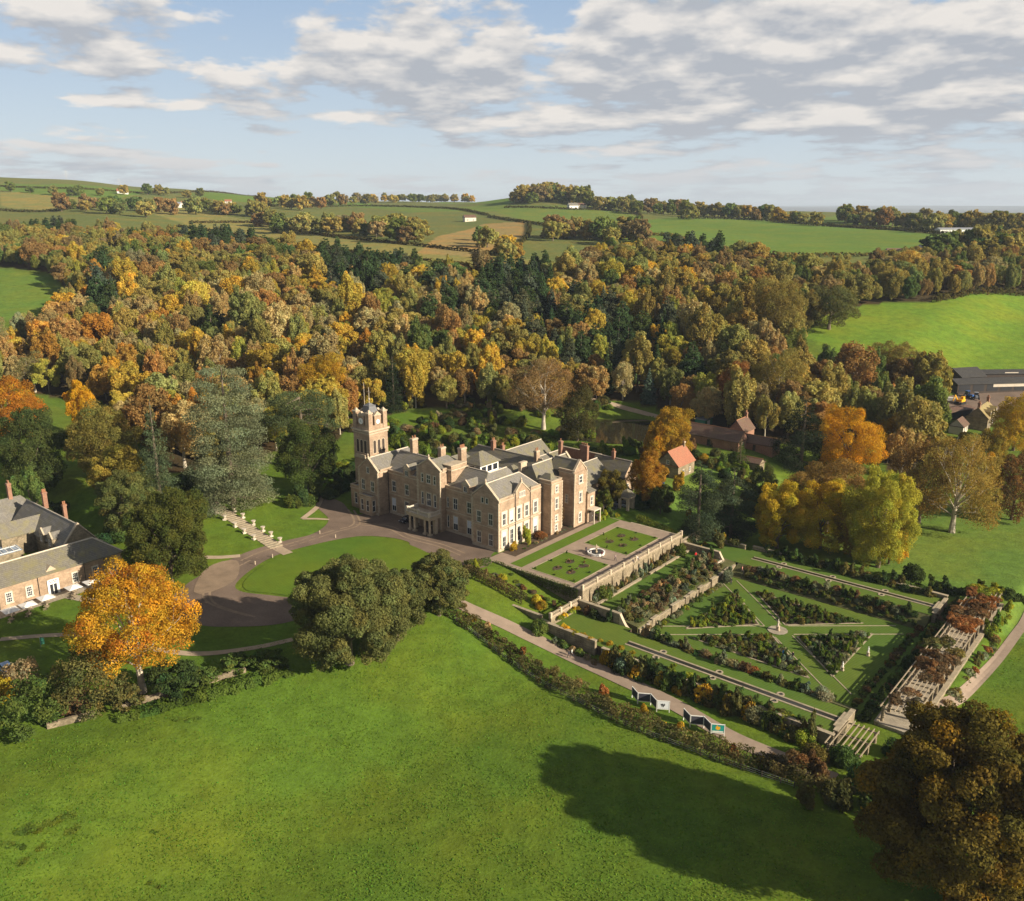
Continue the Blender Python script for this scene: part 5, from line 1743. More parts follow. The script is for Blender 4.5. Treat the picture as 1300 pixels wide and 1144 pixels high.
cottage('service_wing', 'pale slated service wing joined to the back corner of the manor house', 'building', -57, 42, -46.5, 56, 6.5, 11.8, 16.3, 'b', 'pink_stone', 'old_slate',
        [('+a', 46, -46.5, 8.0, 1.2, 1.6), ('+a', 51, -46.5, 8.0, 1.2, 1.6), ('-b', -51.5, 42, 12, 1.0, 1.4)], [(-55.5, 55.2, 13, 19.6, 2.6, 0.9, 'brick', 4)])
cottage('service_cottage', 'gabled service cottage between the manor service wing and the dark pond', 'building', -56, 58.5, -44, 66, 6.5, 11.0, 15.4, 'a', 'pink_stone', 'old_slate',
        [('+a', 60.8, -44, 7.6, 1.0, 1.4), ('+a', 63.8, -44, 7.6, 1.0, 1.4), ('+a', 62.2, -44, 11.4, 0.9, 1.2)], [(-50, 62.2, 14, 17.4, 0.9, 0.8, 'brick', 2)])
cottage('laundry_range', 'long low slate roofed range behind the manor courtyard', 'building', -84, 46, -76, 66, 7.0, 11.5, 15.0, 'b', 'pink_stone', 'old_slate', [('+a', 50, -76, 8.5, 1.0, 1.4), ('+a', 58, -76, 8.5, 1.0, 1.4)], [(-80, 47.5, 13.5, 17.0, 0.9, 1.1, 'brick', 2)])
cottage('kitchen_range', 'slate roofed kitchen range with a tall thin brick chimney behind the manor', 'building', -72, 44, -62, 58, 7.0, 12.0, 15.5, 'b', 'pink_stone', 'old_slate', [('+a', 48, -62, 8.6, 1.0, 1.4)], [(-62.8, 53.5, 11, 20.0, 1.0, 1.0, 'brick', 1)])
m = MB((-84, 66, 7)); m.box(-72, 64.4, 6, -56, 64.9, 14.6, 0); m.box(-72.1, 64.3, 14.6, -55.9, 65.0, 14.8, 1)
tag(m.build('courtyard_wall', [M['brick'], M['coping']], loc=W(-84, 66, 7), rz=ANG), 'high pink brick wall closing the courtyard behind the kitchen range', 'wall')
cottage('tiled_cottage', 'small stone cottage with a bright orange tiled roof between golden tree and pines', 'cottage', -47, 82, -39.5, 92, 5.5, 10.0, 14.2, 'b', 'garden_stone', 'red_tile',
        [('+a', 85, -39.5, 7, 1.0, 1.4), ('+a', 89, -39.5, 7, 1.0, 1.4), ('-b', -43.2, 82, 10.2, 0.9, 1.2)], [(-43.2, 91.2, 12.5, 15.6, 0.9, 0.7, 'garden_stone', 1)], door=('-b', -43.2, 82, 1.1, 2.1))
g = G(795, 645)
pa, pb = to_ab(g.x, g.y)
h = House('garden_pavilion', 'little round headed stone garden pavilion with a pale roof above the clipped green hedge', 'pavilion', pa, pb, g.z)
m = h.mb()
for sa in (-1.3, 1.3):
    for sb in (-1.3, 1.3): m.box(pa + sa - 0.35, pb + sb - 0.35, g.z - 0.6, pa + sa + 0.35, pb + sb + 0.35, g.z + 3.2)
m.box(pa - 1.65, pb + 1.0, g.z, pa + 1.65, pb + 1.6, g.z + 3.2); m.box(pa - 1.8, pb - 1.8, g.z + 3.2, pa + 1.8, pb + 1.8, g.z + 3.7)
h.add('wall', m, M['dress_stone'])
m = h.mb(); m.frustum(pa, pb, g.z + 3.7, g.z + 5.0, 3.9, 3.9, 1.8, 1.8); m.frustum(pa, pb, g.z + 5.0, g.z + 5.6, 1.8, 1.8, 0.2, 0.2); h.add('roof', m, M['old_slate'])
# walled garden buildings
g1 = G(905, 566)
wa_, wb_ = to_ab(g1.x, g1.y); zz = g1.z


def px_cottage(name, label, cat, u, v, la, lb, he, hr, axis, wallm, roofm, group=None, wins=1, chim=None, hips=(0, 0), door=True):
    g = G(u, v); a, b = to_ab(g.x, g.y)
    w_ = []
    for i in range(wins):
        t = b - lb / 2 + lb * (i + 0.7) / (wins + 0.4)
        w_.append(('+a', t, a + la / 2, g.z + 1.0, 1.0, min(1.4, he * 0.4)))
    ch = [] if not chim else [(a, b + lb * 0.4 if axis == 'b' else b, g.z + he, g.z + hr + 1.6, 0.8, 0.8, chim, 2)]
    return cottage(name, label, cat, a - la / 2, b - lb / 2, a + la / 2, b + lb / 2, g.z, g.z + he, g.z + hr, axis, wallm, roofm, w_, ch, hips, group, ('-b', a, b - lb / 2, 1.0, 2.1) if door else None)


px_cottage('garden_building', 'long brown tiled garden building beside the dark pond, roof half in shade', 'building', 905, 563, 22, 7, 3.0, 6.2, 'a', 'brick', 'brown_tile')
px_cottage('garden_cottage', 'small gabled brick house in the middle of the walled garden buildings', 'cottage', 940, 560, 6, 8, 4.4, 8.2, 'b', 'brick', 'brown_tile', chim='brick')
px_cottage('garden_shed', 'low brown tiled shed at the right end of the walled garden buildings', 'shed', 962, 570, 13, 6, 2.6, 4.6, 'a', 'brick', 'brown_tile', wins=0)
px_cottage('potting_shed', 'pale lean roofed potting shed in front of the walled garden shed', 'shed', 952, 592, 8, 4, 2.0, 3.2, 'a', 'garden_stone', 'brown_tile', wins=0)
g = G(893, 540); a, b = to_ab(g.x, g.y)
h = House('utility_container', 'pale green shed standing on the grass above the brown tiled garden building', 'shed', a, b, g.z)
m = h.mb(); m.box(a - 2, b - 3, g.z - 0.2, a + 2, b + 3, g.z + 2.7); h.add('body', m, M['green_paint'])
m = h.mb(); m.box(a - 2.2, b - 3.2, g.z + 2.7, a + 2.2, b + 3.2, g.z + 2.9); h.add('roof', m, M['lead'])
m = h.mb(); m.box(a + 2, b - 1, g.z, a + 2.06, b + 1, g.z + 2.2); h.add('door', m, M['white'])

# ---- stables on the left
st = House('stable_block', 'long low pink stone stable block with mossy slate roof and a row of parasols outside', 'stables', -101, -60.5, 6.0)
m = st.mb(); m.box(-110, -104, 4.8, -101, -60.5, 11.0); m.box(-101.05, -104, 10.7, -100.8, -60.4, 11.0, 1)
m.box(-101.04, -104, 4.9, -100.9, -60.45, 6.6, 0); st.add('wall', m, [M['pink_stone'], M['dress_stone']])
m = st.mb(); m.roof(-110.4, -104, -100.5, -60.1, 11.05, 14.3, 'b', 0, 4.4); rf = st.add('roof', m, M['old_slate'])
m = st.mb(); m.tube((-105.45, -104, 14.33), (-105.45, -64.5, 14.33), 0.16, n=6); m.tube((-105.45, -64.5, 14.33), (-100.6, -60.2, 11.1), 0.13, n=6); m.tube((-105.45, -64.5, 14.33), (-110.3, -60.2, 11.1), 0.13, n=6)
m.build('ridge_tiles', M['pale_stone'], rf)
for b in (-97, -92.5, -88.7, -84.6, -80.6, -71.1, -66.7, -62.4): st.window('+a', b, -101, 7.2, 1.1, 2.1, 'pale_stone', 0.2, (3, 4))
m = st.mb(); m.box(-101.03, -76.7, 6.0, -100.86, -74.9, 9.4); m.box(-100.9, -77.0, 6.0, -100.75, -76.7, 9.4); m.box(-100.9, -74.9, 6.0, -100.75, -74.6, 9.4)
d = st.add('door', m, M['white'])
m = st.mb(); m.box(-100.85, -76.5, 6.05, -100.8, -75.9, 8.3); m.box(-100.85, -75.7, 6.05, -100.8, -75.1, 8.3); m.build('door_glass', M['glass'], d)
m = st.mb(); m.prism([(-100.95, -77.2, 11.0), (-100.95, -74.4, 11.0), (-100.95, -75.8, 12.5)], (-1.5, 0, 0)); st.add('door_gable', m, M['dress_stone'])
sg = thing('door_sign', 'white board with dark lettering above the stable block door', 'sign', W(-100.78, -75.8, 8.55), ANG)
m = MB(); m.box(0, -1.0, 0, 0.06, 1.0, 0.85); m.build('board', M['white'], sg)
m = MB()
for zr_, cells in ((0.47, '1101101110111'), (0.14, '0111011011100')):     # too small in the photograph to read: two lines of strokes
    for i, ch in enumerate(cells):
        if ch == '1': m.box(0.061, -0.85 + i * 0.13, zr_, 0.07, -0.85 + i * 0.13 + 0.09, zr_ + 0.24)
m.build('lettering', M['black_metal'], sg)
m = st.mb()
for b in (-86.6, -78.7, -69, -64.6): m.tube((-100.85, b, 6), (-100.85, b, 10.7), 0.06, n=6)
st.add('drainpipe', m, M['black_metal'])

h2 = House('stable_gable_range', 'slate roofed stable range with small stone dormers and coped gable behind the long block', 'building', -114, -66.5, 6.0)
m = h2.mb(); m.box(-142, -67.5, 5, -114, -60, 10.4); h2.add('wall', m, M['garden_stone'])
m = h2.mb(); m.roof(-142, -68, -114.4, -59.5, 10.45, 15.2, 'a'); rf = h2.add('roof', m, M['slate'])
h2.coped_gable('+a', -67.5, -60, -114, 10.4, 15.3, steps=False, wall='garden_stone')
m = h2.mb(); m.tube((-142, -63.75, 15.25), (-114.5, -63.75, 15.25), 0.15, n=6); m.build('ridge_tiles', M['pale_stone'], rf)
for a in (-119.5, -124):
    m = h2.mb(); m.box(a - 1.2, -68.2, 9.6, a + 1.2, -65.2, 11.8, 0); m.prism([(a - 1.4, -68.25, 11.8), (a + 1.4, -68.25, 11.8), (a, -68.25, 13.3)], (0, 0.35, 0), 1); m.roof(a - 1.35, -67.9, a + 1.35, -64.4, 11.82, 13.1, 'b', 0, 0, 2)
    m.build('dormer', [M['garden_stone'], M['dress_stone'], M['slate']], h2.root); h2.window('-b', a, -68.2, 10.0, 1.0, 1.4, sur=0.12)
h2.chimney(-134, -62.5, 12, 18.6, 0.9, 1.0, 'brick', 3, rf); h2.chimney(-127, -61, 12, 16.6, 0.8, 0.8, 'brick', 2, rf)
m = h2.mb(); m.box(-134, -75, 5, -129.5, -67.5, 11); m.prism([(-134.2, -75.2, 11), (-129.3, -75.2, 11), (-131.75, -75.2, 14.2)], (0, 0.4, 0)); h2.add('cross_wing', m, M['garden_stone'])
m = h2.mb(); m.roof(-134.3, -75, -129.2, -63, 11.02, 14.0, 'b'); m.build('cross_roof', M['old_slate'], rf)
h3 = House('stable_back_range', 'far slate range of the stable yard with two tall orange brick chimneys', 'building', -146, -66, 6.0)
m = h3.mb(); m.box(-152, -100, 5, -143, -60, 10.6); h3.add('wall', m, M['garden_stone'])
m = h3.mb(); m.roof(-152.4, -100, -142.6, -59.6, 10.65, 15.0, 'b', 0, 3.5); rf = h3.add('roof', m, M['slate'])
h3.chimney(-147.5, -65.5, 12.5, 18.8, 1.0, 0.9, 'brick', 3, rf); h3.chimney(-147.5, -71, 12.5, 18.8, 1.0, 0.9, 'brick', 3, rf)
for b in (-72, -78): h3.window('+a', b, -143, 7.4, 1.1, 1.7)
gr = House('glazed_courtyard', 'glass roof with white bars over the stable courtyard', 'glass roof', -124, -80, 6.0)
m = gr.mb(); m.prism([(-140, -90, 9.6), (-126, -90, 8.4), (-126, -90, 8.5), (-140, -90, 9.7)], (0, 18, 0)); gr.add('glass', m, M['roof_glass'])
m = gr.mb()
for i in range(15): m.prism([(-140, -90 + i * 1.25, 9.7), (-126, -90 + i * 1.25, 8.5), (-126, -90 + i * 1.25, 8.62), (-140, -90 + i * 1.25, 9.82)], (0, 0.12, 0))
for k in range(6):
    a = -140 + k * 2.75; z = 9.7 - (a + 140) * 1.2 / 14
    m.box(a - 0.06, -90, z - 0.02, a + 0.06, -72.4, z + 0.10)
gr.add('glazing_bars', m, M['white'])
m = gr.mb(); m.box(-126.2, -90, 5, -125.9, -72, 8.4); m.box(-140, -90.2, 5, -126, -89.9, 8.35); gr.add('wall', m, M['garden_stone'])

sheet('stable_terrace', ab([(-101, -104), (-101, -60), (-97.0, -60), (-96.6, -104)]), M['paving'], 0.07)
strip('stable_path', ab([(-97.4, -74.5), (-93, -73), (-88, -71.5), (-84, -70)]), 2.2, M['paving'], 0.09)
for i, (u, v, lab) in enumerate([(13, 773, 'leftmost'), (35, 766, 'second from left'), (58, 757, 'left of the stable door'), (93, 744, 'just right of the stable door'), (116, 737, 'second right of the stable door'), (142, 726, 'rightmost')]):
    p = P(u, v, 8.5); a, b = to_ab(p.x, p.y); a = max(a, -99.3)
    um = thing('parasol', 'open cream parasol in the stable terrace row, ' + lab, 'parasol', W(a, b, 6.07), ANG, 'parasols on the stable terrace')
    m = MB(); m.tube((0, 0, 0), (0, 0, 2.7), 0.04, n=6); m.lathe((0, 0, 0), [(0.3, 0), (0.3, 0.1), (0.08, 0.14)], 10); m.build('pole', M['timber'], um)
    m = MB(); m.frustum(0, 0, 2.15, 2.75, 2.9, 2.9, 0.15, 0.15); m.build('canopy', M['canvas'], um)
    for k in range(2):
        t = thing('picnic_table', '%s round wooden table, stable parasol %s' % ('inner' if k else 'outer', lab), 'table', W(a + (0.95 if not k else -0.75), b + (0.5 if k else -0.55), 6.07), ANG, 'tables on the stable terrace')
        m = MB(); m.lathe((0, 0, 0.68), [(0.5, 0), (0.5, 0.05)], 12); m.build('tabletop', M['timber'], t)
        m = MB(); m.tube((0, 0, 0), (0, 0, 0.68), 0.05, n=6); m.lathe((0, 0, 0), [(0.3, 0), (0.25, 0.04)], 8); m.build('leg', M['dark_wood'], t)
        for q in range(2):
            c = thing('chair', '%s chair at the %s table, parasol %s' % ('window side' if q else 'lawn side', 'inner' if k else 'outer', lab), 'chair', W(a + (0.95 if not k else -0.75) + (0.75 if not q else -0.75) * 0.6, b + (0.5 if k else -0.55) + (0.55 if q else -0.55), 6.07), ANG + q * 2.0, 'chairs on the stable terrace')
            m = MB(); m.box(-0.22, -0.22, 0.42, 0.22, 0.22, 0.46); m.build('seat', M['timber'], c)
            m = MB(); m.box(-0.22, 0.18, 0.46, 0.22, 0.22, 0.9); m.build('backrest', M['timber'], c)
            for x in (-0.2, 0.2):
                for y in (-0.2, 0.2):
                    m = MB(); m.tube((x, y, 0), (x, y, 0.42), 0.022, n=4); m.build('leg', M['timber'], c)


# ------------------------------------------------------------------ the gardens: terraces, walls, rills, pergola
def lvl(name, a0, b0, a1, b1, z, mat, kind='structure'):
    return sheet(name, ab([(a0, b0), (a1, b0), (a1, b1), (a0, b1)]), mat, z=z, kind=kind)


def wall_thing(name, label, boxes, mat='garden_stone', cop='coping', cat='wall', over=0.07, ch=0.14):
    """wall lengths (a0,b0,a1,b1,z0,z1) with coping on top"""
    o = boxes[0]
    root = thing(name, label, cat, W(o[0], o[1], o[4]), ANG)
    m = MB((o[0], o[1], o[4])); c = MB((o[0], o[1], o[4]))
    for (a0, b0, a1, b1, z0, z1) in boxes:
        m.box(a0, b0, z0, a1, b1, z1)
        c.box(a0 - over, b0 - over, z1, a1 + over, b1 + over, z1 + ch)
    m.build('wall', M[mat], root); c.build('coping', M[cop], root)
    return root


def balustrade(label, p0, p1, z, h=1.0, solid=True, every=5.0, mat='dress_stone'):
    (a0, b0), (a1, b1) = p0, p1
    L = math.hypot(a1 - a0, b1 - b0); da, db = (a1 - a0) / L, (b1 - b0) / L
    root = thing('balustrade', label, 'balustrade', W(a0, b0, z), ANG + math.atan2(db, da))
    m = MB(); m.box(0, -0.18, 0, L, 0.18, 0.16); m.build('base', M[mat], root)
    m = MB(); m.box(0, -0.2, h - 0.14, L, 0.2, h); m.build('rail', M['coping'], root)
    n = max(1, int(L / every))
    for i in range(n + 1):
        x = L * i / n
        m = MB(); m.box(x - 0.28, -0.28, -0.05, x + 0.28, 0.28, h + 0.12); m.frustum(x, 0, h + 0.12, h + 0.32, 0.66, 0.66, 0.2, 0.2); m.build('pier', M[mat], root)
    m = MB()
    k = int(L / 0.42)
    for i in range(k):
        x = (i + 0.5) * L / k
        m.lathe((x, 0, 0.16), [(0.06, 0), (0.11, 0.2), (0.05, 0.42), (0.08, h - 0.3)], 6)
    m.build('balusters', M[mat], root)
    return root


# sunken square garden
lvl('garden_floor', -0.6, -3.2, 46.2, 41.2, -0.02, M['fine_lawn'])
EDG = MB()
BEDS = []


def bed(name, pts, z=0.03):
    BEDS.append(pts)
    sheet(name, ab(pts), M['soil'], z=z)
    n = len(pts)
    for i in range(n):
        p, q = Vector(pts[i]), Vector(pts[(i + 1) % n])
        d = (q - p).normalized(); nn = Vector((-d.y, d.x)) * 0.15
        EDG.prism([(p.x - nn.x, p.y - nn.y, -0.1), (q.x - nn.x, q.y - nn.y, -0.1), (q.x + nn.x, q.y + nn.y, -0.1), (p.x + nn.x, p.y + nn.y, -0.1)], (0, 0, 0.16))


TRI = {'left': [(5.2, 7.5), (5.2, 31), (16.2, 19.2)], 'far': [(8.5, 34.2), (33, 34.2), (20.6, 22.6)], 'right': [(36.2, 8), (36.2, 30.6), (24.6, 19.2)], 'near': [(8.5, 4.6), (33, 4.6), (20.6, 16.2)]}
for k, t in TRI.items(): bed('flower_bed', t)
for p, q in (((1.0, 3.0), (40, 36.0)), ((1, 35.8), (40, 2.6))):       # stone lines beside the diagonal grass walks
    d = (Vector(q) - Vector(p)).normalized(); nn = Vector((-d.y, d.x))
    for s_ in (-1.9, 1.9):
        for f0, f1 in ((0.0, 0.45), (0.55, 1.0)):
            A_ = Vector(p).lerp(Vector(q), f0) + nn * s_; B_ = Vector(p).lerp(Vector(q), f1) + nn * s_
            EDG.prism([(A_.x - nn.x * 0.11, A_.y - nn.y * 0.11, -0.1), (B_.x - nn.x * 0.11, B_.y - nn.y * 0.11, -0.1), (B_.x + nn.x * 0.11, B_.y + nn.y * 0.11, -0.1), (A_.x + nn.x * 0.11, A_.y + nn.y * 0.11, -0.1)], (0, 0, 0.14))
tag(EDG.build('stone_edging', M['coping'], loc=(OX, OY, 0), rz=ANG), kind='structure')
sheet('centre_paving', [W(20.4 + 2.1 * math.cos(i * 0.5236), 19.2 + 2.1 * math.sin(i * 0.5236)) for i in range(12)], M['paving'], z=0.09)


def pedestal(name, label, a, b, z, sc_=1.0, figure=True, mat='pale_stone', cat='statue'):
    r = thing(name, label, cat, W(a, b, z), ANG)
    r.scale = (sc_, sc_, sc_)
    m = MB(); m.box(-0.4, -0.4, -0.2, 0.4, 0.4, 0.2); m.box(-0.28, -0.28, 0.2, 0.28, 0.28, 0.85); m.box(-0.36, -0.36, 0.85, 0.36, 0.36, 0.98); m.build('pedestal', M['dress_stone'], r)
    m = MB()
    if figure: m.lathe((0, 0, 0.98), [(0.22, 0), (0.2, 0.5), (0.14, 0.72), (0.2, 0.95), (0.19, 1.12), (0.07, 1.2), (0.06, 1.26), (0.11, 1.36), (0.1, 1.48), (0.02, 1.55)], 10); m.tube((0.17, 0, 2.05), (0.22, 0.1, 1.6), 0.05, 0.04, 6); m.tube((-0.17, 0, 2.05), (-0.1, 0.16, 1.75), 0.05, 0.04, 6)
    else: m.lathe((0, 0, 0.98), [(0.12, 0), (0.08, 0.15), (0.3, 0.4), (0.36, 0.7), (0.4, 0.74)], 12)
    m.build('figure' if figure else 'urn', M[mat], r)
    return r


pedestal('statue', 'pale stone sundial statue at the crossing of the diagonal grass walks', 20.4, 19.2, 0.09, figure=True)
pedestal('statue', 'white statue at the pergola side of the right triangular bed', 38.6, 20.5, 0, 0.8, figure=True, mat='white')
pedestal('statue', 'white figure at the near corner of the right triangular bed', 36.8, 11.5, 0, 0.75, figure=True, mat='white')

# rill terraces on both sides of the square
for (b0, b1, side, bw0, bw1, inner) in ((-13.6, -4.6, 'near', -14.3, -13.6, -4.6), (43.2, 53.6, 'far', 53.6, 54.3, 43.2)):
    wall_thing('rill_wall', 'stone retaining wall along the %s long rill terrace' % ('near' if side == 'near' else 'far'), [(-1.5, bw0, 44.5, bw1, -1.6, 2.05 if side == 'near' else 2.7), (44.0, b0 + 0.72, 44.7, b1 - 0.02, -1.5, 2.2)])
    lvl('rill_lawn', -1.5, b0, 44.2, b1, 1.98, M['fine_lawn'])
    rb = -8.9 if side == 'near' else 48.2
    m = MB()
    for s_ in (-1, 1): m.box(1.0, rb + s_ * 0.72 - 0.2, 1.7, 43.4, rb + s_ * 0.72 + 0.2, 2.06)
    for a in (8.5, 20.5, 32.5):
        for s_ in (-1, 1):
            n = 14; c = (a, rb + s_ * 1.4)
            for i in range(n):
                t0, t1 = 2 * math.pi * i / n, 2 * math.pi * (i + 1) / n
                m.prism([(c[0] + r_ * math.cos(t), c[1] + r_ * math.sin(t), 1.9) for r_, t in ((0.42, t0), (0.72, t0), (0.72, t1), (0.42, t1))], (0, 0, 0.17))
    m.box(43.4, rb - 2.6, 1.7, 44.0, rb + 2.6, 2.3); m.box(42.9, rb - 0.5, 1.7, 43.4, rb - 0.46, 2.04)
    e = thing('rill_channel', 'stone edged rill with paired round tanks along the %s terrace' % side, 'water channel', (OX, OY, 0), ANG)
    m.build('edging', M['coping'], e)
    m = MB(); m.box(1.0, rb - 0.5, 1.72, 43.4, rb + 0.5, 1.995)
    for a in (8.5, 20.5, 32.5):
        for s_ in (-1, 1): m.lathe((a, rb + s_ * 1.4, 1.9), [(0.41, 0), (0.41, 0.10)], 12)
    m.build('water_surface', M['water'], e)
lvl('planted_bank', -0.4, -4.6, 44, -0.2, 0.0, M['soil'])
for nm, b0, b1, z0, z1 in (('near_bank', -4.2, -0.2, 1.9, 0.05), ('far_bank', 38.6, 43.2, 0.05, 1.9)):
    m = MB(); m.prism([(-0.4, b0, -0.6), (-0.4, b1, -0.6), (-0.4, b1, z1), (-0.4, b0, z0)], (44.3, 0, 0))
    tag(m.build('planted_bank', M['bank'], loc=(OX, OY, 0), rz=ANG), kind='structure')

# grey walk with rough walls under the terrace
m = MB(); m.box(-15.2, -1.8, -1, -4.9, 43, 2.46); m.prism([(-4.9, -1.8, -1), (-4.9, -1.8, 2.46), (-1.0, -1.8, 1.9), (-1.0, -1.8, -1)], (0, 44.8, 0))
tag(m.build('walk_bank', M['bank'], loc=(OX, OY, 0), rz=ANG), kind='structure')
lvl('walk_lawn', -12.4, -1.6, -8.6, 43.2, 2.50, M['fine_lawn'])
wall_thing('border_wall', 'low pale stone wall at the back of the long grass walk border', [(-12.9, 0.5, -12.4, 18, 2.3, 2.8), (-12.9, 22, -12.4, 42, 2.3, 2.8)])
rr_ = random.Random(4)
seg = []; b = -1.5
while b < 42:
    l = rr_.uniform(1.2, 2.6); j = rr_.uniform(-0.5, 0.5)
    seg.append((-1.1 + j * 0.4, b, -0.45 + j * 0.4, min(b + l, 42), -0.8, 1.75 + j * 0.9)); b += l
wall_thing('rough_wall', 'rough stone retaining wall between the grass walk and the sunken square', seg, over=0.03, ch=0.1)
m = MB(); root = thing('garden_steps', 'pale stone steps down from the grass walk to the far corner of the sunken square', 'steps', W(-4, 38.6, 0), ANG)
for i in range(11): m.box(0.33 * i, 0, -0.4, 0.33 * i + 0.45, 2.6, 2.45 - 0.22 * i)
m.build('treads', M['pale_stone'], root)
m = MB(); m.prism([(-0.2, -0.4, 0), (3.9, -0.4, 0), (3.9, -0.4, 0.5), (-0.2, -0.4, 2.9)], (0, 0.4, 0)); m.prism([(-0.2, 2.6, 0), (3.9, 2.6, 0), (3.9, 2.6, 0.5), (-0.2, 2.6, 2.9)], (0, 0.4, 0)); m.build('side_walls', M['garden_stone'], root)
pedestal('statue', 'stone urn on a pedestal by the near corner of the sunken square', -0.2, 1.2, 0, figure=False)

# upper terrace before the east front
wall_thing('terrace_wall', 'tall stone retaining wall under the balustrade of the fountain terrace', [(-15.5, -2.0, -14.9, 41.2, -1, 5.96), (-43, -2.0, -15.5, -1.5, -1, 5.9), (-30, 40.7, -15.5, 41.2, 0, 5.9)])
m = MB()
for b in np.arange(0.5, 41, 4.4): m.prism([(-14.9, b, 2.0), (-14.3, b, 2.0), (-14.75, b, 5.5), (-14.9, b, 5.5)], (0, 0.7, 0))
tag(m.build('wall_buttresses', M['garden_stone'], loc=(OX, OY, 0), rz=ANG), 'stone buttresses stepping along the foot of the fountain terrace wall', 'buttresses', kind='structure')
balustrade('pale stone balustrade along the front edge of the fountain terrace', (-15.2, -1.7), (-15.2, 41.0), 6.1)
m = MB(); m.box(-42.8, -1.5, -1, -15.5, 40.7, 5.98); tag(m.build('terrace_fill', M['soil'], loc=(OX, OY, 0), rz=ANG), kind='structure')
lvl('terrace_gravel', -42.6, -1.5, -15.5, 40.7, 6.02, M['gravel'])
lvl('strip_lawn', -36.6, -0.5, -33.2, 40.4, 6.05, M['lawn'])
lvl('border_soil', -42.6, 3.5, -38.4, 40.2, 6.05, M['soil'])
lvl('terrace_lawn', -31.0, 0.2, -18.6, 13.6, 6.05, M['lawn'])
lvl('terrace_lawn', -31.0, 21.2, -18.6, 35.8, 6.05, M['lawn'])
m = MB()
for (a0, b0, a1, b1) in ((-31.0, 0.2, -18.6, 13.6), (-31.0, 21.2, -18.6, 35.8)):
    for x0, y0, x1, y1 in ((a0 - 0.2, b0 - 0.2, a1 + 0.2, b0), (a0 - 0.2, b1, a1 + 0.2, b1 + 0.2), (a0 - 0.2, b0, a0, b1), (a1, b0, a1 + 0.2, b1)): m.box(x0, y0, 5.9, x1, y1, 6.09)
tag(m.build('lawn_kerb', M['coping'], loc=(OX, OY, 0), rz=ANG), kind='structure')
fo = thing('fountain', 'round pale fountain basin in the middle of the gravel terrace', 'fountain', W(-24.8, 17.4, 6.02), ANG)
m = MB(); m.lathe((0, 0, 0), [(2.0, 0), (2.05, 0.45), (2.15, 0.5), (2.15, 0.58), (1.8, 0.58), (1.78, 0.3)], 28); m.build('basin', M['white'], fo)
m = MB(); m.lathe((0, 0, 0.3), [(1.78, 0), (1.78, 0.12)], 28); m.build('water_surface', M['water'], fo)
m = MB(); m.lathe((0, 0, 0.3), [(0.35, 0), (0.2, 0.5), (0.16, 1.0), (0.7, 1.35), (0.75, 1.42), (0.2, 1.45), (0.12, 1.9), (0.03, 2.1)], 14); m.build('column', M['dress_stone'], fo)

# court with the curved end by the near rill, and its twin beyond
for s_, nm in ((0, 'near'), (1, 'far')):
    B_ = (lambda b: b) if not s_ else (lambda b: 38.5 - b)

    def bb(a0, b0, a1, b1, z0, z1):
        p, q = sorted((B_(b0), B_(b1))); return (a0, p, a1, q, z0, z1)
    wall_thing('court_wall', 'buttressed stone court wall at the head of the %s rill' % nm, [bb(-15.6, -13.0, -15.0, -3.0, 0, 3.6), bb(-15.0, -3.2, -4.6, -2.5, -0.5, 4.2)])
    wall_thing('court_side_wall', 'shaded stone wall between the %s rill head and the outer grass' % nm, [bb(-15.0, -14.4, -3.0, -13.7, -1, 2.9 if s_ else 3.1)])
    m = MB((-4.6, B_(-2.85), 0)); pts = [(-4.6, 4.34)]
    for i in range(8):
        t = i / 7; pts.append((-4.6 + 2.6 * t, 4.34 - 2.9 * math.sin(t * math.pi / 2)))
    q = [(a, B_(-2.5) if not s_ else B_(-3.2), z) for a, z in [(-4.6, -0.5)] + pts + [(-2.0, -0.5)]]
    m.prism(q, (0, -0.7, 0)); tag(m.build('curved_wall', M['dress_stone'], loc=W(-4.6, B_(-2.85), 0), rz=ANG), 'pale wall end sweeping down in a curve at the %s rill head' % nm, 'wall')
    lo = sorted((B_(-13.6), B_(-3.2))); m = MB(); m.box(-15.0, lo[0], -1, -1.52, lo[1], 1.9); tag(m.build('court_base', M['soil'], loc=(OX, OY, 0), rz=ANG), kind='structure')
    lvl('court_lawn', -15.0, lo[0], -1.5, lo[1], 1.97, M['fine_lawn'])
    m = MB((-17, B_(-8), 2.5)); p0, p1 = sorted((B_(-13.2), B_(-2.6)))
    if s_: balustrade('stone balustrade above the far rill head court', (-15.3, p0), (-15.3, p1 - 0.6), 3.74, 0.9, every=3.4)
    else: balustrade('stone balustrade above the near rill head court', (-15.3, p0 + 0.4), (-15.3, p1), 3.74, 0.9, every=3.4)
wall_thing('strip_wall', 'low stone wall with a buttress end along the flower strip beside the garden drive', [(-42, -13.4, -17.4, -12.8, 0, 4.6 - 1.0), (-17.4, -13.6, -15.7, -12.6, 0, 2.6)])
m = MB(); m.prism([(-30, -15.2, 0), (-28.6, -13.4, 0), (-28.6, -13.4, 4.9), (-30, -13.4, 4.9)], (0, 0, 0.1))

# pergola closing the square
PG0, PG1 = -5.0, 61.0
wall_thing('pergola_plinth', 'stone plinth wall under the long pergola beside the field path', [(53.6, -3.2, 54.3, 62, -2.4, 0.7), (47.6, -3.2, 48.2, 62, -1, 0.62)])
m = MB(); m.box(48.2, -3.2, -2, 53.6, 62, 0.55); tag(m.build('pergola_walk', M['paving'], loc=(OX, OY, 0), rz=ANG), kind='structure')


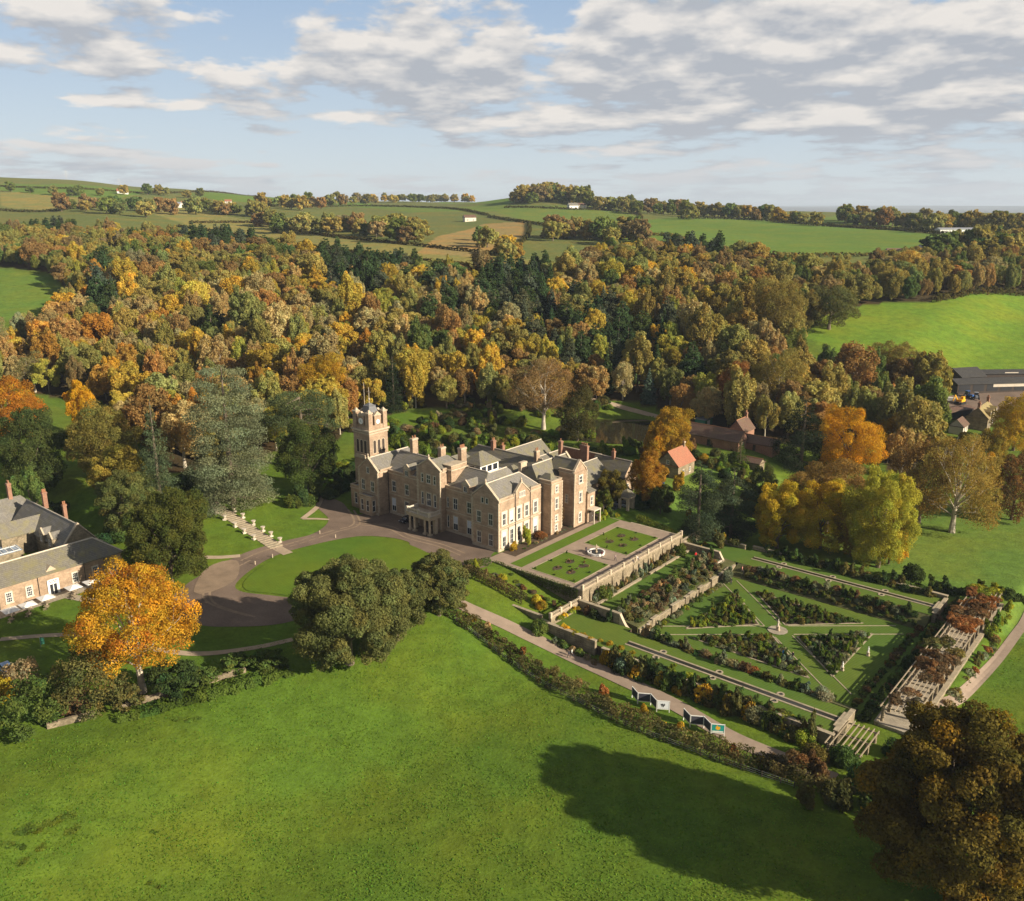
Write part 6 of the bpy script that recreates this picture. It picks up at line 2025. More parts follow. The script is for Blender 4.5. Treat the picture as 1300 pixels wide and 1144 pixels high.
def pergola(label, b0, b1, z, zr, a0=48.5, a1=53.3, rails=8, gap=None, step=3.7):
    r = thing('pergola', label, 'pergola', W(a0, b0, z), ANG)
    n = int(round((b1 - b0) / step))
    for i in range(n + 1):
        b = b0 + (b1 - b0) * i / n
        for a in (a0, a1):
            m = MB((a0, b0, z)); m.box(a - 0.26, b - 0.26, z - 0.05, a + 0.26, b + 0.26, zr - 0.3) if i % 2 else m.tube((a, b, z - 0.05), (a, b, zr - 0.3), 0.28, 0.25, 9)
            m.build('post', M['garden_stone'], r)
        m = MB((a0, b0, z)); m.box(a0 - 0.5, b - 0.08, zr - 0.3, a1 + 0.5, b + 0.08, zr - 0.06); m.build('cross_beam', M['timber'], r)
    for k in range(rails):
        a = a0 - 0.35 + (a1 - a0 + 0.7) * k / (rails - 1)
        j = rr_.uniform(-0.3, 0.3)
        m = MB((a0, b0, z)); m.box(a - 0.075, b0 - 0.6 + j, zr - 0.06, a + 0.075, b1 + 0.6 + j, zr + 0.12); m.build('rail', M['timber'], r)
    return r


pergola('long pergola with bare weathered rails on stone posts closing the sunken square', PG0 + 3, PG1, 0.55, 3.5)
pergola('short lower pergola with reddish vine by the corner of the huge bronze oak', -16.5, -8.5, -0.6, 2.0, a0=44.5, a1=49.5, rails=8, step=4)

# steps with urns on the upper lawn
p0, p1 = G(351, 695), G(256, 631)
d = (p1 - p0); d.z = 0; L = d.length; d.normalize(); nn = Vector((-d.y, d.x, 0))
root = thing('lawn_steps', 'long flight of shallow pale stone steps climbing the upper lawn between rows of urns', 'steps', p0, math.atan2(d.y, d.x))
m = MB(); k = 34
for i in range(k):
    q = p0 + d * (L * (i + 0.5) / k); z = float(zt(q.x, q.y)) - p0.z
    m.box(L * i / k, -1.75, z - 0.6, L * (i + 1) / k + 0.02, 1.75, z + 0.16)
m.build('treads', M['coping'], root)
URN = []
for side, f in [(-1, .18), (-1, .30), (-1, .42), (-1, .56), (-1, .68), (-1, .88), (1, .05), (1, .16), (1, .26), (1, .38), (1, .52), (1, .64), (1, .92)]:
    q = p0 + d * (L * f) + nn * (-side) * 2.15
    ur = thing('urn_planter', 'x', 'planter', (q.x, q.y, float(zt(q.x, q.y))), rr_.uniform(0, 3), 'urns beside the lawn steps')
    m = MB(); m.box(-0.42, -0.42, -0.3, 0.42, 0.42, 0.35); m.lathe((0, 0, 0.35), [(0.2, 0), (0.16, 0.18), (0.42, 0.5), (0.55, 0.85), (0.62, 0.9), (0.5, 0.9)], 12); m.build('pot', M['pale_stone'], ur)
    URN.append((ur, side, f))
for side, nm in ((-1, 'right'), (1, 'left')):
    l = sorted([x for x in URN if x[1] == side], key=lambda x: x[2])
    for i, (ur, _, f) in enumerate(l): ur['label'] = 'pale stone urn with small plant %s of the lawn steps, %s from the bottom' % (nm, ['first', 'second', 'third', 'fourth', 'fifth', 'sixth', 'seventh'][i])
strip('steps_path', [p0 - d * 5.5, p0 - d * 2.5, p0 + d * 0.5], 2.6, M['sandy'], 0.1)
strip('corner_path', px([(384, 659), (396, 650), (405, 640), (408, 632)]), 1.4, M['sandy'], 0.1)
strip('corner_path', px([(384, 659), (402, 659), (418, 660)]), 1.0, M['sandy'], 0.1)
strip('bank_path', px([(374, 633), (384, 628), (392, 622)]), 1.2, M['sandy'], 0.1)
for i, (u, v) in enumerate([(406, 678), (426, 683), (324, 717), (346, 708)]):
    g = G(u, v); m = MB(); m.tube((0, 0, -0.2), (0, 0, 0.75), 0.14, 0.12, 8); m.lathe((0, 0, 0.75), [(0.16, 0), (0.16, 0.06), (0.02, 0.2)], 8)
    tag(m.build('bollard', M['dress_stone'], loc=g), ['stone bollard on the upper lawn edge of the drive near the forecourt', 'stone bollard on the oval lawn edge nearest the forecourt', 'stone bollard at the left bend of the drive by the oval lawn', 'stone bollard between the lawn steps path and the oval lawn'][i], 'bollard', 'bollards along the drive')
# pond
sheet('pond', [(POND[0][0] + 1.25 * 19.5 * math.cos(i * math.pi / 16), POND[0][1] + 19.5 * math.sin(i * math.pi / 16)) for i in range(32)], M['water'], z=POND[0][3] + 0.12)


# ------------------------------------------------------------------ shrubs, borders and hedges
rngs = np.random.default_rng(33)


def shrub_proto(seed, n, size, kind):
    rng = np.random.default_rng(seed)
    lob = []
    if kind == 'round':
        for i in range(12):
            d = unit(rng, 1, 0.4)[0]; d[2] = abs(d[2])
            lob.append((d * np.array([.55, .55, .55]) + np.array([0, 0, .12]), np.full(3, rng.uniform(.32, .5))))
    elif kind == 'mound':
        for i in range(10):
            a = rng.uniform(0, 6.28); e = rng.uniform(.2, .7)
            lob.append((np.array([math.cos(a) * e, math.sin(a) * e, .18]), np.array([.4, .4, .3]) * rng.uniform(.7, 1.2)))
    elif kind == 'upright':
        for i in range(14):
            a = rng.uniform(0, 6.28); e = rng.uniform(.1, .45); z = rng.uniform(.2, 1.5)
            lob.append((np.array([math.cos(a) * e, math.sin(a) * e, z]), np.array([.32, .32, .42]) * (1 - .25 * z)))
    p, nn, k = lobes_points(lob, n, rng, 0.4, 0.6, 0.3)
    keep = p[:, 2] > -0.05
    return leaf_mesh('shrub', p[keep], nn[keep], size, tints(k[keep], len(lob), rng, .18, .1), M['foliage'], rng, 0.7)


SP = [shrub_proto(700 + i, 520, .20, 'round') for i in range(3)] + [shrub_proto(710 + i, 420, .20, 'mound') for i in range(3)] + [shrub_proto(720 + i, 600, .20, 'upright') for i in range(2)]
BIGP = [shrub_proto(730 + i, 2600, .105, 'round') for i in range(3)] + [shrub_proto(740, 2600, .12, 'upright')]
S_NAME = {'green': (0.105, 0.150, 0.034), 'grey green': (0.19, 0.205, 0.115), 'brown': (0.17, 0.105, 0.05), 'golden': (0.42, 0.28, 0.03), 'olive': (0.14, 0.13, 0.04), 'lime': (0.24, 0.27, 0.03),
          'rusty': (0.27, 0.125, 0.045), 'dark green': (0.058, 0.088, 0.026), 'buff': (0.30, 0.23, 0.12), 'yellow': (0.55, 0.38, 0.03), 'pinkish': (0.30, 0.18, 0.13), 'bright green': (0.14, 0.20, 0.028)}
sitems = []


SH = []          # every shrub asked for; the largest in view become objects, the rest one planting


def shrub(p, r, h, cname, stem=None, label=None, group=None, protos=None, name='shrub', proto=None):
    me = proto if proto is not None else (protos or SP)[rngs.integers(len(protos or SP))]
    c = vary(S_NAME[cname], rngs, 0.12)
    rz = rngs.uniform(0, 6.28)
    if name == 'shrub' and not label:
        SH.append((p, r, h, cname, stem, group, me, c, rz)); return
    o = mesh_obj(name, me, loc=p, rz=rz, color=c)
    o.scale = (r, r, h)
    tag(o, label or 'x', name, group)
    if not label: sitems.append((o, cname + ' ' + stem, p[1], p[0]))
    return o


def plant_shrubs(keep=235):
    SH.sort(key=lambda q: -(q[1] * (q[1] + q[2])) / (q[0][0] ** 2 + q[0][1] ** 2))
    for (p, r, h, cname, stem, group, me, c, rz) in SH[:keep]:
        o = mesh_obj('shrub', me, loc=p, rz=rz, color=c)
        o.scale = (r, r, h)
        tag(o, 'x', 'shrub', group)
        sitems.append((o, cname + ' ' + stem, p[1], p[0]))
    merged_trees('garden_planting', [(p[0], p[1], p[2], r, h, rz, me, c) for (p, r, h, cname, stem, group, me, c, rz) in SH[keep:]])


def ground_z(p):
    return float(zt(p[0], p[1]))


# plants of the four triangular beds
def tri_fill(t, n, names, stem, z=0.02, rr=(0.55, 1.2), hh=(0.6, 1.35)):
    A_, B_, C2 = [Vector(q) for q in t]
    c = (A_ + B_ + C2) / 3
    got = []
    for _ in range(4000):
        u, v = rngs.random(2)
        if u + v > 1: u, v = 1 - u, 1 - v
        q = A_ + (B_ - A_) * u + (C2 - A_) * v
        q = c + (q - c) * 0.93
        if (abs((q - c).x) < 0.35 or abs((q - c).y) < 0.30): continue        # narrow paths through the bed
        if all((q - g).length > 0.98 for g in got):
            got.append(q)
            if len(got) >= n: break
    for q in got: shrub(W(q.x, q.y, z), rngs.uniform(*rr), rngs.uniform(*hh), names[rngs.integers(len(names))], stem, group='plants in the triangular beds')


tri_fill(TRI['left'], 95, ['green', 'bright green', 'olive', 'bright green', 'lime'], 'plant in the triangular bed by the rough wall')
tri_fill(TRI['far'], 95, ['green', 'dark green', 'olive', 'bright green'], 'plant in the far triangular bed')
tri_fill(TRI['right'], 95, ['green', 'dark green', 'grey green', 'bright green'], 'plant in the triangular bed by the pergola')
tri_fill(TRI['near'], 95, ['green', 'bright green', 'grey green', 'olive'], 'plant in the triangular bed by the near rill')


def row(a0, b0, a1, b1, n, z, names, stem, r=(0.7, 1.2), h=(0.7, 1.4), jit=0.6, group=None, slope=None, protos=None):
    for i in range(n):
        t = (i + rngs.uniform(0.2, 0.8)) / n
        a = a0 + (a1 - a0) * t + rngs.normal() * jit * 0.4; b = b0 + (b1 - b0) * t + rngs.normal() * jit
        p = W(a, b); p.z = (ground_z(p) if z is None else z if not callable(z) else z(a, b)) - 0.05
        shrub(p, rngs.uniform(*r), rngs.uniform(*h), names[rngs.integers(len(names))], stem, group=group, protos=protos)


nbz = lambda a, b: 0.05 + 1.85 * min(1, max(0, (-0.2 - b) / 4.0))
fbz = lambda a, b: 0.05 + 1.85 * min(1, max(0, (b - 38.6) / 4.6))
row(1, -3.4, 36, -3.4, 46, nbz, ['brown', 'olive', 'green', 'green', 'grey green', 'buff'], 'shrub on the bank below the near rill lawn', (1.0, 1.6), (1.0, 1.7), 0.5, 'shrubs on the rill banks')
row(1, -1.6, 40, -1.6, 46, nbz, ['green', 'olive', 'brown', 'lime'], 'low plant at the foot of the near rill bank', (0.7, 1.1), (0.6, 1.0), 0.3, 'shrubs on the rill banks')
shrub(W(38.5, -3.0, 1.0), 2.4, 2.2, 'buff', label='large straw coloured grass clump at the end of the near rill bank', group='shrubs on the rill banks', protos=BIGP)
shrub(W(25, -3.0, 1.2), 1.6, 1.5, 'rusty', label='large rusty orange shrub on the near rill bank', group='shrubs on the rill banks', protos=BIGP)
row(2, 42.0, 41, 42.0, 46, fbz, ['dark green', 'green', 'brown', 'grey green', 'olive'], 'shrub on the bank below the far rill lawn', (1.1, 1.7), (1.0, 1.8), 0.4, 'shrubs on the rill banks')
row(3, 39.8, 42, 39.8, 46, fbz, ['dark green', 'green', 'olive'], 'low plant at the foot of the far rill bank', (0.7, 1.2), (0.6, 1.1), 0.3, 'shrubs on the rill banks')
row(2, 53.4, 42, 53.4, 44, 1.95, ['dark green', 'green', 'olive', 'dark green'], 'shrub along the back wall of the far rill', (1.1, 1.7), (1.3, 2.1), 0.5, 'shrubs behind the rills')
row(0, -15.6, 42, -15.6, 48, 0.0, ['dark green', 'olive', 'green', 'golden', 'olive'], 'shrub between near rill and garden drive', (1.3, 2.1), (2.0, 3.4), 0.5, 'shrubs behind the rills')
row(2, -13.4, 42, -13.4, 40, 1.7, ['olive', 'green', 'dark green', 'lime'], 'shrub above the outer wall of the near rill', (0.9, 1.5), (0.8, 1.4), 0.3, 'shrubs behind the rills')
shrub(W(40.5, -15.8, 0), 2.2, 2.4, 'lime', label='bright lime shrub at the pergola end of the border by the garden drive', protos=BIGP)
shrub(W(31.5, -16, 0), 2.3, 3.0, 'grey green', label='big grey green round shrub in the border by the garden drive', protos=BIGP)
shrub(W(4.5, -15.8, 0.1), 2.2, 2.9, 'grey green', label='rounded grey green bush where the border by the drive begins', protos=BIGP)
for i, a in enumerate((-3.6, -1.2, 1.6, 4.2)): shrub(W(a, -11.8, 1.95), 0.75, 0.9, 'golden', stem='small shrub along the head of the near rill')
# the long grass walk
row(-13.9, 0, -13.9, 41, 46, 2.45, ['grey green', 'grey green', 'olive', 'buff', 'green', 'olive'], 'shrub under the fountain terrace wall', (0.7, 1.4), (0.9, 1.9), 0.6, 'shrubs along the grass walk')
row(-6.8, 0, -6.8, 41, 46, 2.4, ['grey green', 'brown', 'olive', 'buff', 'green', 'green'], 'shrub outside the grass walk', (0.9, 1.7), (1.0, 2.0), 0.6, 'shrubs along the grass walk')
row(-4.4, 0, -4.4, 37, 40, 2.2, ['olive', 'grey green', 'buff', 'brown', 'green'], 'shrub above the rough stone wall', (0.9, 1.7), (0.9, 1.7), 0.6, 'shrubs along the grass walk')
row(-2.3, 0, -2.3, 37, 34, 1.9, ['grey green', 'olive', 'brown', 'green', 'buff'], 'shrub hanging over the rough wall', (0.9, 1.6), (0.7, 1.3), 0.7, 'shrubs along the grass walk')
row(0.5, 2, 0.5, 36, 34, 0, ['olive', 'lime', 'green', 'grey green'], 'shrub at the foot of the rough stone wall', (0.7, 1.1), (0.6, 1.0), 0.4, 'shrubs along the grass walk')
shrub(W(-13.4, 4.2, 2.4), 2.1, 3.0, 'green', label='large clipped green bush against the near end of the terrace wall', protos=BIGP)
shrub(W(-13.2, 37.0, 2.4), 2.2, 2.9, 'green', label='large clipped green bush against the far end of the terrace wall', protos=BIGP)
shrub(W(1.2, 34.6, 0), 2.0, 2.4, 'grey green', label='rounded blue green bush at the foot of the garden steps', protos=BIGP)
row(-14.4, -11, -14.4, -4, 6, 3.0, ['golden', 'yellow', 'lime'], 'shrub on the near court wall top', (0.7, 1.1), (0.5, 0.8), 0.4, 'golden shrubs on the court walls')
row(-12.5, -13.6, -4, -13.6, 7, 2.9, ['yellow', 'golden', 'lime'], 'creeper along the shaded wall of the near court', (0.7, 1.1), (0.5, 0.9), 0.2, 'golden shrubs on the court walls')
row(-13, -3.7, -6.5, -3.7, 5, 1.8, ['dark green', 'brown', 'green'], 'climber on the inner wall of the near court', (0.9, 1.3), (1.7, 2.4), 0.15, 'climbers in the rill courts')
row(-13, 52.4, -5, 52.4, 7, 2.6, ['lime', 'golden', 'olive'], 'creeper along the wall of the far court', (0.9, 1.4), (0.9, 1.5), 0.3, 'golden shrubs on the court walls')
shrub(W(-9, 49, 1.9), 2.6, 3.0, 'olive', label='rounded olive tree in the far rill court', protos=BIGP)
row(-12, 42.6, -4, 42.6, 5, 2.4, ['lime', 'golden'], 'creeper on the near wall of the far court', (0.8, 1.2), (0.7, 1.1), 0.2, 'golden shrubs on the court walls')
row(-15, 43, -9, 55, 5, None, ['yellow', 'golden'], 'shrub beyond the terrace wall end', (1.2, 1.7), (0.9, 1.4), 0.6)
# fountain terrace lawns: worn rose beds and small clipped cushions
for nm, (a0, b0, a1, b1) in (('near', (-31.0, 0.2, -18.6, 13.6)), ('far', (-31.0, 21.2, -18.6, 35.8))):
    for (fa, fb) in ((.35, .32), (.35, .68), (.66, .32), (.66, .68)):
        n = 9; ca, cb = a0 + (a1 - a0) * fa, b0 + (b1 - b0) * fb
        sheet('rose_bed', [W(ca + 1.05 * math.cos(i * .698), cb + 1.35 * math.sin(i * .698)) for i in range(n)], M['soil'], z=6.065)
        for i in range(4): shrub(W(ca + rngs.normal() * .55, cb + rngs.normal() * .7, 6.06), 0.32, 0.4, ['buff', 'brown', 'green'][i % 3], 'rose bush of the %s terrace lawn' % nm, group='roses on the fountain terrace')
    for (fa, fb) in ((.06, .05), (.06, .5), (.06, .95), (.5, .05), (.5, .5), (.5, .95), (.94, .05), (.94, .5), (.94, .95)):
        shrub(W(a0 + (a1 - a0) * fa, b0 + (b1 - b0) * fb, 6.05), 0.33, 0.45, 'dark green', 'clipped cushion on the %s terrace lawn' % nm, group='clipped cushions on the terrace lawns', name='topiary')
# border along the east front and climbers on the house
shrub(W(-41.2, 11.2, 6.0), 1.7, 3.0, 'lime', label='tall lime green shrub against the sunlit east front', proto=BIGP[3])
shrub(W(-41.4, 16.8, 6.0), 2.0, 1.8, 'rusty', label='low rust orange shrub against the sunlit east front', protos=BIGP)
shrub(W(-41.2, 6.3, 6.0), 1.7, 1.3, 'golden', label='golden brown shrub at the near corner of the east front', protos=BIGP)
shrub(W(-42.4, 26.2, 6.0), 2.0, 3.2, 'brown', label='brown creeper filling the recess between the two east bays', proto=BIGP[3])
row(-40, 8, -40, 39, 18, 6.0, ['grey green', 'brown', 'buff', 'green'], 'small plant in the border of the east front', (0.4, 0.8), (0.3, 0.7), 0.4, 'plants in the east front border')
row(-37.5, 37, -36, 44, 6, None, ['lime', 'green', 'bright green'], 'shrub beside the side porch of the manor', (0.9, 1.5), (1.0, 1.8), 0.5)
hedge([W(-42, -1.9), W(-16, -1.9)], 1.2, 2.3, (0.085, 0.115, 0.024), 'tall clipped hedge below the near side of the fountain terrace', n_per_m=220, size=0.2, var=0.06, ragged=0.04, zfun=3.9)
hedge([W(-41, -10.8), W(-24, -10.4)], 2.4, 2.0, (0.15, 0.11, 0.045), 'broad brownish hedge along the flower strip by the drive', n_per_m=160, size=0.25, ragged=0.12)
hedge([W(-43.5, -8.8), W(-40, -3.6)], 1.6, 1.7, (0.095, 0.125, 0.024), 'clipped block hedge by the forecourt corner', n_per_m=200, size=0.2, var=0.06, ragged=0.04)
row(-38, -6.5, -18, -6.2, 18, None, ['grey green', 'brown', 'buff', 'green'], 'small plant in the flower strip', (0.6, 1.0), (0.5, 0.9), 0.9, 'plants in the flower strip')
for i, (a, b, c, r) in enumerate([(-22.5, -8.4, 'yellow', 1.5), (-20.6, -9.2, 'golden', 1.5), (-17.6, -6.2, 'golden', 1.0), (-33, -7.4, 'yellow', 1.2), (-40, -8.5, 'lime', 1.4)]):
    p = W(a, b); p.z = ground_z(p); shrub(p, r, r * 1.25, c, label=['tall yellow shrub in the flower strip by the drive', 'second golden shrub beside the tall yellow one in the flower strip', 'small orange gold shrub under the terrace corner', 'low yellow shrub in the middle of the flower strip', 'lime yellow small tree by the forecourt corner'][i], protos=BIGP)
p = W(-15.5, -16.2); p.z = ground_z(p); shrub(p, 2.2, 2.8, 'green', label='green bush beside the drive below the near court wall', protos=BIGP)
row(-12, -16, -1, -16.4, 8, None, ['grey green', 'buff', 'green'], 'shrub under the shaded court wall', (0.8, 1.4), (0.7, 1.2), 0.4)
# pergola planting
row(45.8, -3, 45.8, 58, 64, 0.0, ['brown', 'dark green', 'olive', 'dark green', 'green'], 'shrub in the border before the pergola', (0.9, 1.5), (0.8, 1.6), 0.5, 'shrubs before the pergola')
row(43.0, 0, 43.0, 40, 44, 0.0, ['dark green', 'brown', 'olive', 'green'], 'plant edging the pergola border', (0.7, 1.1), (0.5, 0.9), 0.5, 'shrubs before the pergola')
row(55.2, 6, 56.0, 46, 30, -1.4, ['grey green', 'olive', 'buff', 'green', 'rusty'], 'shrub at the outer foot of the pergola', (1.0, 1.7), (1.1, 2.0), 0.3, 'shrubs outside the pergola')
for (b, c, n, lab) in ((19.5, 'brown', 12, 'bare vine on the pergola middle'), (15, 'brown', 6, 'brown vine nearer on the pergola'), (47, 'brown', 9, 'brown vine farther along the pergola'), (40, 'rusty', 14, 'orange red creeper far along the pergola'), (3, 'brown', 3, 'thin brown vine at the near pergola end'), (29, 'olive', 5, 'olive creeper along the middle pergola rails'), (54, 'rusty', 10, 'russet creeper at the pergola end'), (60, 'lime', 7, 'yellow green creeper on the last post')):
    for i in range(n):
        shrub(W(51 + rngs.uniform(-2.4, 2.4), b + rngs.uniform(-3.8, 3.8), 3.3), rngs.uniform(1.5, 2.4), rngs.uniform(0.7, 1.3), c, lab, group='creepers on the pergola', name='creeper')
row(55.0, 44, 55.4, 62, 9, -1.2, ['lime', 'bright green', 'lime'], 'tall creeper outside the pergola', (1.3, 1.9), (2.0, 2.9), 0.4, 'creepers on the pergola')
row(50, 64, 58, 72, 7, None, ['green', 'dark green', 'lime'], 'bush beyond the far end of the pergola', (1.5, 2.3), (1.6, 2.6), 1.2)
row(30, 58, 50, 64, 12, None, ['dark green', 'green', 'dark green'], 'dark bush behind the far rill corner', (1.6, 2.4), (1.8, 2.8), 1.0)
g = G(1160, 738); shrub(g, 3.0, 4.3, 'dark green', label='solitary nearly black clipped yew on the sunny right lawn', protos=BIGP)
g = G(373, 642); shrub(g, 1.7, 1.7, 'dark green', label='round clipped dark bush on the upper lawn near the drive', protos=BIGP)
hedge(px([(385, 641), (398, 634), (406, 626)]), 1.4, 0.8, (0.12, 0.15, 0.03), 'low ragged hedge beside the small path on the upper lawn', n_per_m=90, size=0.25)
hedge([W(-30, 44), W(-14.5, 45)], 2.0, 3.0, (0.15, 0.19, 0.03), 'clipped bright green hedge beyond the far end of the fountain terrace', n_per_m=220, size=0.24, var=0.08, ragged=0.05)
row(-44, 52, -30, 60, 10, None, ['green', 'dark green', 'olive'], 'bush before the tiled cottage', (1.6, 2.6), (1.8, 3.0), 1.5, protos=BIGP)
row(-26, 60, -10, 66, 8, None, ['lime', 'golden', 'green'], 'bush under the two dark pines', (1.2, 1.9), (1.2, 1.8), 1.2, protos=BIGP)
row(-40, 100, -20, 108, 8, None, ['lime', 'bright green', 'green'], 'bush in the walled garden yard', (1.4, 2.2), (1.6, 2.6), 1.5, protos=BIGP)
BANK = px([(468, 538), (500, 525), (560, 520), (572, 530), (520, 538)])
for i in range(34):
    a, b = (rngs.uniform(-37, -8), rngs.uniform(68, 98)) if i < 20 else (rngs.uniform(-64, -34), rngs.uniform(95, 122))
    if -48.5 < a < -37.5 and 80 < b < 94: continue
    p = W(a, b); p.z = ground_z(p) - 0.2; r = rngs.uniform(1.4, 2.8)
    shrub(p, r, r * rngs.uniform(1.0, 1.6), ['dark green', 'olive', 'green', 'dark green', 'golden', 'brown'][rngs.integers(6)], 'bush near the tiled cottage', group='bushes round the tiled cottage', protos=BIGP)
# bank of laurel and shrubs behind the house
row(-98, 60, -64, 98, 44, None, ['bright green', 'lime', 'bright green', 'green'], 'laurel on the bank behind the manor', (2.2, 3.6), (1.8, 3.0), 1.8, 'laurels on the bank behind the manor', protos=BIGP)
row(-112, 60, -86, 104, 34, None, ['bright green', 'green', 'lime', 'olive'], 'shrub higher on the bank behind the manor', (2.2, 3.6), (2.0, 3.2), 2.5, 'laurels on the bank behind the manor', protos=BIGP)
for i in range(170):
    g = G(rngs.uniform(435, 780), rngs.uniform(508, 560))
    a, b = to_ab(g.x, g.y)
    if (b < 66 and a > -95) or inpoly(np.array([g.x]), np.array([g.y]), BANK)[0]: continue
    if math.hypot((g.x - POND[0][0]) / 1.25, g.y - POND[0][1]) < 23: continue
    shrub(g, rngs.uniform(1.6, 3.6), rngs.uniform(1.6, 3.6), ['olive', 'green', 'brown', 'lime', 'dark green', 'buff', 'bright green'][rngs.integers(7)], 'bush in the shrubbery behind the manor', group='shrubbery behind the manor', protos=BIGP)
for i in range(75):
    p = W(rngs.uniform(-136, -97), rngs.uniform(16, 66)); p.z = ground_z(p) - 0.1
    shrub(p, rngs.uniform(2.0, 3.6), rngs.uniform(2.2, 4.2), ['bright green', 'green', 'lime', 'dark green', 'olive'][rngs.integers(5)], 'bush on the slope behind the clock tower', group='bushes behind the clock tower', protos=BIGP)
row(-104, -12, -112, 20, 16, None, ['dark green', 'green', 'dark green'], 'bush left of the clock tower', (2.2, 3.4), (2.4, 3.8), 1.5, 'dark bushes left of the clock tower', protos=BIGP)
row(-118, -56, -138, -20, 18, None, ['dark green', 'green', 'dark green'], 'bush under trees above the stables', (2.4, 3.8), (2.6, 4.2), 2.0, 'dark bushes above the stables', protos=BIGP)
row(-150, -50, -170, -100, 14, None, ['dark green', 'dark green', 'green'], 'dark bush behind the stable chimneys', (3, 4.5), (3, 5), 2.5, 'dark bushes above the stables', protos=BIGP)
sheet('bank_lawn', smooth_line(px([(468, 540), (500, 527), (560, 522), (570, 534), (520, 540)]), closed=True), M['lawn'], 0.08)
sheet('pond_lawn', smooth_line(px([(752, 520), (790, 517), (820, 526), (818, 520), (790, 510), (760, 511)]), closed=True), M['lawn'], 0.06)

# near left corner: bushes and the low field wall
for (u, v, w_, vt, c, lab) in [(42, 928, 96, 862, 'green', 'largest dark green bush in the bottom left corner'), (118, 902, 92, 818, 'olive', 'tall loose olive bush left of the orange beech'), (222, 880, 66, 838, 'dark green', 'dark rounded bush right of the orange beech trunk'),
                               (28, 880, 46, 838, 'buff', 'straw coloured twiggy bush near the parked blue car'), (6, 892, 34, 862, 'yellow', 'yellow bush at the left edge below the parked blue car'), (300, 852, 40, 832, 'green', 'low green bush at the right end of the field wall'),
                               (160, 900, 44, 872, 'olive', 'small brownish bush between field wall and beech'), (95, 905, 40, 876, 'brown', 'low brown bush above the field wall'), (340, 846, 46, 828, 'green', 'green bush at the left foot of the large holm oak'), (258, 866, 44, 850, 'green', 'flat green bush along the middle of the field wall')]:
    g, R, H = by_px(u, v, w_, vt)
    SEED[0] += 1
    rng = np.random.default_rng(SEED[0])
    lob, bo = crown_lobes(R, H * 1.05, -H * 0.05, rng, 12, 7)
    p, nn, k = lobes_points(lob, 7000 if w_ > 60 else 3000, rng, 0.4, 0.6)
    kp = p[:, 2] > -0.1
    me = leaf_mesh('shrub', p[kp], nn[kp], 0.30, tints(k[kp], len(lob), rng, .16, .1), M['foliage'], rng)
    tag(mesh_obj('shrub', me, loc=g, color=S_NAME[c]), lab, 'shrub')
for i, pts in enumerate([[(60, 925), (100, 915), (120, 908)], [(155, 900), (190, 890), (214, 884)], [(262, 868), (290, 860), (312, 853)]]):
    q = smooth_line([tuple(p[:2]) for p in px(pts)], 0.8)
    o = G(*pts[0]); m = MB(tuple(o))
    for j in range(len(q) - 1):
        d = (q[j + 1] - q[j]).normalized(); nn = Vector((-d.y, d.x)) * 0.28
        z = float(zt(q[j].x, q[j].y)); hh = 0.95 + rr_.uniform(-0.15, 0.15)
        m.prism([(q[j].x - nn.x, q[j].y - nn.y, z - 0.4), (q[j + 1].x - nn.x, q[j + 1].y - nn.y, z - 0.4), (q[j + 1].x + nn.x, q[j + 1].y + nn.y, z - 0.4), (q[j].x + nn.x, q[j].y + nn.y, z - 0.4)], (0, 0, 0.4 + hh))
    tag(m.build('field_wall', M['garden_stone'], loc=o), ['left piece of the low stone field wall in the bottom left corner', 'low stone field wall at the foot of the orange beech', 'right piece of the low stone field wall before the large holm oak'][i], 'wall')
hedge(px([(150, 912), (215, 896), (300, 872), (370, 852)]), 3.4, 0.8, (0.095, 0.145, 0.026), 'rough bank of nettles and brambles below the field wall', n_per_m=130, size=0.34, ragged=0.5, cat='bramble bank', name='bramble_bank')
for i, (u, v, r) in enumerate([(45, 1048, 3.2), (30, 1078, 2.2), (240, 915, 1.6), (205, 1120, 1.0), (195, 1055, 0.9), (80, 1040, 1.8), (195, 938, 1.1)]):
    g = G(u, v); g.z -= 0.1
    for j in range(5 if r > 1.5 else 2):
        q = g + Vector((rngs.normal() * r * .7, rngs.normal() * r * .45, 0)); q.z = ground_z(q) - 0.1
        shrub(q, r * 0.5, 0.45, 'bright green', ['nettle clump in the large patch of the field', 'nettle clump in the patch below the large one', 'nettle clump in the field under the wall', 'nettle clump at the bottom of the field', 'nettle clump alone left in the field', 'nettle clump right of the large patch', 'nettle clump in the field left of centre'][i], group='nettles in the big field', protos=SP[3:6], name='nettles')
for (a, b, r, c) in [(44, -20, 2.6, 'olive'), (48, -18, 2.8, 'green'), (52, -22, 3.0, 'dark green'), (46, -25, 2.6, 'brown'), (50, -28, 2.8, 'olive'), (42, -23, 2.2, 'rusty'), (55, -16, 2.8, 'green'), (40, -26, 2.2, 'brown'), (55, -26, 3.0, 'dark green'), (47, -32, 2.2, 'olive'), (53, -10, 2.2, 'dark green')]:
    p = W(a, b); p.z = ground_z(p) - 0.2; shrub(p, r, r * 1.25, c, 'bush in the shade left of the huge oak', group='bushes beside the huge oak', protos=BIGP)
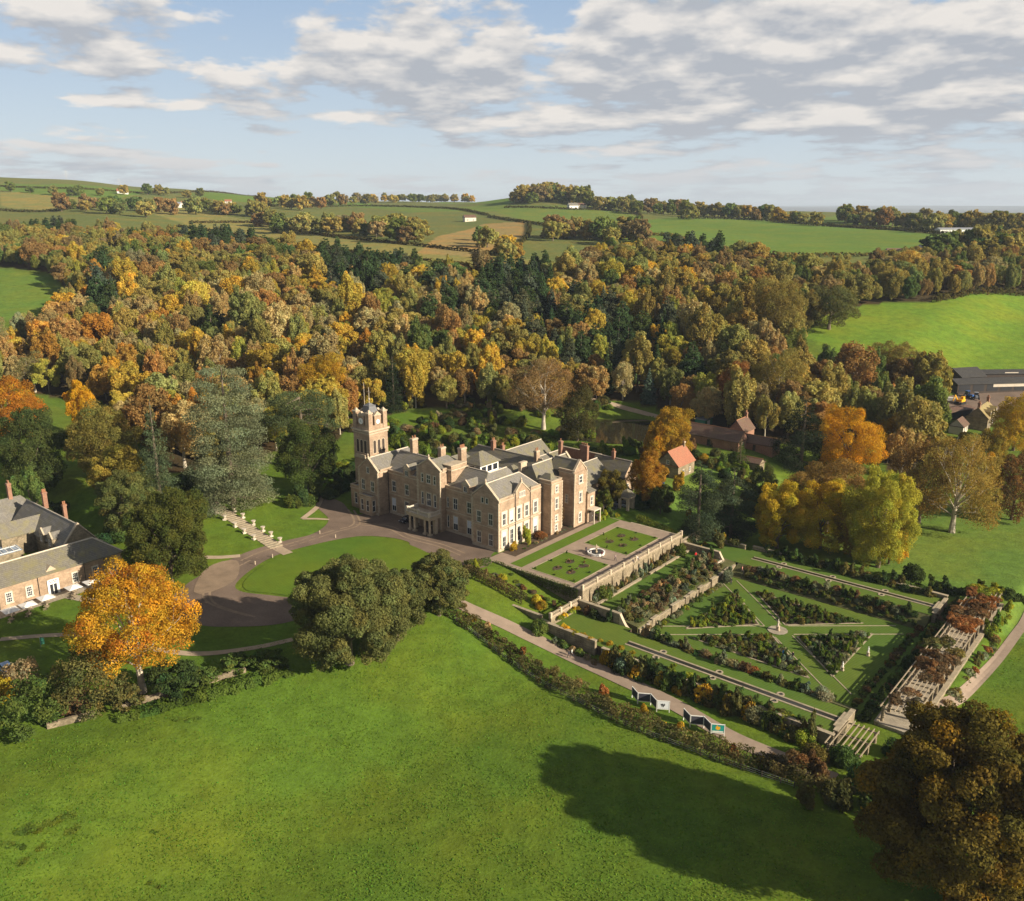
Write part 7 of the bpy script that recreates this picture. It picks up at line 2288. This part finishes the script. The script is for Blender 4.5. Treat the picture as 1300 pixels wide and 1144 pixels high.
# hedge, fence and boards along the garden drive
hedge(ab([(-36, -25.6), (-16, -26.8), (0.5, -28.3), (15, -29.4), (29, -28.4), (41, -27), (52, -26)]), 3.2, 2.3, (0.140, 0.130, 0.048), 'ragged brown green hedge between the big field and the garden drive', n_per_m=170, size=0.28, ragged=0.35, var=0.25)
row(-34, -24.4, 40, -27, 16, None, ['golden', 'rusty', 'buff', 'olive'], 'bush growing out of the drive hedge', (0.8, 1.3), (1.3, 2.0), 0.8, 'bushes in the drive hedge', protos=SP[:6])
fr = thing('field_fence', 'post and wire fence along the big field side of the drive hedge', 'fence', W(-38, -27.4, ground_z(W(-38, -27.4))), 0)
o_ = fr.location.copy()
line = smooth_line([tuple(W(a, b)[:2]) for a, b in [(-38, -27.0), (-16, -28.6), (0.5, -30.2), (15, -31.2), (29, -30.4), (44, -28.6)]], 2.6)
tops = []
for q in line:
    z = float(zt(q.x, q.y)); m = MB(tuple(o_)); m.box(q.x - .06, q.y - .06, z - .3, q.x + .06, q.y + .06, z + 1.15); m.build('post', M['dark_wood'], fr); tops.append((q.x, q.y, z))
m = MB(tuple(o_))
for p, q in zip(tops[:-1], tops[1:]):
    for hgt in (0.35, 0.7, 1.05): m.tube((p[0], p[1], p[2] + hgt), (q[0], q[1], q[2] + hgt), 0.012, n=4)
m.build('wires', M['steel'], fr)
M['print_a'] = plain('panel_print_white', (0.72, 0.74, 0.74), 0.5, 0.04)
M['print_b'] = plain('panel_print_teal', (0.02, 0.28, 0.24), 0.5, 0.2)
M['panel_grey'] = plain('panel_back', (0.055, 0.055, 0.07), 0.7, 0.15)
for s_, (a0, b0) in enumerate(((11.0, -22.7), (21.8, -23.2))):
    a, b = a0, b0
    bd = thing('display_screen', 'zigzag folding display screen of white framed boards, %s of the two beside the drive' % ('farther' if s_ == 0 else 'nearer'), 'display board', W(a0, b0, ground_z(W(a0, b0))), ANG, 'display screens beside the drive')
    for k in range(4):
        sgn = -1 if k % 2 == 0 else 1
        a2, b2 = a + 1.95, b + sgn * 1.2
        d = Vector((a2 - a, b2 - b)).normalized(); nn = Vector((-d.y, d.x))
        if nn.y > 0: nn = -nn
        def slab(m, t0, t1, z0, z1, o0, o1):
            p = Vector((a - a0, b - b0)); L = 2.29
            c = [p + d * (L * t0) + nn * o0, p + d * (L * t1) + nn * o0, p + d * (L * t1) + nn * o1, p + d * (L * t0) + nn * o1]
            m.prism([(x.x, x.y, z0) for x in c], (0, 0, z1 - z0))
        m = MB(); slab(m, 0.0, 0.05, -0.3, 2.35, -0.06, 0.06); slab(m, 0.95, 1.0, -0.3, 2.35, -0.06, 0.06); slab(m, 0.05, 0.95, 2.2, 2.32, -0.05, 0.05); slab(m, 0.05, 0.95, 0.6, 0.72, -0.05, 0.05); m.build('frame', M['white'], bd)
        m = MB(); slab(m, 0.05, 0.95, 0.72, 2.2, -0.025, 0.025); pn = m.build('panel', M['panel_grey'], bd)
        if k == 3:
            m = MB(); slab(m, 0.07, 0.93, 0.76, 2.16, 0.026, 0.034)
            if s_ == 0: m.build('print', M['print_a'], pn); m = MB(); [slab(m, x0, x1, z0, z1, 0.035, 0.04) for x0, x1, z0, z1 in ((.36, .42, 1.15, 1.65), (.42, .49, 1.35, 1.75), (.49, .56, 1.2, 1.6), (.56, .63, 1.35, 1.75), (.30, .36, 1.4, 1.7), (.45, .53, 1.05, 1.3))]; m.build('emblem', M['black_metal'], pn)
            else: m.build('print', M['print_b'], pn); m = MB(); [slab(m, x0, x1, z0, z1, 0.035, 0.04) for x0, x1, z0, z1 in ((.34, .66, 1.35, 1.85), (.42, .58, 1.2, 1.35), (.40, .48, 1.85, 2.05))]; m.build('emblem', M['yellow_paint'], pn); m = MB(); slab(m, .1, .9, 0.8, 1.02, 0.035, 0.04); m.build('caption_band', M['white'], pn)
        a, b = a2, b2
plant_shrubs()
number_labels(sitems)


# ------------------------------------------------------------------ people
def person_mesh(pose, seed):
    """one continuous body grown on a jointed skeleton; faces then take the clothes' materials by height"""
    st = {'stand': (0, 0, 0.10), 'walk': (0.30, -0.28, 0.2), 'sit': (0, 0, 0.1)}[pose]
    V = []; R = []; E_ = []

    def v(x, y, z, r, par=None):
        V.append((x, y, z)); R.append(r)
        if par is not None: E_.append((par, len(V) - 1))
        return len(V) - 1
    sit = pose == 'sit'
    hz_ = 0.48 if sit else 0.93
    pel = v(0, 0, hz_, .135)
    wa = v(0, 0.01, hz_ + .2, .125, pel); ch = v(0, .015, hz_ + .40, .155, wa); nk = v(0, .01, hz_ + .56, .065, ch)
    hd = v(0, -.02, hz_ + .66, .095, nk); tp = v(0, -.015, hz_ + .78, .085, hd)
    v(0, -.115, hz_ + .68, .022, hd)                                    # nose
    for s_, leg in ((1, st[0]), (-1, st[1])):
        hip = v(.09 * s_, 0, hz_ - .05, .10, pel)
        if sit: kn = v(.11 * s_, -.42, hz_, .07, hip); an = v(.11 * s_, -.44, .08, .05, kn); ft = v(.11 * s_, -.60, .04, .04, an)
        else:
            kn = v(.10 * s_, -leg * .55 - .02, .50, .07, hip); an = v(.105 * s_, -leg * .9 + (.06 if leg < 0 else 0), .09 + (.05 if leg < 0 else 0), .05, kn); ft = v(.11 * s_, -leg * .9 - .15, .04, .04, an)
        sh = v(.18 * s_, .015, hz_ + .48, .075, ch); el = v((.22 + st[2] * .3) * s_, .04 - leg * -.3, hz_ + .20, .05, sh); wr = v((.22 + st[2] * .2) * s_, -.08 + leg * .5, hz_ - .03, .036, el)
        hn = v(.21 * s_ , -.10 + leg * .55, hz_ - .11, .034, wr)
        for f in range(4): v((.19 + .014 * f) * s_, -.13 + leg * .58 + .012 * f, hz_ - .19 + .006 * abs(f - 1.4), .010, hn)
        v(.175 * s_, -.13 + leg * .55, hz_ - .13, .011, hn)
    me = bpy.data.meshes.new('person'); me.from_pydata(V, E_, [])
    o = bpy.data.objects.new('person', me); col.objects.link(o)
    sk = o.modifiers.new('skin', 'SKIN')
    for i, r in enumerate(R): me.skin_vertices[0].data[i].radius = (r, r)
    me.skin_vertices[0].data[pel].use_root = True
    sb = o.modifiers.new('sub', 'SUBSURF'); sb.levels = 1; sb.render_levels = 1
    dg = bpy.context.evaluated_depsgraph_get()
    m2 = bpy.data.meshes.new_from_object(o.evaluated_get(dg))
    bpy.data.objects.remove(o); bpy.data.meshes.remove(me)
    m2.name = 'person'
    for n in ('cloth', 'trousers', 'skin', 'hair', 'shoe'): m2.materials.append(M[n])
    for p in m2.polygons:
        c = p.center; k = 0
        if c.z > hz_ + .57: k = 3 if (c.z > hz_ + .735 or (c.y > .02 and c.z > hz_ + .6)) else 2
        elif c.z < .07: k = 4
        elif c.z < hz_ + .02 and abs(c.x) > .155 and c.z > hz_ - .3: k = 2 if c.z < hz_ - .02 else 0
        elif c.z < hz_ + .03: k = 1
        p.material_index = k; p.use_smooth = True
    return m2


PM = {k: person_mesh(k, 1) for k in ('stand', 'walk', 'sit')}
PEOPLE = [  # pixel of the feet, level, pose, coat, heading, label
    ((750, 707), 6.04, 'stand', (0.6, 0.58, 0.55), 1.2, 'person in a pale top standing just left of the fountain'),
    ((744, 702), 6.04, 'stand', (0.06, 0.05, 0.06), 0.4, 'person in dark clothes standing behind the one at the fountain'),
    ((764, 708), 6.04, 'walk', (0.25, 0.06, 0.08), 2.2, 'person in dark red standing on the rim side of the fountain'),
    ((781, 712), 6.04, 'walk', (0.30, 0.22, 0.20), 0.5, 'person walking on gravel between fountain and balustrade'),
    ((813, 707), 6.04, 'stand', (0.10, 0.09, 0.10), 3.0, 'person in dark coat standing at the balustrade of the terrace'),
    ((797, 716), 6.04, 'sit', (0.35, 0.25, 0.3), 0.6, 'person sitting low by the balustrade, left of three'),
    ((803, 714), 6.04, 'sit', (0.05, 0.05, 0.07), 0.8, 'person in black sitting low by the balustrade, middle of three'),
    ((809, 711), 6.04, 'sit', (0.6, 0.55, 0.55), 0.8, 'person in pale clothes sitting by the balustrade, right of three'),
    ((883, 709), 2.5, 'stand', (0.65, 0.03, 0.03), 0.3, 'person in a bright red coat at the far end of the grass walk'),
    ((893, 711), 2.5, 'stand', (0.30, 0.03, 0.04), 5.6, 'person in dark red beside the one in the bright red coat'),
    ((942, 727), 2.0, 'walk', (0.55, 0.25, 0.20), 1.0, 'person in a pinkish coat at the head of the far rill'),
    ((928, 742), 0.02, 'stand', (0.03, 0.03, 0.03), 0.0, 'person in black at the foot of the garden steps'),
    ((994, 834), 0.0, 'stand', (0.03, 0.30, 0.62), 0.6, 'person in a bright blue coat on the diagonal grass walk'),
    ((1006, 837), 0.0, 'stand', (0.03, 0.03, 0.05), 5.4, 'person in dark clothes beside the bright blue coat'),
    ((722, 836), None, 'walk', (0.04, 0.04, 0.05), 0.9, 'person in black walking on the garden drive, nearer of two'),
    ((726, 834), None, 'walk', (0.45, 0.47, 0.42), 0.9, 'person in a pale top walking on the garden drive beside the one in black'),
    ((765, 508), None, 'walk', (0.55, 0.5, 0.48), 1.5, 'person in pale clothes on the path above the dark pond'),
    ((757, 508), None, 'walk', (0.08, 0.07, 0.09), 1.5, 'person in dark clothes on the path above the dark pond'),
]
for (uv, z, pose, coat, rz, lab) in PEOPLE:
    p = G(*uv) if z is None else P(uv[0], uv[1], z)
    if z is None: p.z += 0.1
    o = mesh_obj('person', PM[pose], loc=p, rz=rz, color=coat)
    tag(o, lab, 'person')


# ------------------------------------------------------------------ vehicles
def car(label, loc, rz, color, L=4.3, w=1.75, h=1.45, group=None):
    r = thing('parked_car', label, 'car', loc, rz, group)
    m = MB()
    prof = [(-L / 2, .35), (-L / 2 + .05, .8), (-L / 2 + .75, .92), (-L / 2 + 1.0, .95), (L / 2 - .35, .95), (L / 2 - .02, .85), (L / 2, .35)]
    m.prism([(x, -w / 2, z) for x, z in prof], (0, w, 0)); b = m.build('body', M['paint'], r); b.color = (*color, 1)
    bv = b.modifiers.new('soft', 'BEVEL'); bv.width = 0.08; bv.segments = 2
    m = MB(); cab = [(-L / 2 + .95, .94), (-L / 2 + 1.65, h - .04), (-L / 2 + 2.0, h), (L / 2 - 1.1, h), (L / 2 - .75, h - .05), (L / 2 - .3, .94)]
    m.prism([(x, -w / 2 + .12, z) for x, z in cab], (0, w - .24, 0)); m.build('windows', M['glass'], r)
    m = MB(); m.prism([(-L / 2 + 1.6, -w / 2 + .14, h - .05), (-L / 2 + 2.0, -w / 2 + .14, h + .02), (L / 2 - 1.1, -w / 2 + .14, h + .02), (L / 2 - .7, -w / 2 + .14, h - .05)], (0, w - .28, 0))
    rf = m.build('roof', M['paint'], r); rf.color = (*color, 1)
    for x in (-L / 2 + .8, L / 2 - .8):
        for s_ in (-1, 1):
            m = MB(); m.tube((x, s_ * (w / 2 - .2), .32), (x, s_ * (w / 2 + .01), .32), .32, n=14); t = m.build('wheel', M['tyre'], r)
            m = MB(); m.tube((x, s_ * (w / 2), .32), (x, s_ * (w / 2 + .02), .32), .19, n=10); m.build('rim', M['steel'], t)
    for s_ in (-1, 1):
        m = MB(); m.box(-L / 2 - .01, s_ * w * .36 - .18, .62, -L / 2 + .06, s_ * w * .36 + .18, .76); m.build('headlight', M['white'], r)
    return r


g = G(9, 853); car('pale blue car parked at the left edge by the twiggy bush', g, 2.4, (0.20, 0.32, 0.50))
p = W(-75.5, 3.4); p.z = 6.1; car('dark car parked in shade left of the manor porch', p, ANG + math.pi / 2, (0.03, 0.03, 0.04))
for (a, b, c, lab) in [(-40.5, 46.5, (0.03, 0.035, 0.05), 'dark car parked under the service wing, nearer the house'), (-39.5, 50.5, (0.30, 0.33, 0.38), 'silver grey car parked beside the dark one at the service wing'), (-41.5, 73, (0.03, 0.08, 0.22), 'blue car parked in the yard by the service cottage')]:
    p = W(a, b); p.z = ground_z(p) + 0.02; car(lab, p, ANG + 0.2, c)
g = G(52, 822)
r = thing('lawn_sign', 'small teal banner flag on the shaded lawn near the parked pale blue car', 'banner', g, 0.5)
m = MB(); m.tube((0, 0, -0.1), (0, 0, 2.1), 0.03, n=6); m.build('pole', M['steel'], r)
m = MB(); m.prism([(0, 0, 0.5), (0.7, 0, 0.6), (0.75, 0, 1.9), (0, 0, 2.1)], (0, 0.03, 0)); m.build('banner', M['green_paint'], r)

# ------------------------------------------------------------------ farmyard on the right
def local_barn(name, label, cat, p, rz, L, w, he, hr, wallm, roofm, open_front=False, strip_=None, group=None, chim=None, dorm=0, win=0):
    h = House(name, label, cat, 0, 0, 0, group, rz, p)
    m = h.mb(); m.box(-L / 2, -w / 2, -2.5, L / 2, w / 2, he)
    for a, d in ((-L / 2, .3), (L / 2, -.3)): m.prism([(a, -w / 2, he), (a, w / 2, he), (a, 0, hr - .1)], (d, 0, 0))
    h.add('wall', m, M[wallm])
    m = h.mb(); m.roof(-L / 2 - .4, -w / 2 - .4, L / 2 + .4, w / 2 + .4, he + 0.02, hr, 'a'); rf = h.add('roof', m, M[roofm])
    if open_front:
        m = h.mb()
        n = max(2, int(L / 6))
        for i in range(n): m.box(-L / 2 + L * (i + .1) / n, -w / 2 - .06, 0, -L / 2 + L * (i + .9) / n, -w / 2 + .05, he - .5)
        h.add('opening', m, M['black_metal'])
    if strip_:
        m = h.mb(); x0, x1, z0, z1 = strip_; m.box(x0, -w / 2 - .1, z0, x1, -w / 2 + .02, z1); h.add('cladding', m, M['pale_stone'])
    for i in range(dorm):
        x = -L / 2 + L * (i + .7) / (dorm + .4); zc = he + (hr - he) * .35
        m = h.mb(); m.box(x - .7, -w / 2 - 0.1, zc - .9, x + .7, -w / 2 + 2.4, zc + .8); m.prism([(x - .85, -w / 2 - .15, zc + .8), (x + .85, -w / 2 - .15, zc + .8), (x, -w / 2 - .15, zc + 1.6)], (0, 3, 0)); d = m.build('dormer', M[roofm], h.root)
        h.window('-b', x, -w / 2 - .1, zc - .3, .8, .9, sur=.08)
    for i in range(win): h.window('-b', -L / 2 + L * (i + .5) / win, -w / 2, 1.0, 1.1, 1.3, sur=.12, frame='pale_stone'); h.window('+a', -w / 4 + i % 2 * w / 2, L / 2, 1.0, 1.0, 1.2, sur=.12, frame='pale_stone') if i < 2 else None
    if chim:
        for x in chim: h.chimney(x, 0, he, hr + 1.7, .9, .9, 'brick', 2, rf)
    return h


BR = ANG + math.pi / 2
g = G(1268, 493); local_barn('barn', 'long dark barn with a pale yellow clad front below the right pasture', 'barn', g, 0.12, 44, 9, 3.2, 4.8, 'dark_wood', 'dark_roof', True, (-6, 14, 1.6, 3.1))
g = G(1222, 486); local_barn('barn', 'black gabled barn left of the one with the pale yellow front', 'barn', g, 0.25, 12, 12, 3.8, 6.8, 'dark_wood', 'dark_roof', True)
g = G(1290, 480); local_barn('barn', 'farther grey roofed barn with a small pale rooflight behind the yellow fronted one', 'barn', g, 0.05, 40, 8, 2.8, 4.0, 'dark_wood', 'dark_roof', False, (-8, -2, 3.0, 3.4))
g = G(1245, 538); local_barn('farmhouse', 'farmhouse with golden lichen roof and three dormers below the barns', 'farmhouse', g, BR, 15, 7.5, 3.8, 7.8, 'garden_stone', 'gold_tile', dorm=3, win=3, chim=(-7, 7))
g = G(1216, 548); local_barn('farm_cottage', 'small white gabled cottage in front of the lichened farmhouse', 'cottage', g, BR, 7, 5, 2.8, 5.4, 'cream', 'brown_tile', win=2)
g = G(1212, 527); local_barn('farm_shed', 'low dark open shed left of the lichened farmhouse', 'shed', g, 0.5, 15, 6, 2.6, 3.4, 'dark_wood', 'brown_tile', True)
g = G(1180, 496); r = thing('silage_clamp', 'heap under green sheeting at the left end of the farmyard', 'silage heap', g, 0.3)
m = MB(); m.frustum(0, 0, -1, 2.2, 13, 8, 8, 4); m.build('sheeting', M['green_paint'], r)
g = G(1205, 508); r = thing('silage_clamp', 'smaller pale sheeted heap in front of the green one in the farmyard', 'silage heap', g, -0.5)
m = MB(); m.frustum(0, 0, -1, 1.2, 6, 2.4, 5, 1.4); m.build('sheeting', M['white'], r)
sheet('farmyard', px([(1180, 505), (1300, 488), (1320, 520), (1230, 535), (1190, 530)]), M['tarmac'], 0.08)


def tractor(label, p, rz, c):
    r = thing('tractor', label, 'tractor', p, rz, 'tractors in the farmyard')
    m = MB(); m.box(-1.9, -.45, .7, .2, .45, 1.5); b = m.build('bonnet', M['paint'], r); b.color = (*c, 1)
    m = MB(); m.frustum(.9, 0, .9, 2.6, 1.5, 1.5, 1.3, 1.4); m.build('cab', M['glass'], r)
    m = MB(); m.box(.2, -.75, 2.6, 1.6, .75, 2.75); b = m.build('roof', M['paint'], r); b.color = (*c, 1)
    for x, rad in ((-1.5, .5), (1.0, .85)):
        for s_ in (-1, 1):
            m = MB(); m.tube((x, s_ * .75, rad), (x, s_ * 1.15, rad), rad, n=16); w_ = m.build('wheel', M['tyre'], r)
            m = MB(); m.tube((x, s_ * 1.14, rad), (x, s_ * 1.17, rad), rad * .5, n=10); m.build('rim', M['white'], w_)


tractor('blue tractor standing before the black gabled barn', G(1230, 505) + Vector((0, 0, .1)), 2.0, (0.04, 0.12, 0.35))
tractor('grey tractor beside the blue one in the farmyard', G(1239, 507) + Vector((0, 0, .1)), 1.2, (0.3, 0.32, 0.36))
g = G(1219, 513) + Vector((0, 0, .1)); r = thing('excavator', 'yellow digger parked at the left of the farmyard', 'digger', g, 0.6)
m = MB(); m.box(-1.4, -1.2, 1.0, 1.4, 1.2, 2.0); m.box(-0.2, -1.1, 2.0, 1.1, 0.1, 3.1); m.build('body', M['yellow_paint'], r)
m = MB(); m.prism([(-1.2, .5, 1.8), (-3.2, .5, 4.0), (-3.4, .5, 3.7), (-1.4, .5, 1.4)], (0, .35, 0)); m.prism([(-3.2, .5, 4.0), (-4.6, .5, 1.6), (-4.8, .5, 1.8), (-3.5, .5, 4.2)], (0, .35, 0)); m.build('boom', M['yellow_paint'], r)
for s_ in (-1, 1):
    m = MB(); m.box(-1.9, s_ * 1.2 - .25, 0, 1.9, s_ * 1.2 + .25, .9); m.build('track', M['tyre'], r)

for i in range(26):
    u, v = rngs.uniform(1172, 1300), rngs.uniform(515, 585)
    g = G(u, v)
    if 1185 < u < 1275 and v < 556: continue
    tag(mesh_obj('shrub', BIGP[i % 4], loc=g, rz=i * 1.3, color=vary(S_NAME[['olive', 'golden', 'brown', 'green'][i % 4]], rngs)), 'x', 'shrub', 'bushes below the farmyard').scale = (rngs.uniform(2.2, 4.2),) * 2 + (rngs.uniform(2.4, 4.6),)
number_labels([(o, ['olive', 'golden', 'brown', 'green'][int(round(o.rotation_euler.z / 1.3)) % 4] + ' bush below the farmyard', o.location.y, o.location.x) for o in col.objects if o.get('group') == 'bushes below the farmyard'])

# ------------------------------------------------------------------ far farms, houses and pylons
FARH = [  # u, v, length, width, eave, ridge, turn, wall, roof, label
    (218, 263, 26, 10, 4.5, 7.0, 0.15, 'white', 'lead', 'long white roofed barn of the far left farm'),
    (236, 261, 12, 8, 4.0, 6.5, 0.4, 'cream', 'red_tile', 'small cream farmhouse right of the white roofed barn'),
    (156, 246, 16, 8, 4.0, 8.0, 0.3, 'white', 'red_tile', 'red roofed white farmhouse on the left skyline field'),
    (187, 263, 8, 6, 2.8, 4.6, 0.6, 'white', 'white', 'small white shed left of the white roofed barn'),
    (243, 264, 8, 6, 2.6, 4.2, 0.2, 'white', 'white', 'small white shed right of the white roofed barn'),
    (290, 258, 10, 7, 3.0, 5.5, 0.2, 'cream', 'red_tile', 'lone cream cottage among hedgerow trees right of the far farm'),
    (1166, 331, 9, 9, 6.5, 11.0, 1.2, 'white', 'slate', 'tall white gabled house below the large sunlit right field'),
    (1143, 330, 22, 8, 4.5, 8.0, 0.15, 'cream', 'brown_tile', 'long pinkish roofed house left of the tall white gabled house'),
    (1214, 297, 40, 10, 4.5, 6.0, 0.1, 'white', 'lead', 'long white barn in the far field on the right skyline'),
    (727, 265, 14, 8, 4.5, 8.0, 0.4, 'white', 'slate', 'white cottage on the green hill right of the knoll copse'),
    (738, 264, 12, 8, 4.0, 7.0, 0.4, 'cream', 'brown_tile', 'brown roofed cottage beside the white one on the green hill'),
    (596, 281, 14, 8, 4.5, 7.5, 0.4, 'cream', 'brown_tile', 'small farm building at the top of the tan field'),
]
for (u, v, L, w_, he, hr, rz, wm, rm, lab) in FARH:
    local_barn('farm_house', lab, 'farm building', G(u, v), rz, L, w_, he, hr, wm, rm, win=2)
for i, (u, vt, dist) in enumerate([(30, 211, 2300), (40, 214, 2450), (128, 216, 2500), (189, 226, 3000)]):
    s = (u - 650) / FPX * 1.0
    Y = dist; X = s * Y * 1.035
    z0 = float(zt(X, Y))
    top = None
    lo, hi = 0, 120
    for _ in range(40):
        mm = (lo + hi) / 2
        if Q((X, Y, z0 + mm))[1] > vt: lo = mm
        else: hi = mm
    H = min(max(lo, 25), 62)
    r = thing('pylon', 'steel lattice electricity pylon on the left skyline, %s of four' % ['leftmost', 'second from left', 'third from left', 'rightmost'][i], 'pylon', (X, Y, z0), 0.5, 'pylons on the left skyline')
    m = MB(); t_ = 0.22
    for sx in (-1, 1):
        for sy in (-1, 1): m.tube((sx * 3.2, sy * 3.2, -3), (sx * .6, sy * .6, H * .72), t_, n=4); m.tube((sx * .6, sy * .6, H * .72), (0, 0, H), t_, n=4)
    for k in range(7):
        z_a, z_b = H * .72 * k / 7, H * .72 * (k + 1) / 7
        ra, rb = 3.2 - 2.6 * k / 7, 3.2 - 2.6 * (k + 1) / 7
        for sy in (-1, 1): m.tube((-ra, sy * ra, z_a), (rb, sy * rb, z_b), t_ * .6, n=3); m.tube((ra, sy * ra, z_a), (-rb, sy * rb, z_b), t_ * .6, n=3)
    m.build('lattice', M['steel'], r)
    for zc, l in ((.68, 7), (.80, 8.5), (.91, 6)):
        m = MB(); m.tube((-l, 0, H * zc), (0, 0, H * zc + 1.2), t_, n=4); m.tube((l, 0, H * zc), (0, 0, H * zc + 1.2), t_, n=4); m.tube((-l, 0, H * zc), (l, 0, H * zc), t_, n=4); m.build('cross_arm', M['steel'], r)

# a tree off to the right, whose long shadow reaches the right lawn
cm, tm = broadleaf(990, 9, 17, z0=1.5, n=9000, size=0.55)
plant_tree('broadleaf_tree', 'green oak just beyond the right edge of the right lawn', 'tree', W(96, 108, float(zt(*W(96, 108)[:2]))), cm, tm, OLIVE)


# ------------------------------------------------------------------ tussocks in the big field
def grass_tufts():
    rng = np.random.default_rng(5)
    n = 230000
    y = 78 + (205 - 78) * rng.random(n) ** 1.35; x = (rng.random(n) * 1.5 - 0.78) * y
    a, b = to_ab(x, y)
    lim = np.where(a < -42, np.interp(x, [-130, -75, -40, -15], [128, 138, 155, 165]), 1e9)
    ok = ((b < -31.5) & (a > -46) | (a <= -46) & (y < lim)) & (y < 200)
    ok |= (a > 60) & (b < 70)
    dens = np.sin(x / 4.1 + 1.3 * np.sin(y / 5.3)) * np.sin(y / 3.7 + 1.7 * np.sin(x / 6.1)) + 0.6 * np.sin(x / 1.7) * np.sin(y / 1.3)
    ok &= rng.random(n) < 0.45 + 0.35 * dens
    x, y = x[ok], y[ok]; n = len(x)
    z = zt(x, y)
    nn = rng.normal(size=(n, 3)); nn[:, 2] = np.abs(nn[:, 2]) * 0.7 + 1.6; nn /= np.linalg.norm(nn, axis=1)[:, None]
    c = np.stack([x, y, z + 0.08], 1)
    f = 1 + 0.22 * rng.normal(size=(n, 1))
    t = np.array(C_FIELD) * 1.35 * f * np.stack([1 + 0.18 * rng.normal(size=n), np.ones(n), np.ones(n)], 1)
    me = leaf_mesh('grass', c, nn, 0.24, np.clip(t, 0.01, 1), M['foliage'], rng, 0.5)
    tag(mesh_obj('grass', me), kind='stuff')


grass_tufts()


# ------------------------------------------------------------------ the air
def haze():
    m, t = new_mat('haze')
    out = t.n('ShaderNodeOutputMaterial')
    v = t.n('ShaderNodeVolumePrincipled')
    v.inputs['Color'].default_value = (0.74, 0.85, 1.0, 1)
    v.inputs['Density'].default_value = 0.00006
    v.inputs['Anisotropy'].default_value = 0.1
    t.put(out.inputs['Volume'], v.outputs[0])
    b = MB(); b.box(-46000, -300, -60, 46000, 61000, 190)
    tag(b.build('haze', m), kind='stuff')


haze()
